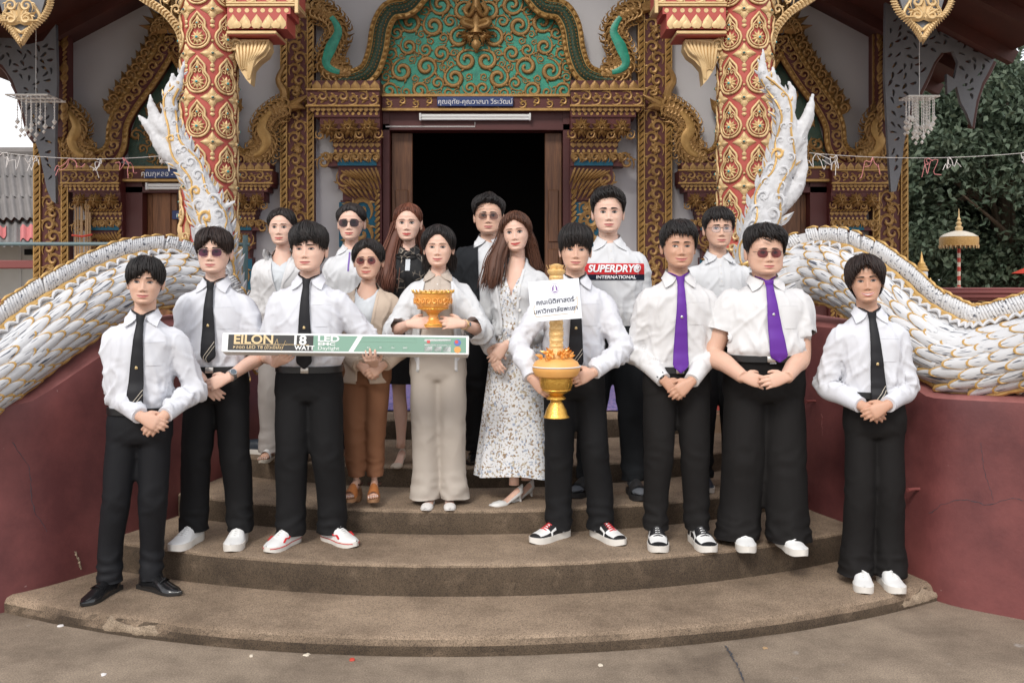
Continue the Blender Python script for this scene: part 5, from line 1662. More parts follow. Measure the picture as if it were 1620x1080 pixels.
# ---------------------------------------------------------------- house with corrugated roof at the left
HD = 16.0
house = thing('corrugated_house', 'white walled house with grey corrugated roof patched pink at far left', 'house', W(-50, 560, HD))
def corr(p00, p01, p10, p11, nw, mats, name, patches=()):
    """corrugated sheet between four corners (bottom-left, bottom-right, top-left, top-right)"""
    n = nw * 6; rws = 8
    G = np.zeros((rws, n, 3))
    a, b, c, d_ = [np.array(tuple(p)) for p in (p00, p01, p10, p11)]
    nrm = unit(np.cross(b - a, c - a)); nrm = nrm if nrm[1] < 0 else -nrm
    for j in range(rws):
        v = j / (rws - 1)
        for i in range(n):
            u = i / (n - 1)
            G[j, i] = (a * (1 - u) + b * u) * (1 - v) + (c * (1 - u) + d_ * u) * v + nrm * (.03 * math.sin(u * nw * 2 * PI)) + nrm * .03 * (1 if int(v * 3.99) % 2 == 0 else 0) * 0
    o = obj(name, MB().grid(G), mats, house, sh=0)
    for u0, u1, v0, v1 in patches:
        Gp = G[int(v0 * (rws - 1)):int(v1 * (rws - 1)) + 1, int(u0 * (n - 1)):int(u1 * (n - 1)) + 1] + nrm * .025
        obj('roof_patch', MB().grid(Gp), 'corrugated_pink', o, sh=0)
# sheets laid as overlapping courses
for k in range(3):
    y1, y0 = 243 + k * 33, 280 + k * 33
    dd = HD + 2.4 - k * .85
    corr(W(-230, y0, dd - .9), W(70, y0, dd - .9), W(-230, y1, dd), W(64, y1, dd), 24, 'corrugated', 'roof_course', ())
corr(W(-230, 398, HD - 1.2), W(72, 386, HD - 1.2), W(-230, 356, HD), W(72, 348, HD), 24, 'corrugated', 'lower_roof', ((.87, .99, .15, .72), (.70, .80, .3, .72)))
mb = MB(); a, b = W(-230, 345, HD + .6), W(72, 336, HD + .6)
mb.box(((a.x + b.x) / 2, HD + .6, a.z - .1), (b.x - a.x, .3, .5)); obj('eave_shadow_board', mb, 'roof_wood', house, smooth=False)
mb = MB(); a, b = W(-300, 380, HD - .4), W(130, 560, HD - .4)
mb.box(((a.x + b.x) / 2, HD + .5, (a.z + b.z) / 2), (b.x - a.x, .3, a.z - b.z)); obj('wall', mb, 'white_wall', house, smooth=False)
for x0, x1 in ((15, 17), (-60, -58)):
    mb = MB(); mb.box(((W(x0, 0, HD).x), HD + .34, 1.6), (.05, .02, 2.0)); obj('wall_joint', mb, 'conduit', house, smooth=False)
mb = MB(); a = W(45, 398, HD); mb.box((a.x, HD + .3, a.z), (.4, .1, .1)); obj('vent', mb, 'black_void', house, smooth=False)
mb = MB(); mb.tube([W(64, 241, HD + 2.4), W(-230, 241, HD + 2.4)], .1, 8); obj('ridge', mb, 'corrugated', house)
mb = MB(); a, b = W(-60, 412, 11), W(70, 425, 11); mb.box(((a.x + b.x) / 2, 11, (a.z + b.z) / 2), (b.x - a.x, .3, a.z - b.z), bev=.01); mb.box(((a.x + b.x) / 2, 11.05, .7), (b.x - a.x - .06, .2, 1.4))
tag(obj('court_wall', mb, 'coping_red'), 'low red court wall below the corrugated house at left', 'wall')

# ---------------------------------------------------------------- right: court wall, parasol, guardian figure, trees
a, b = W(1480, 455, 11.5), W(1800, 475, 11.5)
root = thing('court_wall', 'low court wall with red coping and gilded frieze at far right', 'wall', ((a.x + b.x) / 2, 11.5, 0))
mb = MB(); cxw, wdt = (a.x + b.x) / 2, b.x - a.x
for y0, y1, dp in ((455, 459, .34), (459, 464, .42), (464, 471, .38), (471, 475, .30)):
    z0, z1 = W(0, y1, 11.5).z, W(0, y0, 11.5).z
    mb.box((cxw, 11.5, (z0 + z1) / 2), (wdt, dp, z1 - z0), bev=.008)
obj('coping', mb, 'coping_red', root, smooth=False)
mb = MB(); z1 = W(0, 475, 11.5).z; mb.box((cxw, 11.5, z1 / 2), (wdt, .22, z1)); obj('wall_body', mb, 'dark_red', root, smooth=False)
g = MB(); band_scroll(g, a.x, b.x, W(0, 492, 11.5).z, z1 - .005, 11.385, step=.09); leaf_row(g, a.x, b.x, W(0, 500, 11.5).z, .1, 11.38, 22, down=True); obj('frieze', g, 'pale_gold', root, kind='stuff')

def parasol(px, ybase, d):
    p = W(px, ybase, d)
    root = thing('ceremonial_parasol', 'small tiered gold ceremonial parasol on a red and white striped pole', 'parasol', p)
    k = d / FPX
    def V(dx, py): return (p.x + dx * k, d, CAM_H - (py - HZ) * k)
    zz = lambda py: CAM_H - (py - HZ) * k
    for i in range(9):
        y1, y0 = ybase - i * 7.2, ybase - (i + 1) * 7.2
        obj('pole_segment', MB().tube([(p.x, d, zz(y1)), (p.x, d, zz(y0))], 2.6 * k, 10), 'paint_red' if i % 2 == 0 else 'stud_white', root)
    c = (p.x, d, 0)
    obj('canopy', MB().lathe([(28.5 * k, zz(389)), (29 * k, zz(378)), (28 * k, zz(375)), (20 * k, zz(370)), (10 * k, zz(366.5)), (2 * k, zz(365)), (2 * k, zz(366)), (26 * k, zz(377)), (27 * k, zz(388))], 32, c), 'cloth_gold', root)
    obj('canopy_top', MB().lathe([(28.4 * k, zz(374.6)), (20.4 * k, zz(369.4)), (10.2 * k, zz(365.9)), (1.5 * k, zz(364.2)), (.5 * k, zz(364.5))], 32, c), 'stud_white', root)
    g = MB()
    for i in range(26):
        an = i * 2 * PI / 26
        x, y = p.x + 28.5 * k * math.cos(an), d + 28.5 * k * math.sin(an)
        g.tube([(x, y, zz(388)), (x, y, zz(393))], [1.3 * k, .6 * k], 5)
    obj('fringe', g, 'pale_gold', root)
    obj('finial', MB().lathe([(5 * k, zz(365)), (6 * k, zz(360)), (3 * k, zz(357)), (4.4 * k, zz(353)), (2 * k, zz(350)), (3 * k, zz(347)), (1.1 * k, zz(343)), (.8 * k, zz(334)), (.2 * k, zz(330))], 14, c), 'pale_gold', root)
    obj('foot', MB().lathe([(12 * k, zz(ybase + 2)), (11 * k, zz(ybase - 1)), (4 * k, zz(ybase - 4))], 16, c), 'stud_white', root)
parasol(1517, 458, 12.0)
# guardian figure half hidden by the right naga
p = W(1458, 470, 8.6)
root = thing('guardian_statue', 'small white and gold guardian statue peeping over the right naga crest', 'statue', p)
k = 8.6 / FPX
mb = MB(); mb.lathe([(13 * k, -.25), (15 * k, .05), (17 * k, 14 * k), (9 * k, 20 * k), (5 * k, 24 * k), (8.5 * k, 29 * k), (9.5 * k, 36 * k), (8 * k, 43 * k), (3 * k, 47 * k)], 20, p)
obj('figure', mb, 'naga_white', root)
mb = MB(); mb.lathe([(9.6 * k, 41 * k), (10.5 * k, 43 * k), (8 * k, 46 * k), (8.4 * k, 48 * k), (5.5 * k, 51 * k), (5.8 * k, 53 * k), (3 * k, 57 * k), (2 * k, 63 * k), (.3 * k, 72 * k)], 16, p)
for s_ in (-1, 1): mb.lathe([(.4 * k, 0), (4 * k, 5 * k), (3 * k, 10 * k), (.3 * k, 17 * k)], 8, p + Vector((s_ * 14 * k, 0, 14 * k)))
obj('crown', mb, 'naga_gold', root)

def tree(name, base, h, crown_c, crown_r, nleaf, leafm, label, lsz=.13, seed=1, group=None):
    rs = np.random.default_rng(seed)
    root = thing(name, label, 'tree', base, group=group)
    mb = MB()
    top = Vector((crown_c[0], crown_c[1], crown_c[2] + crown_r[2] * .3))
    b = Vector(base)
    tp = lerp_path([b, b.lerp(top, .4) + Vector((.15, .1, 0)), top], 14)
    mb.tube(tp, np.linspace(.24, .06, 14), 9)
    tips = []
    for i in range(16):
        s_ = tp[int(rs.integers(4, 13))]
        dr = unit(rs.normal(size=3) * np.array([1, 1, .6]) + np.array([0, 0, .3]))
        e = np.array(crown_c) + dr * np.array(crown_r) * .8
        mid = (s_ + e) / 2 + rs.normal(size=3) * .2
        q = lerp_path([s_, mid, e], 9)
        mb.tube(q, np.linspace(.07, .015, 9), 6); tips.append(q)
    obj('trunk', mb, 'trunk', root)
    # clumps through the volume, each a cluster of leaves
    nc = 170
    u = rs.normal(size=(nc, 3)); u /= np.linalg.norm(u, axis=1)[:, None]
    rad = rs.uniform(.35, 1.0, nc) ** .5
    cl = np.array(crown_c) + u * rad[:, None] * np.array(crown_r) * (1 + .18 * pn(u * 2.3 + seed))[:, None]
    per = nleaf // nc
    cs = rs.uniform(.28, .6, nc)
    ctr = np.repeat(cl, per, 0) + rs.normal(size=(nc * per, 3)) * np.repeat(cs, per)[:, None] * np.array([1, 1, .7]) * .62
    n = len(ctr)
    a = rs.normal(size=(n, 3)); a[:, 2] -= .5; a /= np.linalg.norm(a, axis=1)[:, None]      # leaf axis, drooping
    nn = rs.normal(size=(n, 3)) * .8 + np.array([0, -.25, .75]); nn -= a * (nn * a).sum(1)[:, None]; nn /= np.linalg.norm(nn, axis=1)[:, None]
    s_ = np.cross(a, nn)
    L_ = lsz * rs.uniform(.7, 1.3, n)[:, None]; w_ = L_ * .30
    fold = nn * L_ * .10
    V = np.stack([ctr, ctr + a * L_ * .4 + s_ * w_ + fold, ctr + a * L_, ctr + a * L_ * .4 - s_ * w_ + fold], 1).reshape(-1, 3)
    I = np.arange(n)[:, None] * 4
    Fs = np.concatenate([I + np.array([0, 1, 2]), I + np.array([0, 2, 3])]).tolist()
    me = bpy.data.meshes.new('crown'); me.from_pydata(V.tolist(), [], Fs); me.update(); me.materials.append(MATS[leafm])
    o = bpy.data.objects.new('crown', me); C.objects.link(o); o.parent = root; o.matrix_parent_inverse = WM[root.name].inverted()
    return root
TG = 'leafy trees beyond the court wall'
tree('leafy_tree', (8.6, 16.5, 0), 6, (8.5, 16.5, 3.3), (2.6, 2.0, 2.1), 48000, 'leaf_mid', 'dense leafy tree rising behind the ceremonial parasol', .118, 3)
tree('leafy_tree', (6.6, 19.5, 0), 6, (7.2, 19.5, 2.4), (2.2, 1.8, 2.4), 30000, 'leaf_dark', 'dark leafy tree directly right of the temple corner pilaster', .12, 5)
tree('leafy_tree', (12.0, 19.0, 0), 7, (11.6, 19, 4.2), (3.0, 2.2, 3.2), 40000, 'leaf_mid', 'tall leafy tree at the right edge under the red eave', .125, 8)
tree('leafy_tree', (9.5, 22.5, 0), 6, (9.5, 22.5, 2.2), (4.5, 1.8, 2.6), 34000, 'leaf_dark', 'low dark leafy tree farthest back behind the parasol', .15, 12)
# red-roofed pavilion corner at the right edge
p = W(1672, 432, 13)
root = thing('pavilion', 'small pavilion with red roof corner at the right edge', 'pavilion', (p.x + .6, 13.2, 0))
mb = MB(); mb.add([(p.x - .12, 12.6, p.z), (p.x + 1.8, 12.6, p.z), (p.x + 1.8, 13.3, p.z + .55), (p.x + .5, 13.3, p.z + .4), (p.x - .12, 12.6, p.z - .05), (p.x + 1.8, 12.6, p.z - .05), (p.x + 1.8, 14, p.z), (p.x - .1, 14, p.z)], [(0, 1, 2, 3), (0, 4, 5, 1), (3, 2, 6, 7), (0, 3, 7), (4, 7, 6, 5)])
obj('roof', mb, 'paint_red', root, smooth=False)
mb = MB()
for x in (.25, 1.6): mb.box((p.x + x, 13.3, p.z / 2 - .03), (.12, .12, p.z - .06))
obj('post', mb, 'white_wall', root, smooth=False)
# ---------------------------------------------------------------- litter and cracks on the ground
rs = random.Random(21)
def crack(pts, label, wd=.004):
    P = lerp_path([W(x, y, CAM_H * FPX / (y - HZ)) for x, y in pts], 40)
    P[:, :2] += np.array([[rs.uniform(-.006, .006), rs.uniform(-.006, .006)] for _ in P]); P[:, 2] = .0045
    T_ = np.gradient(P, axis=0); T_ /= np.linalg.norm(T_, axis=1)[:, None]; B_ = np.stack([-T_[:, 1], T_[:, 0], T_[:, 2] * 0], 1)
    w_ = np.array([wd * rs.uniform(.4, 1.4) for _ in P])[:, None]
    tag(obj('ground_crack', MB().grid(np.array([P - B_ * w_, P + B_ * w_]), flip=True), 'naga_dark'), label, 'crack')
crack([(1148, 1022), (1162, 1046), (1178, 1079)], 'thin dark crack in the concrete below the lowest step, right of centre', .003)
for i, (px, py, r_, m, lb, ct) in enumerate(((557, 1044, .011, 'paint_red', 'small orange pebble on the ground before the stair', 'pebble'), (95, 990, .018, 'thread_white', 'scrap of white paper on the ground at left', 'litter'), (164, 1067, .014, 'thread_white', 'scrap of white litter at the bottom left', 'litter'),
        (398, 1038, .009, 'stud_white', 'tiny white stone before the stair, left of centre', 'pebble'), (485, 1036, .016, 'stud_white', 'pale flake lying before the stair', 'litter'), (950, 1052, .013, 'stud_white', 'pale leaf scrap on the ground right of centre', 'litter'), (1210, 1025, .012, 'bamboo', 'dry straw scrap on the ground at right', 'litter'))):
    p = W(px, py, CAM_H * FPX / (py - HZ))
    mb = MB(); n_ = 9
    ring = [(p.x + r_ * rs.uniform(.6, 1.3) * math.cos(q), p.y + r_ * rs.uniform(.6, 1.3) * math.sin(q)) for q in np.linspace(0, 2 * PI, n_, endpoint=False)]
    mb.rings([np.array([(x, y, .001) for x, y in ring]), np.array([(p.x + (x - p.x) * .8, p.y + (y - p.y) * .8, .001 + r_ * (.7 if 'pebble' in ct else .25)) for x, y in ring])])
    tag(obj('ground_' + ct, mb, m), lb, ct)
# the shoe somebody left on the step
# ---------------------------------------------------------------- people
HT = [0, .03, .07, .13, .20, .28, .36, .44, .52, .60, .70, .80, .89, .95, .985, 1.0]
HW = [.018, .034, .046, .056, .0625, .0675, .071, .0735, .0745, .0755, .0745, .0665, .052, .036, .0195, .002]
HF = [.068, .081, .087, .0875, .087, .087, .087, .086, .086, .088, .0875, .0775, .058, .039, .019, .002]
HB = [-.024, -.008, .008, .026, .044, .060, .074, .084, .090, .094, .0945, .0855, .067, .046, .0235, .002]
EYE_T, BROW_T, NOSE_T, MOUTH_T = .495, .585, .335, .195

def head_pt(az, t_, hs, wf=1.0, jaw=1.0):
    """az (rad, 0 = front), t_ height fraction -> point; arrays allowed"""
    jf = 1 + (jaw - 1) * np.clip((.42 - t_) / .25, 0, 1)
    w_ = np.interp(t_, HT, HW) * wf * 1.065 * jf; f = np.interp(t_, HT, HF); b = np.interp(t_, HT, HB)
    mid = (b - f) / 2; hf = (f + b) / 2
    c, s_ = np.cos(az), np.sin(az)
    p = np.where(c > 0, 2.25, 2.0)
    x = w_ * np.sign(s_) * np.abs(s_) ** (2 / p); y = mid - hf * np.sign(c) * np.abs(c) ** (2 / p)
    return np.stack([x * hs, y * hs, t_ * .225 * hs], -1)

def gs(x, z, cx, cz, sx, sz): return np.exp(-((x - cx) / sx) ** 2 - ((z - cz) / sz) ** 2)

def build_head(sp):
    hs = sp['HH'] / .225; wf = sp.get('wf', 1.0); jaw = sp.get('jaw', .94 if sp.get('woman') else 1.0)
    na, nt_ = 88, 60
    u = np.arange(na) * 2 * PI / na
    az = u - .38 * np.sin(u)                              # denser at the face
    ts = np.concatenate([np.linspace(0, .7, 46), np.linspace(.72, 1, 14)])
    AZ, TT = np.meshgrid(az, ts)
    P = head_pt(AZ, TT, hs, wf, jaw)
    x, z = P[..., 0] / hs, TT
    front = np.clip(np.cos(AZ) * 1.6, 0, 1)
    d_ = np.zeros_like(x)
    ax_ = np.abs(x)
    d_ -= .0075 * gs(ax_, z, .030, EYE_T + .012, .017, .05)
    d_ += .0040 * gs(ax_, z, .031, EYE_T - .002, .0135, .034)                       # eyeball under the lids
    d_ += .0035 * gs(ax_, z, .028, BROW_T + .01, .025, .035)
    br = np.interp(z, [.27, .30, .335, .38, .48, .55, .62], [0, .009, .0180, .0145, .0075, .004, 0])
    wn = np.interp(z, [.28, .335, .40, .5], [.0150, .0125, .0095, .0090])
    d_ += br * np.exp(-(x / wn) ** 2)
    d_ += .0065 * gs(ax_, z, .0140, .318, .0065, .026)
    d_ -= .004 * gs(ax_, z, .006, .287, .004, .012)
    d_ += .0055 * gs(x, z, 0, MOUTH_T + .005, .026, .065)                            # muzzle
    d_ += .0042 * gs(x, z, 0, MOUTH_T + .026, .018, .018) + .005 * gs(x, z, 0, MOUTH_T - .028, .0165, .020) - .0045 * gs(x, z, 0, MOUTH_T, .021, .010)
    d_ -= .0035 * gs(x, z, 0, MOUTH_T - .075, .022, .022)
    d_ += .005 * gs(x, z, 0, .055, .020, .05)
    d_ += .004 * gs(ax_, z, .046, .36, .016, .07) * sp.get('cheek', 1)
    d_ -= .0025 * gs(ax_, z, .030, .24, .008, .06) * sp.get('smile', .5)              # fold from nose to mouth
    P[..., 1] -= d_ * front * hs
    mb = MB()
    mb.rings([P[k] for k in range(len(ts))])
    # ears
    for sg in (-1, 1):
        c = head_pt(np.array(sg * R(97)), np.array(.455), hs, wf)
        rr = []
        for q in np.linspace(0, 1, 9):
            zc = (-.030 + .062 * q) * hs; wy = .0165 * hs * math.sin(PI * (q * .86 + .1)) ** .6 * (.72 + .38 * q); wx = .0075 * hs * math.sin(PI * (q * .9 + .05)) ** .5
            a = np.arange(12) * 2 * PI / 12
            off = .006 * hs * (1 + .4 * q)
            rr.append(np.stack([c[0] + sg * (wx * np.cos(a) * 1.0 + off + .004 * hs * np.sin(a)), c[1] + .006 * hs + wy * np.sin(a) + .006 * hs * q, np.full(12, c[2] + zc)], 1))
        mb.rings(rr)
    return mb

def strip(bv, pts, wid, off, mb, m=0, nx=3):
    """flat strip laid on a surface seen from the front: pts (x,z) centre line, wid half width at each"""
    rows = []
    n = len(pts)
    for k in range(n):
        a = np.array(pts[max(k - 1, 0)]); b = np.array(pts[min(k + 1, n - 1)])
        t_ = unit(b - a); nn = np.array([-t_[1], t_[0]])
        r_ = []
        for q in np.linspace(-1, 1, nx):
            x, z = np.array(pts[k]) + nn * wid[k] * q
            h = bv.ray_cast(Vector((x, -1, z)), Vector((0, 1, 0)))
            y = h[0].y if h[0] is not None else r_[-1][1] if r_ else -.08
            r_.append((x, y - off, z))
        rows.append(r_)
    mb.grid(np.array(rows), m)

def build_face(sp0, hmb):
    """eyes, brows, lips as their own meshes in head coordinates"""
    sp = dict(sp0, smile=.22 + .78 * sp0.get('smile', .3))
    hs = sp['HH'] / .225
    V = hmb.verts(); bv = BVHTree.FromPolygons(V.tolist(), hmb.f)
    k = .225 * hs
    def fy(x, z):
        h = bv.ray_cast(Vector((x, -1, z)), Vector((0, 1, 0)))
        return h[0].y if h[0] is not None else -.08
    out = {}
    op = sp.get('eye', 1.15 if sp.get('woman') else 1.0)
    for nm, sg in (('a', -1), ('b', 1)):
        ez = EYE_T * k; ex = sg * .031 * hs
        ew = .0145 * hs; eh = .0060 * hs * (.35 + .65 * op)
        mb = MB()
        rows = []
        U = np.linspace(-1, 1, 13)
        for v in np.linspace(0, 1, 5):
            r_ = []
            for u in U:
                top = eh * (1 - u * u) ** .8 * 1.1 + .0012 * hs * u * sg; bot = -eh * .72 * (1 - u * u) ** .9 + .0008 * hs * u * sg
                x = ex + u * ew; z = ez + bot + (top - bot) * v
                r_.append((x, fy(x, z) - .0012, z))
            rows.append(r_)
        mb.grid(np.array(rows), 0)
        # iris clipped by the lids
        ir = .0074 * hs
        rows = []
        for q in np.linspace(-1, 1, 9):
            x = ex + q * ir
            u = q * ir / ew
            half_ = ir * math.sqrt(max(0, 1 - q * q))
            top = min(eh * (1 - u * u) ** .8 * 1.1, half_); bot = max(-eh * .72 * (1 - u * u) ** .9, -half_)
            rows.append([(x, min(fy(x, ez + z), fy(ex, ez)) - .0026, ez + z) for z in np.linspace(bot, top, 4)])
        mb.grid(np.array(rows), 1)
        # lash / lid lines
        up = [(ex + u * ew * 1.06, ez + eh * 1.1 * max(0, 1 - u * u) ** .8 + .0012 * hs * u * sg + .0006 * hs) for u in np.linspace(-1, 1, 13)]
        strip(bv, up, [.0015 * hs * (.5 + .8 * (1 - u * u)) * sp.get('lash', 1) for u in np.linspace(-1, 1, 13)], .0024, mb, 2)
        lo = [(ex + u * ew, ez - eh * .74 * max(0, 1 - u * u) ** .9 + .0008 * hs * u * sg) for u in np.linspace(-1, 1, 11)]
        strip(bv, lo, [.0004 * hs] * 11, .0018, mb, 2)
        crease = [(ex + u * ew * .95, ez + eh * 1.1 * max(0, 1 - u * u) ** .6 + .0038 * hs) for u in np.linspace(-1, 1, 11)]
        strip(bv, crease, [.0004 * hs] * 11, .0008, mb, 3)
        out['eye' + nm] = (mb, ['eye_white', 'iris', 'lash', 'lip_man'])
        b = MB()
        bz = BROW_T * k + sp.get('browz', 0) * hs
        pts = [(sg * (.012 + .037 * u) * hs, bz + (.0030 * math.sin(u * PI * .8) - .0022 * u + .0008) * hs) for u in np.linspace(0, 1, 12)]
        strip(bv, pts, [.0036 * hs * sp.get('browt', .6 if sp.get('woman') else 1) * (1 - .75 * u ** 2) * min(1, u * 6 + .5) for u in np.linspace(0, 1, 12)], .0014, b)
        out['brow' + nm] = (b, [sp.get('browm', 'brow')])
    # mouth
    mb = MB()
    mz = MOUTH_T * k; mw = (.0262 + .0075 * sp.get('smile', .3)) * hs
    cu = sp.get('smile', .3) * .0100 * hs
    line = lambda u: mz + cu * u * u - .0006 * hs * (1 - abs(u))
    lh = sp.get('lip', 1.0)
    tooth = sp.get('teeth', 0) * .0085 * hs
    def rowset(f0, f1, off, m, n=15):
        rows = []
        for v in np.linspace(0, 1, 4):
            rows.append([(u * mw, fy(u * mw, line(u) + f0(u) * (1 - v) + f1(u) * v) - off, line(u) + f0(u) * (1 - v) + f1(u) * v) for u in np.linspace(-1, 1, n)])
        mb.grid(np.array(rows), m)
    e = lambda u: (1 - u * u)
    rowset(lambda u: tooth * .5 * e(u), lambda u: tooth * .5 * e(u) + .0062 * lh * hs * e(u) ** .8 * (1 - .18 * math.exp(-(u / .12) ** 2)), .0009, 0)
    rowset(lambda u: -tooth * .5 * e(u) - .0080 * lh * hs * e(u) ** .7, lambda u: -tooth * .5 * e(u), .0009, 0)
    if tooth: rowset(lambda u: -tooth * .5 * e(u), lambda u: tooth * .5 * e(u), .0012, 2)
    else: strip(bv, [(u * mw * 1.02, line(u)) for u in np.linspace(-1, 1, 15)], [.0007 * hs * (1.2 - u * u) for u in np.linspace(-1, 1, 15)], .0013, mb, 1)
    out['lips'] = (mb, [sp.get('lipm', 'lip_man'), 'lip_line', 'teeth'])
    # nostrils
    b = MB()
    for sg in (-1, 1):
        strip(bv, [(sg * .0045 * hs, .288 * k), (sg * .008 * hs, .291 * k), (sg * .0105 * hs, .289 * k)], [.0010 * hs, .0013 * hs, .0007 * hs], .0006, b)
    out['nostrils'] = (b, ['lip_line'])
    return out, bv

# hair styles: hair line height by azimuth (deg, + = image right) and thickness
def sym(d): return sorted([(-a, t_) for a, t_ in d if a not in (0, 180)] + list(d) + [(-180, dict(d)[180])])
HAIR = {
    'fringe': dict(line=[(-180, .14), (-140, .16), (-112, .42), (-95, .53), (-78, .45), (-60, .50), (-40, .555), (-20, .60), (-4, .66), (8, .80), (18, .72), (32, .60), (55, .52), (78, .45), (95, .53), (112, .42), (140, .16), (180, .14)], top=.022, side=.008, n=300, sweep=.25, jag=.045),
    'curtain': dict(line=[(-180, .14), (-140, .16), (-112, .42), (-95, .53), (-78, .48), (-58, .50), (-38, .56), (-20, .64), (-6, .74), (4, .80), (16, .70), (34, .58), (55, .52), (78, .47), (95, .53), (112, .42), (140, .16), (180, .14)], top=.024, side=.008, n=300, sweep=.3, jag=.05),
    'fluffy': dict(line=[(-180, .14), (-140, .18), (-112, .44), (-95, .56), (-78, .52), (-60, .60), (-38, .64), (-18, .63), (0, .66), (18, .70), (38, .66), (58, .58), (78, .52), (95, .56), (112, .44), (140, .18), (180, .14)], top=.034, side=.007, n=340, sweep=.8, jag=.06),
    'heavy': dict(line=[(-180, .10), (-140, .13), (-112, .40), (-95, .52), (-78, .46), (-60, .56), (-38, .60), (-18, .605), (0, .64), (14, .67), (34, .60), (58, .54), (78, .46), (95, .52), (112, .40), (140, .13), (180, .10)], top=.036, side=.005, n=360, sweep=.35, jag=.06),
    'swept': dict(line=[(-180, .14), (-140, .18), (-112, .44), (-95, .55), (-80, .48), (-62, .66), (-40, .77), (-20, .82), (0, .80), (20, .78), (40, .75), (62, .66), (80, .48), (95, .55), (112, .44), (140, .18), (180, .14)], top=.030, side=.006, n=340, sweep=.6, jag=.06),
    'wavy': dict(line=[(-180, .14), (-140, .20), (-112, .46), (-95, .57), (-80, .52), (-62, .70), (-40, .81), (-20, .84), (0, .84), (20, .81), (40, .79), (62, .70), (80, .52), (95, .57), (112, .46), (140, .20), (180, .14)], top=.040, side=.005, n=380, sweep=1.0, jag=.06),
    'middle': dict(line=sym([(0, .86), (10, .80), (22, .72), (36, .63), (52, .52), (70, .44), (88, .42), (105, .34), (125, .16), (150, .06), (180, .04)]), top=.028, side=.016, n=360, sweep=.45, jag=.05),
    'side': dict(line=[(-180, .14), (-140, .18), (-112, .46), (-95, .56), (-80, .52), (-62, .70), (-40, .81), (-20, .84), (0, .85), (20, .85), (40, .82), (62, .72), (80, .52), (95, .56), (112, .46), (140, .18), (180, .14)], top=.036, side=.005, n=360, sweep=1.1, jag=.04),
    'crop': dict(line=[(-180, .14), (-140, .18), (-112, .44), (-95, .56), (-80, .50), (-62, .66), (-40, .75), (-20, .75), (0, .77), (20, .75), (40, .75), (62, .66), (80, .50), (95, .56), (112, .44), (140, .18), (180, .14)], top=.024, side=.006, n=320, sweep=.3, jag=.05),
    'framed': dict(line=sym([(0, .83), (14, .80), (26, .735), (38, .645), (50, .56), (64, .48), (78, .44), (92, .45), (110, .36), (135, .18), (180, .1)]), top=.020, side=.012, n=90, sweep=.15, jag=.015, edge=.25),
    'pulled': dict(line=sym([(0, .835), (15, .82), (30, .765), (44, .68), (58, .60), (72, .55), (90, .54), (106, .45), (130, .22), (180, .1)]), top=.017, side=.010, n=40, sweep=.1, jag=.015, edge=.35),
    'parted': dict(line=sym([(0, .83), (15, .79), (30, .73), (45, .66), (60, .58), (75, .50), (90, .40), (110, .25), (135, .12), (180, .08)]), top=.018, side=.016, n=240, sweep=.2, jag=.02, edge=.4),
}
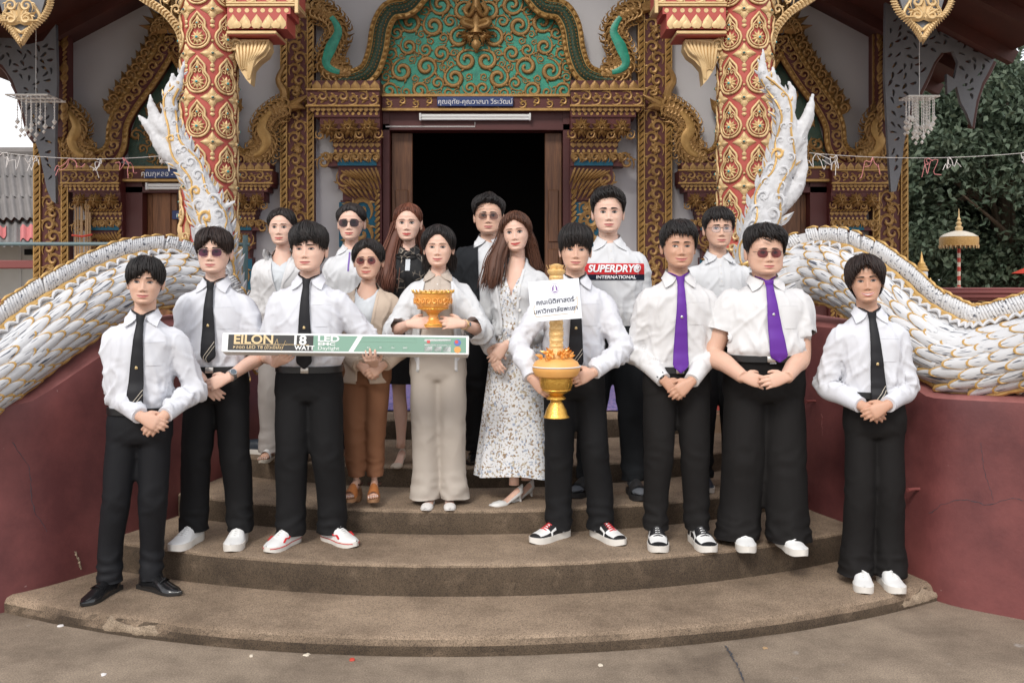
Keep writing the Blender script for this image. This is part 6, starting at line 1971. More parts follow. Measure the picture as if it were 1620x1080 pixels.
def build_hair(sp, seed):
    st = HAIR[sp['hair']]
    hs = sp['HH'] / .225; wf = sp.get('wf', 1.0)
    flipx = -1 if sp.get('hflip') else 1
    la = np.array([a for a, _ in st['line']], float) * PI / 180; lt = np.array([b for _, b in st['line']])
    rs = np.random.default_rng(seed)
    top, side = st['top'] * sp.get('hvol', 1), st['side'] * sp.get('hvol', 1)
    ctr = np.array([0, .006, .56 * .225]) * hs
    def line(az):
        a = ((az * flipx + PI) % (2 * PI)) - PI
        n_ = pn(np.stack([np.atleast_1d(a) * 7, np.full(np.size(a), seed * 1.3), np.zeros(np.size(a))], 1)) * st['jag'] * 1.2 + pn(np.stack([np.atleast_1d(a) * 22, np.full(np.size(a), seed * 2.3), np.ones(np.size(a))], 1)) * st['jag'] * .7
        return np.interp(a, la, lt) + n_
    def thick(az, t_):
        q = np.clip((t_ - .58) / .36, 0, 1)
        q = q * q * (3 - 2 * q)
        a = ((az * flipx + PI) % (2 * PI)) - PI
        lump = pn(np.stack([np.cos(az) * 1.6 + seed, np.sin(az) * 1.6, t_ * 3], -1).reshape(-1, 3)).reshape(np.shape(az)) * .55
        ft = 1 + .10 * np.clip(np.cos(az), 0, 1) * (t_ > .6)
        return (side + (top - side) * q) * (1 + lump) * ft * hs
    na, nr = 120, 30
    az = np.arange(na) * 2 * PI / na
    tl = line(az)
    rings = []
    for k in range(nr):
        v = k / (nr - 1)
        t_ = 1 - (1 - tl) * v ** .85
        t_ = np.minimum(t_, .9995)
        P = head_pt(az, t_, hs, wf)
        o = P - ctr; o /= np.linalg.norm(o, axis=1)[:, None]
        e = np.clip((1 - v) / (st['edge'] if 'edge' in st else np.where(np.cos(az) > .5, .14, .40)), 0, 1) ** .5
        th = thick(az, t_) * e - (.004 if v > .99 else 0)
        strand = pn(np.stack([az * 16 + 2 * v * st['sweep'], np.full(na, v * 1.3), np.full(na, seed * 3.1)], 1)) * .0055 + pn(np.stack([az * 42 + 5 * v * st['sweep'], np.full(na, v * 2.), np.full(na, seed * 5.7)], 1)) * .003
        rings.append(P + o * (th + strand * e * (1 if v > .06 else .3))[:, None] * 1.0)
    shell = MB().rings(rings[::-1], cap0=False)
    locks = MB()
    n = int(st['n'] * 2.3)
    a0 = rs.uniform(-PI, PI, n); t0 = rs.uniform(.72, .985, n)
    if n:                                                   # all strands at once: (n, L) arrays
        L_ = 7
        u = np.linspace(0, 1, L_)[None]
        cl_ = np.round(a0 * 5.5) / 5.5                      # strands gather into clumps towards their tips
        sw = st['sweep'] * rs.normal(.5, .35, n) * (1 - t0 + .25) + (cl_ - a0) * .75 * flipx
        aa = a0[:, None] + sw[:, None] * u * flipx
        te = line(aa[:, -1]) + rs.normal(-.005, st['jag'] * .8, n)
        ok = te < t0 - .05
        aa, te, t1 = aa[ok], te[ok], t0[ok]
        n = len(te)
        tt = t1[:, None] + (te - t1)[:, None] * u
        P = head_pt(aa, tt, hs, wf)
        o = P - ctr; o /= np.linalg.norm(o, axis=2)[..., None]
        lift = rs.uniform(.0, .005, (n, 1)) + .004 * np.sin(u * PI) * rs.uniform(.3, 1.3, (n, 1)) + (u > .9) * rs.normal(0, .0015, (n, 1))
        fr = np.where(np.cos(aa[:, -1:]) > .5, .2, .4)
        P = P + o * (thick(aa, tt) * np.clip((1 - u) / fr, .2, 1) ** .5 + lift * hs)[..., None]
        w_ = (rs.uniform(.0018, .0042, (n, 1)) * hs * np.array([[.5, .9, 1, 1, .9, .6, .1]]))[..., None]
        T_ = np.gradient(P, axis=1); T_ /= np.linalg.norm(T_, axis=2)[..., None] + 1e-12
        N_ = o - T_ * (o * T_).sum(2)[..., None]; N_ /= np.linalg.norm(N_, axis=2)[..., None] + 1e-12
        B_ = np.cross(T_, N_)
        V = np.stack([P + B_ * w_, P + N_ * w_ * .5, P - B_ * w_, P - N_ * w_ * .5], 2)          # (n, L, 4, 3)
        base = (np.arange(n) * L_ * 4)[:, None, None] + (np.arange(L_ - 1) * 4)[None, :, None]
        j = np.arange(4); k = (j + 1) % 4
        Fq = np.stack([base + j, base + k, base + k + 4, base + j + 4], -1).reshape(-1, 4)
        locks.v.append(V.reshape(-1, 3)); locks.n += V.size // 3
        locks.f += [tuple(f) for f in Fq.tolist()]; locks.m += [0] * len(Fq)
    # flyaway tips on the crown
    for i in range(n // 12 if st['jag'] > .03 else 3):
        az_ = rs.uniform(-PI, PI); t_ = rs.uniform(.8, .98)
        P = head_pt(np.array(az_), np.array(t_), hs, wf); o = unit(P - ctr)
        b = P + o * thick(np.array(az_), np.array(t_)) * .9
        d1 = unit(o + rs.normal(size=3) * .7 + np.array([0, 0, .3]))
        locks.tube([b, b + d1 * .008 * hs, b + unit(d1 + rs.normal(size=3) * .4) * .016 * hs], [.0022, .0014, .0003], 4)
    return shell, locks

def hand_mb(wrist, fdir, dorsal, right, curl, size=1.0, spread=.12, thumb=.6):
    """palm + five fingers; curl in radians per joint (list of 4 or one value)"""
    mb = MB()
    Y = unit(fdir); Z = np.asarray(dorsal, float); Z = unit(Z - Y * (Z @ Y))
    X = np.cross(Y, Z) * (-1 if right else 1)             # towards the thumb
    w0 = np.asarray(wrist, float)
    s_ = size
    P = lambda x, y, z: w0 + (X * x + Y * y + Z * z) * s_
    a = np.arange(14) * 2 * PI / 14
    rr = []
    for y, wx, wz, ox in ((-.02, .026, .020, 0), (0.0, .027, .019, 0), (.025, .034, .018, .002), (.055, .040, .016, .002), (.08, .040, .013, .001), (.092, .036, .009, 0)):
        c, sn = np.cos(a), np.sin(a)
        rr.append(np.array([P(ox + wx * np.sign(ci) * abs(ci) ** .8, y, wz * np.sign(si) * abs(si) ** .9) for ci, si in zip(c, sn)]))
    mb.rings(rr)
    if np.isscalar(curl): curl = [curl] * 4
    for i, (x0, ln, r0, y0) in enumerate(((.029, .070, .0088, .082), (.0095, .078, .0090, .087), (-.010, .072, .0086, .084), (-.028, .056, .0076, .076))):
        an = 0.0
        p = np.array([x0, y0 - .02, 0.0]); side = spread * (1.5 - i) / 1.5
        pts = [P(*p)]
        p = p + np.array([0, .02, 0]); pts.append(P(*p))
        for q, f in enumerate((.46, .30, .24)):
            an += curl[i] * (1.0 if q else .9)
            dv = np.array([math.sin(side) * math.cos(an), math.cos(side) * math.cos(an), -math.sin(an)])
            for h in (.5, .5):
                p = p + dv * ln * f * h; pts.append(P(*p))
        mb.tube(pts, np.array([r0, r0 * 1.02, r0, r0 * 1.0, r0 * .92, r0 * .94, r0 * .86, r0 * .55]) * s_, 9, up=Z)
    p = np.array([.018, .012, -.004]); pts = [P(*p)]
    dv = unit([.80, .72, -.25])
    for q, ln in enumerate((.034, .030, .026)):
        for h in (.5, .5):
            p = p + dv * ln * h; pts.append(P(*p))
        dv = unit(dv + np.array([-.35 * thumb, .35, -.30 * thumb]))
    mb.tube(pts, np.array([.0135, .013, .0125, .0115, .0105, .0100, .0065]) * s_, 9, up=Z)
    return mb

def ik(Sh, Wr, l1, l2, pole):
    Sh, Wr = np.array(Sh, float), np.array(Wr, float)
    v = Wr - Sh; D = np.linalg.norm(v)
    if D > (l1 + l2) * .995:
        k = D / (l1 + l2) * 1.006; l1 *= k; l2 *= k
    a = (l1 * l1 - l2 * l2 + D * D) / (2 * D)
    h = math.sqrt(max(1e-6, l1 * l1 - a * a))
    u = v / D
    p = np.array(pole, float); p = unit(p - u * (p @ u))
    return Sh + u * a + p * h

def shoe(style, L_=.27):
    """parts in foot coordinates: ankle above origin, toe towards -Y, sole on z=0. returns list (name, MB, mats)"""
    out = []
    heel = .26 * L_
    k = L_ / .27
    dress = style in ('loafer',)
    pointy = style in ('loafer', 'pump')
    woman = style in ('pump', 'flat', 'clog', 'sandal')
    wsc = (.92 if style == 'loafer' else .86 if woman else 1.08) * k
    hw = lambda s_: np.interp(s_, [0, .04, .15, .40, .66, .82, .93, .985, 1.0], [.012, .026, .034, .034, .046, .043, .030 if not pointy else .020, .013 if not pointy else .008, .003]) * wsc
    y_ = lambda s_: heel - s_ * L_
    xo = lambda s_: 0.0
    zh = (lambda s_: .055 * max(0, 1 - s_ * 1.75)) if style == 'pump' else (lambda s_: .05 - .02 * s_) if style == 'clog' else (lambda s_: 0.0)
    soleT = dict(loafer=.014, sneaker=.034, skate=.028, dunk=.032, flat=.010, pump=.008, clog=.022, slide=.030, sandal=.02, runner=.03)[style]
    S_ = np.linspace(0, 1, 22)
    # sole
    mb = MB()
    g = 1.04 if style in ('sneaker', 'skate', 'dunk', 'slide', 'clog', 'runner') else 1.0
    top, bot = [], []
    for side_ in (1, -1):
        for s_ in (S_ if side_ > 0 else S_[::-1]):
            lift = .010 * max(0, (s_ - .86) / .14) ** 2 * k
            x, y, z = side_ * hw(s_) * g, y_(s_) + (-.003 if s_ > .98 else .003 if s_ < .02 else 0), zh(s_)
            bot.append((x * .97, y, z + lift)); top.append((x, y, z + soleT * k + lift * .6))
    n = len(top)
    mb.rings([np.array(bot), np.array([((a[0] + b[0]) / 2 * 1.015, (a[1] + b[1]) / 2, (a[2] + b[2]) / 2) for a, b in zip(bot, top)]), np.array(top)])
    if dress: mb.box((0, y_(.12), .011), (.058 * k, .062 * k, .022))
    if style == 'pump': mb.tube([(0, y_(.09), .056), (0, y_(.08), .03), (0, y_(.06), 0)], [.017, .009, .008], 8)
    if style == 'clog': mb.box((0, y_(.16), .026), (.058 * k, .08 * k, .052), bev=.008)
    solem = dict(loafer='sole_black', sneaker='sole_white', skate='sole_white', dunk='sole_white', flat='flat_white', pump='pump_white', clog='clog_wood', slide='slide_black', sandal='sole_cream', runner='sole_white')[style]
    out.append(('sole', mb, [solem]))
    # upper
    topH = {'loafer': [(0, .075), (.25, .07), (.42, .075), (.55, .06), (.72, .042), (.88, .030), (1, .012)], 'flat': [(0, .045), (.2, .038), (.5, .028), (.66, .036), (.85, .028), (1, .010)],
            'pump': [(0, .05), (.2, .042), (.5, .020), (.66, .030), (.85, .024), (1, .008)]}.get(style, [(0, .09), (.2, .085), (.42, .092), (.56, .074), (.72, .055), (.88, .046), (1, .030)])
    if style in ('loafer', 'sneaker', 'skate', 'dunk', 'flat', 'pump', 'runner'):
        mb = MB()
        rr = []
        for s_ in S_:
            th = np.interp(s_, [a for a, _ in topH], [b for _, b in topH]) * k + zh(s_)
            z0 = soleT * k * .8 + zh(s_)
            w_ = hw(s_) * .985
            lift = .010 * max(0, (s_ - .86) / .14) ** 2 * k
            a = np.linspace(0, PI, 13)
            tw = w_ * (1 if s_ > .5 else .82)
            rr.append(np.stack([np.cos(a) * w_ * (1 - .18 * np.sin(a) ** 2 * (1 if s_ < .5 else .4)), np.full(13, y_(s_)), z0 + lift + (max(th, z0 + .004) - z0) * np.sin(a) ** (.55 if s_ < .6 else .75)], 1))
        G = np.array(rr)
        slots = dict(loafer=['shoe_black'], sneaker=['sneaker_white'], skate=['sneaker_white'], dunk=['sneaker_white', 'sneaker_black', 'sneaker_red'], flat=['flat_white', 'skin_fair'], pump=['pump_white', 'skin_fair'], runner=['shoe_navy'])[style]
        m0 = mb
        c = 13
        F0, m_ = [], []
        for i in range(len(S_) - 1):
            for j in range(c - 1):
                F0.append((i * c + j, i * c + j + 1, (i + 1) * c + j + 1, (i + 1) * c + j))
                s_ = (S_[i] + S_[i + 1]) / 2; lat = abs(j + .5 - 6)
                q = 0
                if style == 'dunk':
                    if s_ > .86 or (s_ > .60 and lat > 3.5): q = 1                      # mudguard
                    elif s_ < .22 and lat > 2: q = 1                                    # heel
                    elif .40 < s_ < .64 and 1.2 < lat < 3.6: q = 1                      # eyestay
                    elif .30 < s_ < .55 and lat > 4.6: q = 1
                if style in ('flat', 'pump') and .12 < s_ < (.60 if style == 'flat' else .58) and lat < 4.6: q = 1
                m_.append(q)
        off = mb.n
        mb.v.append(G.reshape(-1, 3)); mb.n += len(G) * c
        mb.f += [tuple(x + off for x in f) for f in F0]; mb.m += m_
        mb.f.append(tuple(off + j for j in range(c))); mb.m.append(0)
        out.append(('upper', mb, slots))
        if style in ('sneaker', 'skate', 'dunk'):
            lm = MB()
            for q in np.linspace(.46, .66, 5):
                th = np.interp(q, [a for a, _ in topH], [b for _, b in topH]) * k
                w_ = hw(q) * .42
                lm.tube([(-w_, y_(q), th - .004), (0, y_(q) - .004, th + .005), (w_, y_(q), th - .004)], .0032 * k, 5)
            out.append(('laces', lm, ['sneaker_white' if style != 'dunk' else 'sneaker_black']))
            tm = MB(); tm.box((0, y_(.40), .095 * k), (.045 * k, .012, .04 * k), bev=.004); out.append(('tongue', tm, ['sneaker_white']))
        if style == 'skate':
            st = MB()
            for sg in (-1, 1):
                pts = [(.30, .045), (.42, .062), (.52, .048), (.62, .055), (.70, .04)]
                st.tube([(sg * (hw(s_) * (1.0 - .10 * (z - .03) / .04) + .0005), y_(s_), z * k) for s_, z in pts], .006, 5, flat=.6)
                st.tube([(sg * (hw(s_) + .003), y_(s_), .022 * k) for s_ in np.linspace(.02, .98, 16)], .0022, 4)
            out.append(('side_stripe', st, ['sneaker_red']))
        if dress:
            st = MB(); st.tube([(-.03 * k, y_(.58), .05 * k), (0, y_(.60), .068 * k), (.03 * k, y_(.58), .05 * k)], .006, 6, flat=.5); out.append(('vamp_strap', st, ['shoe_black']))
    else:
        # open shoe: a foot with toes, then straps
        sock = style == 'slide'
        fb = MB()
        rr = []
        z0 = soleT * k
        for s_ in np.linspace(.02, .80, 14):
            th = np.interp(s_, [0, .2, .45, .6, .8], [.06, .08, .07, .05, .028]) * k; w_ = hw(s_) * .86
            a = np.arange(14) * 2 * PI / 14
            zz_ = zh(s_) + z0
            rr.append(np.stack([np.cos(a) * w_, np.full(14, y_(s_)), zz_ + th / 2 + np.sin(a) * th / 2], 1))
        fb.rings(rr)
        if sock:
            fb.tube(lerp_path([(0, y_(.74), .05), (0, y_(.88), .048), (0, y_(.99), .044)], 6), [.032, .036, .034, .03, .022, .008], 10, flat=.5)
        else:
            for j, x in enumerate((-.027, -.012, .002, .015, .026)):
                ln = .96 - .025 * j
                fb.tube([(x * k, y_(.76), zh(.76) + z0 + .013), (x * k, y_((.76 + ln) / 2), zh(.9) + z0 + .014), (x * k, y_(ln), zh(ln) + z0 + .009)], np.array([.009, .0085, .005]) * k, 7)
                fb.box((x * k, y_(ln - .02), zh(ln) + z0 + .0165), (.008 * k, .010 * k, .003), 1)
        out.append(('foot', fb, ['sock_grey'] if sock else ['skin_light', 'nail_white']))
        bd = MB()
        s0, s1 = (.50, .78) if style == 'slide' else (.52, .84) if style == 'clog' else (.56, .70)
        rr = []
        for s_ in np.linspace(s0, s1, 7):
            th = np.interp(s_, [0, .2, .45, .6, .85], [.06, .08, .072, .056, .036]) * k + .006
            a = np.linspace(-.15, PI + .15, 13); w_ = hw(s_) * 1.0
            rr.append(np.stack([np.cos(a) * w_, np.full(13, y_(s_)), zh(s_) + z0 + np.sin(a) * th], 1))
        bd.grid(np.array(rr))
        out.append(('strap', bd, [dict(slide='slide_black', clog='clog_tan', sandal='flat_white')[style]]))
        if style == 'clog':
            an = MB()
            an.tube([(.04 * math.cos(q) * k, y_(.22) - .03 * math.sin(q) * 1.6 * k, z0 + .085) for q in np.linspace(-.6, PI + .6, 16)], .006, 6)
            out.append(('ankle_strap', an, ['strap_brown']))
    return out
TORSO = [(.50, .150, .096, .100), (.545, .150, .100, .100), (.575, .152, .104, .098), (.61, .155, .110, .102), (.66, .160, .114, .106), (.705, .167, .116, .110), (.74, .172, .112, .110), (.762, .168, .102, .106), (.780, .146, .089, .098), (.797, .108, .077, .090), (.812, .076, .066, .078), (.826, .062, .058, .068), (.842, .056, .053, .060)]

def person(sp):
    d, zf, rot = sp['d'], STEP_Z[sp['step']], R(sp.get('rot', 0))
    X0 = (sp['px'] - 810) * d / FPX
    H = sp['H']; sc = H / 1.7
    bw, bd = sp.get('bw', 1.0) * sc, sp.get('bd', 1.0) * sc
    seed = sp['seed']
    root = thing('person', sp['label'], 'person', (X0, d, zf), rot)
    Ri = np.array(Matrix.Rotation(-rot, 3, 'Z'))
    def loc(px, py, dd=0.0):
        p = np.array(W(px, py, d + dd)) - np.array([X0, d, zf])
        return Ri @ p
    def add(name, mb, mats, parent=None, smooth=True, sh=50):
        return obj(name, mb, mats, parent or root, smooth, local=True, sh=sh)
    hx = (sp['hx'] - sp['px']) * d / FPX
    belt = sp.get('belt', .56) * H
    woman = sp.get('woman', False)
    lean = lambda z: hx * .9 * np.clip((z - .5 * H) / (.36 * H), 0, 1)
    belly = sp.get('belly', 0.0); bust = sp.get('bust', 0.0)
    sh_k = sp.get('shw', 1.0)

    def torso_rings(grow, zlo=.545, zhi=.846, n=30, waist=1.0):
        rr = []
        for q in np.linspace(0, 1, 22):
            zz = zlo + (zhi - zlo) * q
            if q == 0: zz = zlo
            a = np.interp(zz, [t_[0] for t_ in TORSO], [t_[1] for t_ in TORSO]); f = np.interp(zz, [t_[0] for t_ in TORSO], [t_[2] for t_ in TORSO]); b = np.interp(zz, [t_[0] for t_ in TORSO], [t_[3] for t_ in TORSO])
            neck = np.clip((zz - .79) / .03, 0, 1)
            if woman:
                a *= (1 - .10 * math.exp(-((zz - .62) / .05) ** 2)) * .93
            kx = (bw * (1 - neck) + sc * neck); ky = (bd * (1 - neck) + sc * neck)
            if zz > .70: kx *= 1 + (sh_k - 1) * (1 - neck) * min(1, (zz - .70) / .05)
            f = f * ky + belly * math.exp(-((zz - .60) / .075) ** 2) + bust * math.exp(-((zz - .725) / .045) ** 2)
            a_ = a * kx + belly * .35 * math.exp(-((zz - .60) / .09) ** 2)
            if waist != 1.0: a_ *= waist
            g = grow * (1 - neck * .6)
            rr.append(ell((lean(zz * H), .005, zz * H), a_ + g, f + g, n, 2.35 if zz < .77 else 2.1, b * ky + g))
        return rr
    Sj = [np.array([lean(.8 * H) + sg * .150 * bw * sh_k * (.93 if woman else 1), .005, .752 * H]) for sg in (-1, 1)]
    l1, l2 = .165 * H, .150 * H
    # ---- arms
    arms = []
    for i, sg in enumerate((-1, 1)):
        A = sp['arms'][i]
        wr = loc(*A['w'])
        pole = A.get('pole', (sg * .60, .74, -.1))
        el = ik(Sj[i], wr, l1, l2, pole)
        arms.append(dict(S=Sj[i], E=el, W=wr, f=np.array(A.get('f', (0, 0, -1.))), n=np.array(A.get('n', (0, -1., 0))), curl=A.get('c', .35), show=A.get('show', True), spread=A.get('spread', .1), thumb=A.get('thumb', .6), fk=A.get('fk', 1.0)))

    def sleeve(mb, i, kind, grow=0.0):
        a = arms[i]; sg = (-1, 1)[i]
        inn = np.array([lean(.8 * H) + sg * .085 * bw, .005, .768 * H])
        k = sp.get('slk', .86 if woman else 1.0) * sc
        path = lerp_path([inn, a['S'], a['S'] * .45 + a['E'] * .55, a['E'], a['E'] * .5 + a['W'] * .5, a['W']], 40)
        L_ = np.linspace(0, 1, 40)
        lS = .12; 
        end = dict(long=.985, short=.40, elbow=.60, three=.80, cap=.26)[kind]
        rad = np.interp(L_, [0, .12, .2, .38, .55, .7, .85, 1], np.array([.040, .056, .060, .056, .0515, .047, .042, .0365])) * k + grow
        if kind in ('short', 'elbow', 'cap'): rad = rad * np.interp(L_, [0, .2, end], [1, 1, 1.14])
        m_ = L_ <= end
        pp, rr_ = path[m_], rad[m_]
        e, dv = pp[-1], pp[-1] - pp[-2]
        if kind != 'long': pp = np.vstack([pp, e + unit(dv) * .02, e + unit(dv) * .04]); rr_ = np.append(rr_, [rr_[-1], rr_[-1]])
        mb.tube(pp, rr_, 16, up=(0, -1, 0))
        return e, dv, rad[m_][-1]

    def finish(mb, vox, kind):
        V, N_, Fs = remesh(mb, vox, 5, .5)
        off = seed * 7.3
        if kind == 'top':
            k = sp.get('wr', 1.35)
            q = V + off
            wq = q + .03 * np.stack([pn(q * 5), pn(q * 5 + 7), pn(q * 5 + 13)], 1)
            def rdg(sc_, o): return .25 - np.abs(pn(wq * np.array(sc_) + o))
            def crs(P_, wd): return np.exp(-(pn(P_) / wd) ** 2)
            d_ = .003 * pn(q * np.array([5, 5, 2.6])) + .0042 * crs(wq * np.array([7, 7, 2.6]) + 4, .075) + .0030 * crs(wq * np.array([14, 14, 5.5]) + 9, .07) - .003
            sl = np.stack([(V[:, 0] - lean(.7 * H)) * 10 + np.sign(V[:, 0]) * V[:, 2] * 8, V[:, 1] * 6, V[:, 2] * 2 + off], 1)     # drag lines from armpit to waist
            d_ += .0048 * crs(sl + .4 * np.stack([pn(q * 6)] * 3, 1), .085)
            w1 = np.exp(-((V[:, 2] - (belt + .055)) / .065) ** 2)
            d_ += w1 * (.010 * crs(wq * np.array([15, 15, 5]) + 2, .13) + .002)
            for a in arms:
                ax = unit(a['W'] - a['S'])
                for c, rr_, am in ((a['E'], .095, .011), (a['S'] * .5 + a['E'] * .5, .10, .005), (a['E'] * .45 + a['W'] * .55, .10, .008), (a['S'] * .85 + np.array([0, 0, -.07]), .12, .007)):
                    r_ = V - c; w_ = np.exp(-(r_ * r_).sum(1) / rr_ ** 2)
                    s_ = r_ @ ax
                    d_ += w_ * am * (crs(np.stack([s_ * 17 + pn(q * 9) * .8, V[:, 0] * 6 + off, V[:, 2] * 5 + V[:, 1] * 8], 1), .12) - .35)
            if not sp.get('untuck'): d_ *= np.clip((V[:, 2] - belt + .005) / .03, 0, 1)
            V = V + N_ * (d_ * k)[:, None]
        elif kind == 'bottom':
            q = V + off
            hem = sp['hem']
            w1 = np.exp(-((V[:, 2] - hem - .04) / .10) ** 2); w2 = np.exp(-((V[:, 2] - .27 * H) / .10) ** 2); w3 = np.exp(-((V[:, 2] - .47 * H) / .07) ** 2)
            d_ = .006 * pn(q * np.array([5, 5, 2.])) + .010 * (.2 - np.abs(pn(q * np.array([8, 8, 2.6]) + 5)))
            d_ += w1 * .022 * (.2 - np.abs(pn(q * np.array([8, 8, 17.])))) * 1.5 + w2 * .016 * (.2 - np.abs(pn(q * np.array([9, 9, 12.]) + 3))) + w3 * .008 * (.2 - np.abs(pn(np.stack([np.abs(V[:, 0]) * 10 + V[:, 2] * 16, V[:, 1] * 8, V[:, 0] * 0 + off], 1))))
            V = V + N_ * (d_ * sp.get('pwr', 1.1))[:, None]
        return V, N_, Fs

    def cut(V, Fs, pred):
        try: C_ = V[np.array(Fs, int)].mean(1)
        except ValueError: C_ = np.array([V[list(f)].mean(0) for f in Fs])
        m_ = pred(C_)
        return [f for f, k in zip(Fs, m_) if not k]

    # ---- head
    HH = sp['HH']
    chin = H - HH - HAIR[sp['hair']]['top'] * .75
    yaw, roll, pit = [R(v) for v in sp.get('head', (0, 0, 0))]
    piv = Vector((0, .02, .03))
    Mh = Matrix.Translation((hx, -.012, chin)) @ Matrix.Translation(piv) @ Matrix.Rotation(yaw, 4, 'Z') @ Matrix.Rotation(roll, 4, 'Y') @ Matrix.Rotation(pit, 4, 'X') @ Matrix.Translation(-piv)
    hmb = build_head(sp)
    body = MB().merge(hmb, Mh)
    nr = (.044 if woman else .0515) * sp.get('neck', 1) * sc
    body.tube(lerp_path([(hx * .85, .012, .785 * H), (hx * .95, .010, .828 * H), np.array(Mh @ Vector((0, .022, .055)))], 12), np.interp(np.linspace(0, 1, 12), [0, .35, .6, 1], [nr * 1.55, nr * 1.1, nr, nr * 1.02]), 20, up=(0, -1, 0))
    body.rings(torso_rings(-.016, .50))
    # ---- arms and hands, one continuous skin each
    tp_ = sp.get('outer', sp['top'])
    for i, a in enumerate(arms):
        am = MB()
        P = lerp_path([a['S'], a['S'] * .5 + a['E'] * .5, a['E'], a['E'] * .55 + a['W'] * .45, a['W']], 22)
        ra = np.interp(np.linspace(0, 1, 22), [0, .25, .5, .62, .85, 1], [.048, .044, .039, .041, .031, .026]) * sc * sp.get('armk', 1.0)
        k0 = 11 if tp_['sl'] in ('short', 'elbow', 'three') else 15
        body.tube(P[:k0 + 2], ra[:k0 + 2] * .985, 16, up=(0, -1, 0))
        am.tube(P[k0:], ra[k0:], 16, up=(0, -1, 0))
        if a['show']:
            am.merge(hand_mb(a['W'], a['f'], a['n'], i == 0, a['curl'], sc * .92 * a['fk'], a['spread'], a['thumb']))
            V, N_, Fs = remesh(am, .0046, 2, .5)
            body.add(V, Fs)
        else: body.merge(am)
    # ---- legs (skin, mostly under cloth)
    feet = []
    for i, (fpx, fyaw, fdd) in enumerate(sp['feet']):
        p = loc(fpx, 0, fdd); feet.append((p[0], p[1], R(fyaw)))
    bare = sp.get('bare', False)
    for i, sg in enumerate((-1, 1)):
        fx_, fy_, _ = feet[i]
        h0 = sp.get('heel', 0)
        P = lerp_path([(sg * .075 * bw, .005, .50 * H), (sg * .07 * bw * .5 + fx_ * .5, -.005, .28 * H), (fx_, fy_ + .012, .16 * H), (fx_, fy_ + .004, .05 + h0)], 20)
        body.tube(P, np.interp(np.linspace(0, 1, 20), [0, .3, .5, .68, .92, 1], [.075, .065, .047, .050, .031, .033]) * sc * (.92 if sp['bottom']['kind'] == 'skirt' else .6), 14, up=(0, -1, 0))
    bo = add('body', body, [sp['skin'], 'nail'], sh=0)
    # face
    fc, hbv = build_face(sp, hmb)
    for nm, key in (('eye', 'eyea'), ('eye', 'eyeb'), ('eyebrow', 'browa'), ('eyebrow', 'browb'), ('lips', 'lips'), ('nostrils', 'nostrils')):
        mb, mm = fc[key]
        add(nm, MB().merge(mb, Mh), mm, bo, sh=0)
    # hair
    shell, locks = build_hair(sp, seed)
    hm = sp.get('hairm', 'hair_black')
    ho = add('hair', MB().merge(shell, Mh), hm, sh=0)
    add('hair_locks', MB().merge(locks, Mh), hm, ho, sh=0)['kind'] = 'stuff'
    rs = np.random.default_rng(seed + 50)
    for ctrl, wid, nlk in sp.get('long', []):
        # long falling hair: control points in head units (x, y, z from the chin) -> bundle of locks
        base = [np.array(Mh @ Vector(c)) if k < 2 else np.array([hx, 0, chin]) + np.array(c) for k, c in enumerate(ctrl)]
        core = MB().tube(lerp_path(base, 24), np.interp(np.linspace(0, 1, 24), [0, .2, .6, .9, 1], [.7, 1.05, 1.05, .8, .25]) * wid, 12, up=(0, -1, 0), flat=.6)
        for _ in range(int(nlk * 1.8)):
            o = np.clip(rs.normal(size=3), -1.5, 1.5) * np.array([.55, .34, .2]) * wid
            pts = [b + o * (1 + .25 * k) + rs.normal(size=3) * .004 for k, b in enumerate(base)]
            P = lerp_path(pts, 22)
            P[:, 0] += .006 * np.sin(np.linspace(0, 9, 22) + rs.uniform(0, 6)) * np.linspace(0, 1, 22)
            core.tube(P, rs.uniform(.002, .0042) * np.interp(np.linspace(0, 1, 22), [0, .1, .8, 1], [.6, 1, .8, .1]), 5, up=(0, -1, 0), flat=.5)
        add('long_hair', core, hm, ho, sh=0)['kind'] = 'stuff'
    # ---- glasses
    if 'glasses' in sp:
        g = sp['glasses']; hs = HH / .225
        fr = MB(); ez = EYE_T * HH + g.get('dz', 0)
        n_ = 26; lensM = []
        yf = min((hbv.ray_cast(Vector((sx * .031 * hs, -1, ez)), Vector((0, 1, 0)))[0].y for sx in (-1, 1))) - .013
        for sg in (-1, 1):
            t_ = np.arange(n_) * 2 * PI / n_
            p_ = g.get('p', 2.6)
            x = sg * g.get('cx', .0335) * hs + np.sign(np.cos(t_)) * np.abs(np.cos(t_)) ** (2 / p_) * g['w'] * hs; z = ez - .003 + np.sign(np.sin(t_)) * np.abs(np.sin(t_)) ** (2 / p_) * g['h'] * hs * (1 - .12 * np.cos(t_) * sg * g.get('av', 0))
            y = yf + .10 * (np.abs(x) - .02) ** 2 / .03
            ring = np.stack([x, y, z], 1)
            pts = np.vstack([ring, ring[:1]])
            fr.tube(pts, g.get('r', .0011), 5, up=(0, -1, 0))
            lm = MB(); lm.rings([ring + np.array([0, .0008, 0]), ring - np.array([0, .0008, 0])])
            lensM.append(lm)
            xe = sg * (g.get('cx', .0335) + g['w']) * hs
            fr.tube([(xe, yf + .004, ez + .004), (xe + sg * .006, yf + .012, ez + .006), (sg * .0775 * hs * sp.get('wf', 1), -.005, ez + .010), (sg * .077 * hs * sp.get('wf', 1), .02, ez - .002)], .0013, 5, up=(0, 0, 1))
        cxw = (g.get('cx', .0335) - g['w']) * hs
        fr.tube([(-cxw, yf + .001, ez + .004), (0, yf - .004, ez + .007), (cxw, yf + .001, ez + .004)], .0014, 5, up=(0, -1, 0))
        go = add('eyeglasses', MB().merge(fr, Mh), g['m'], sh=0)
        for lm in lensM: add('lens', MB().merge(lm, Mh), g['lens'], go)

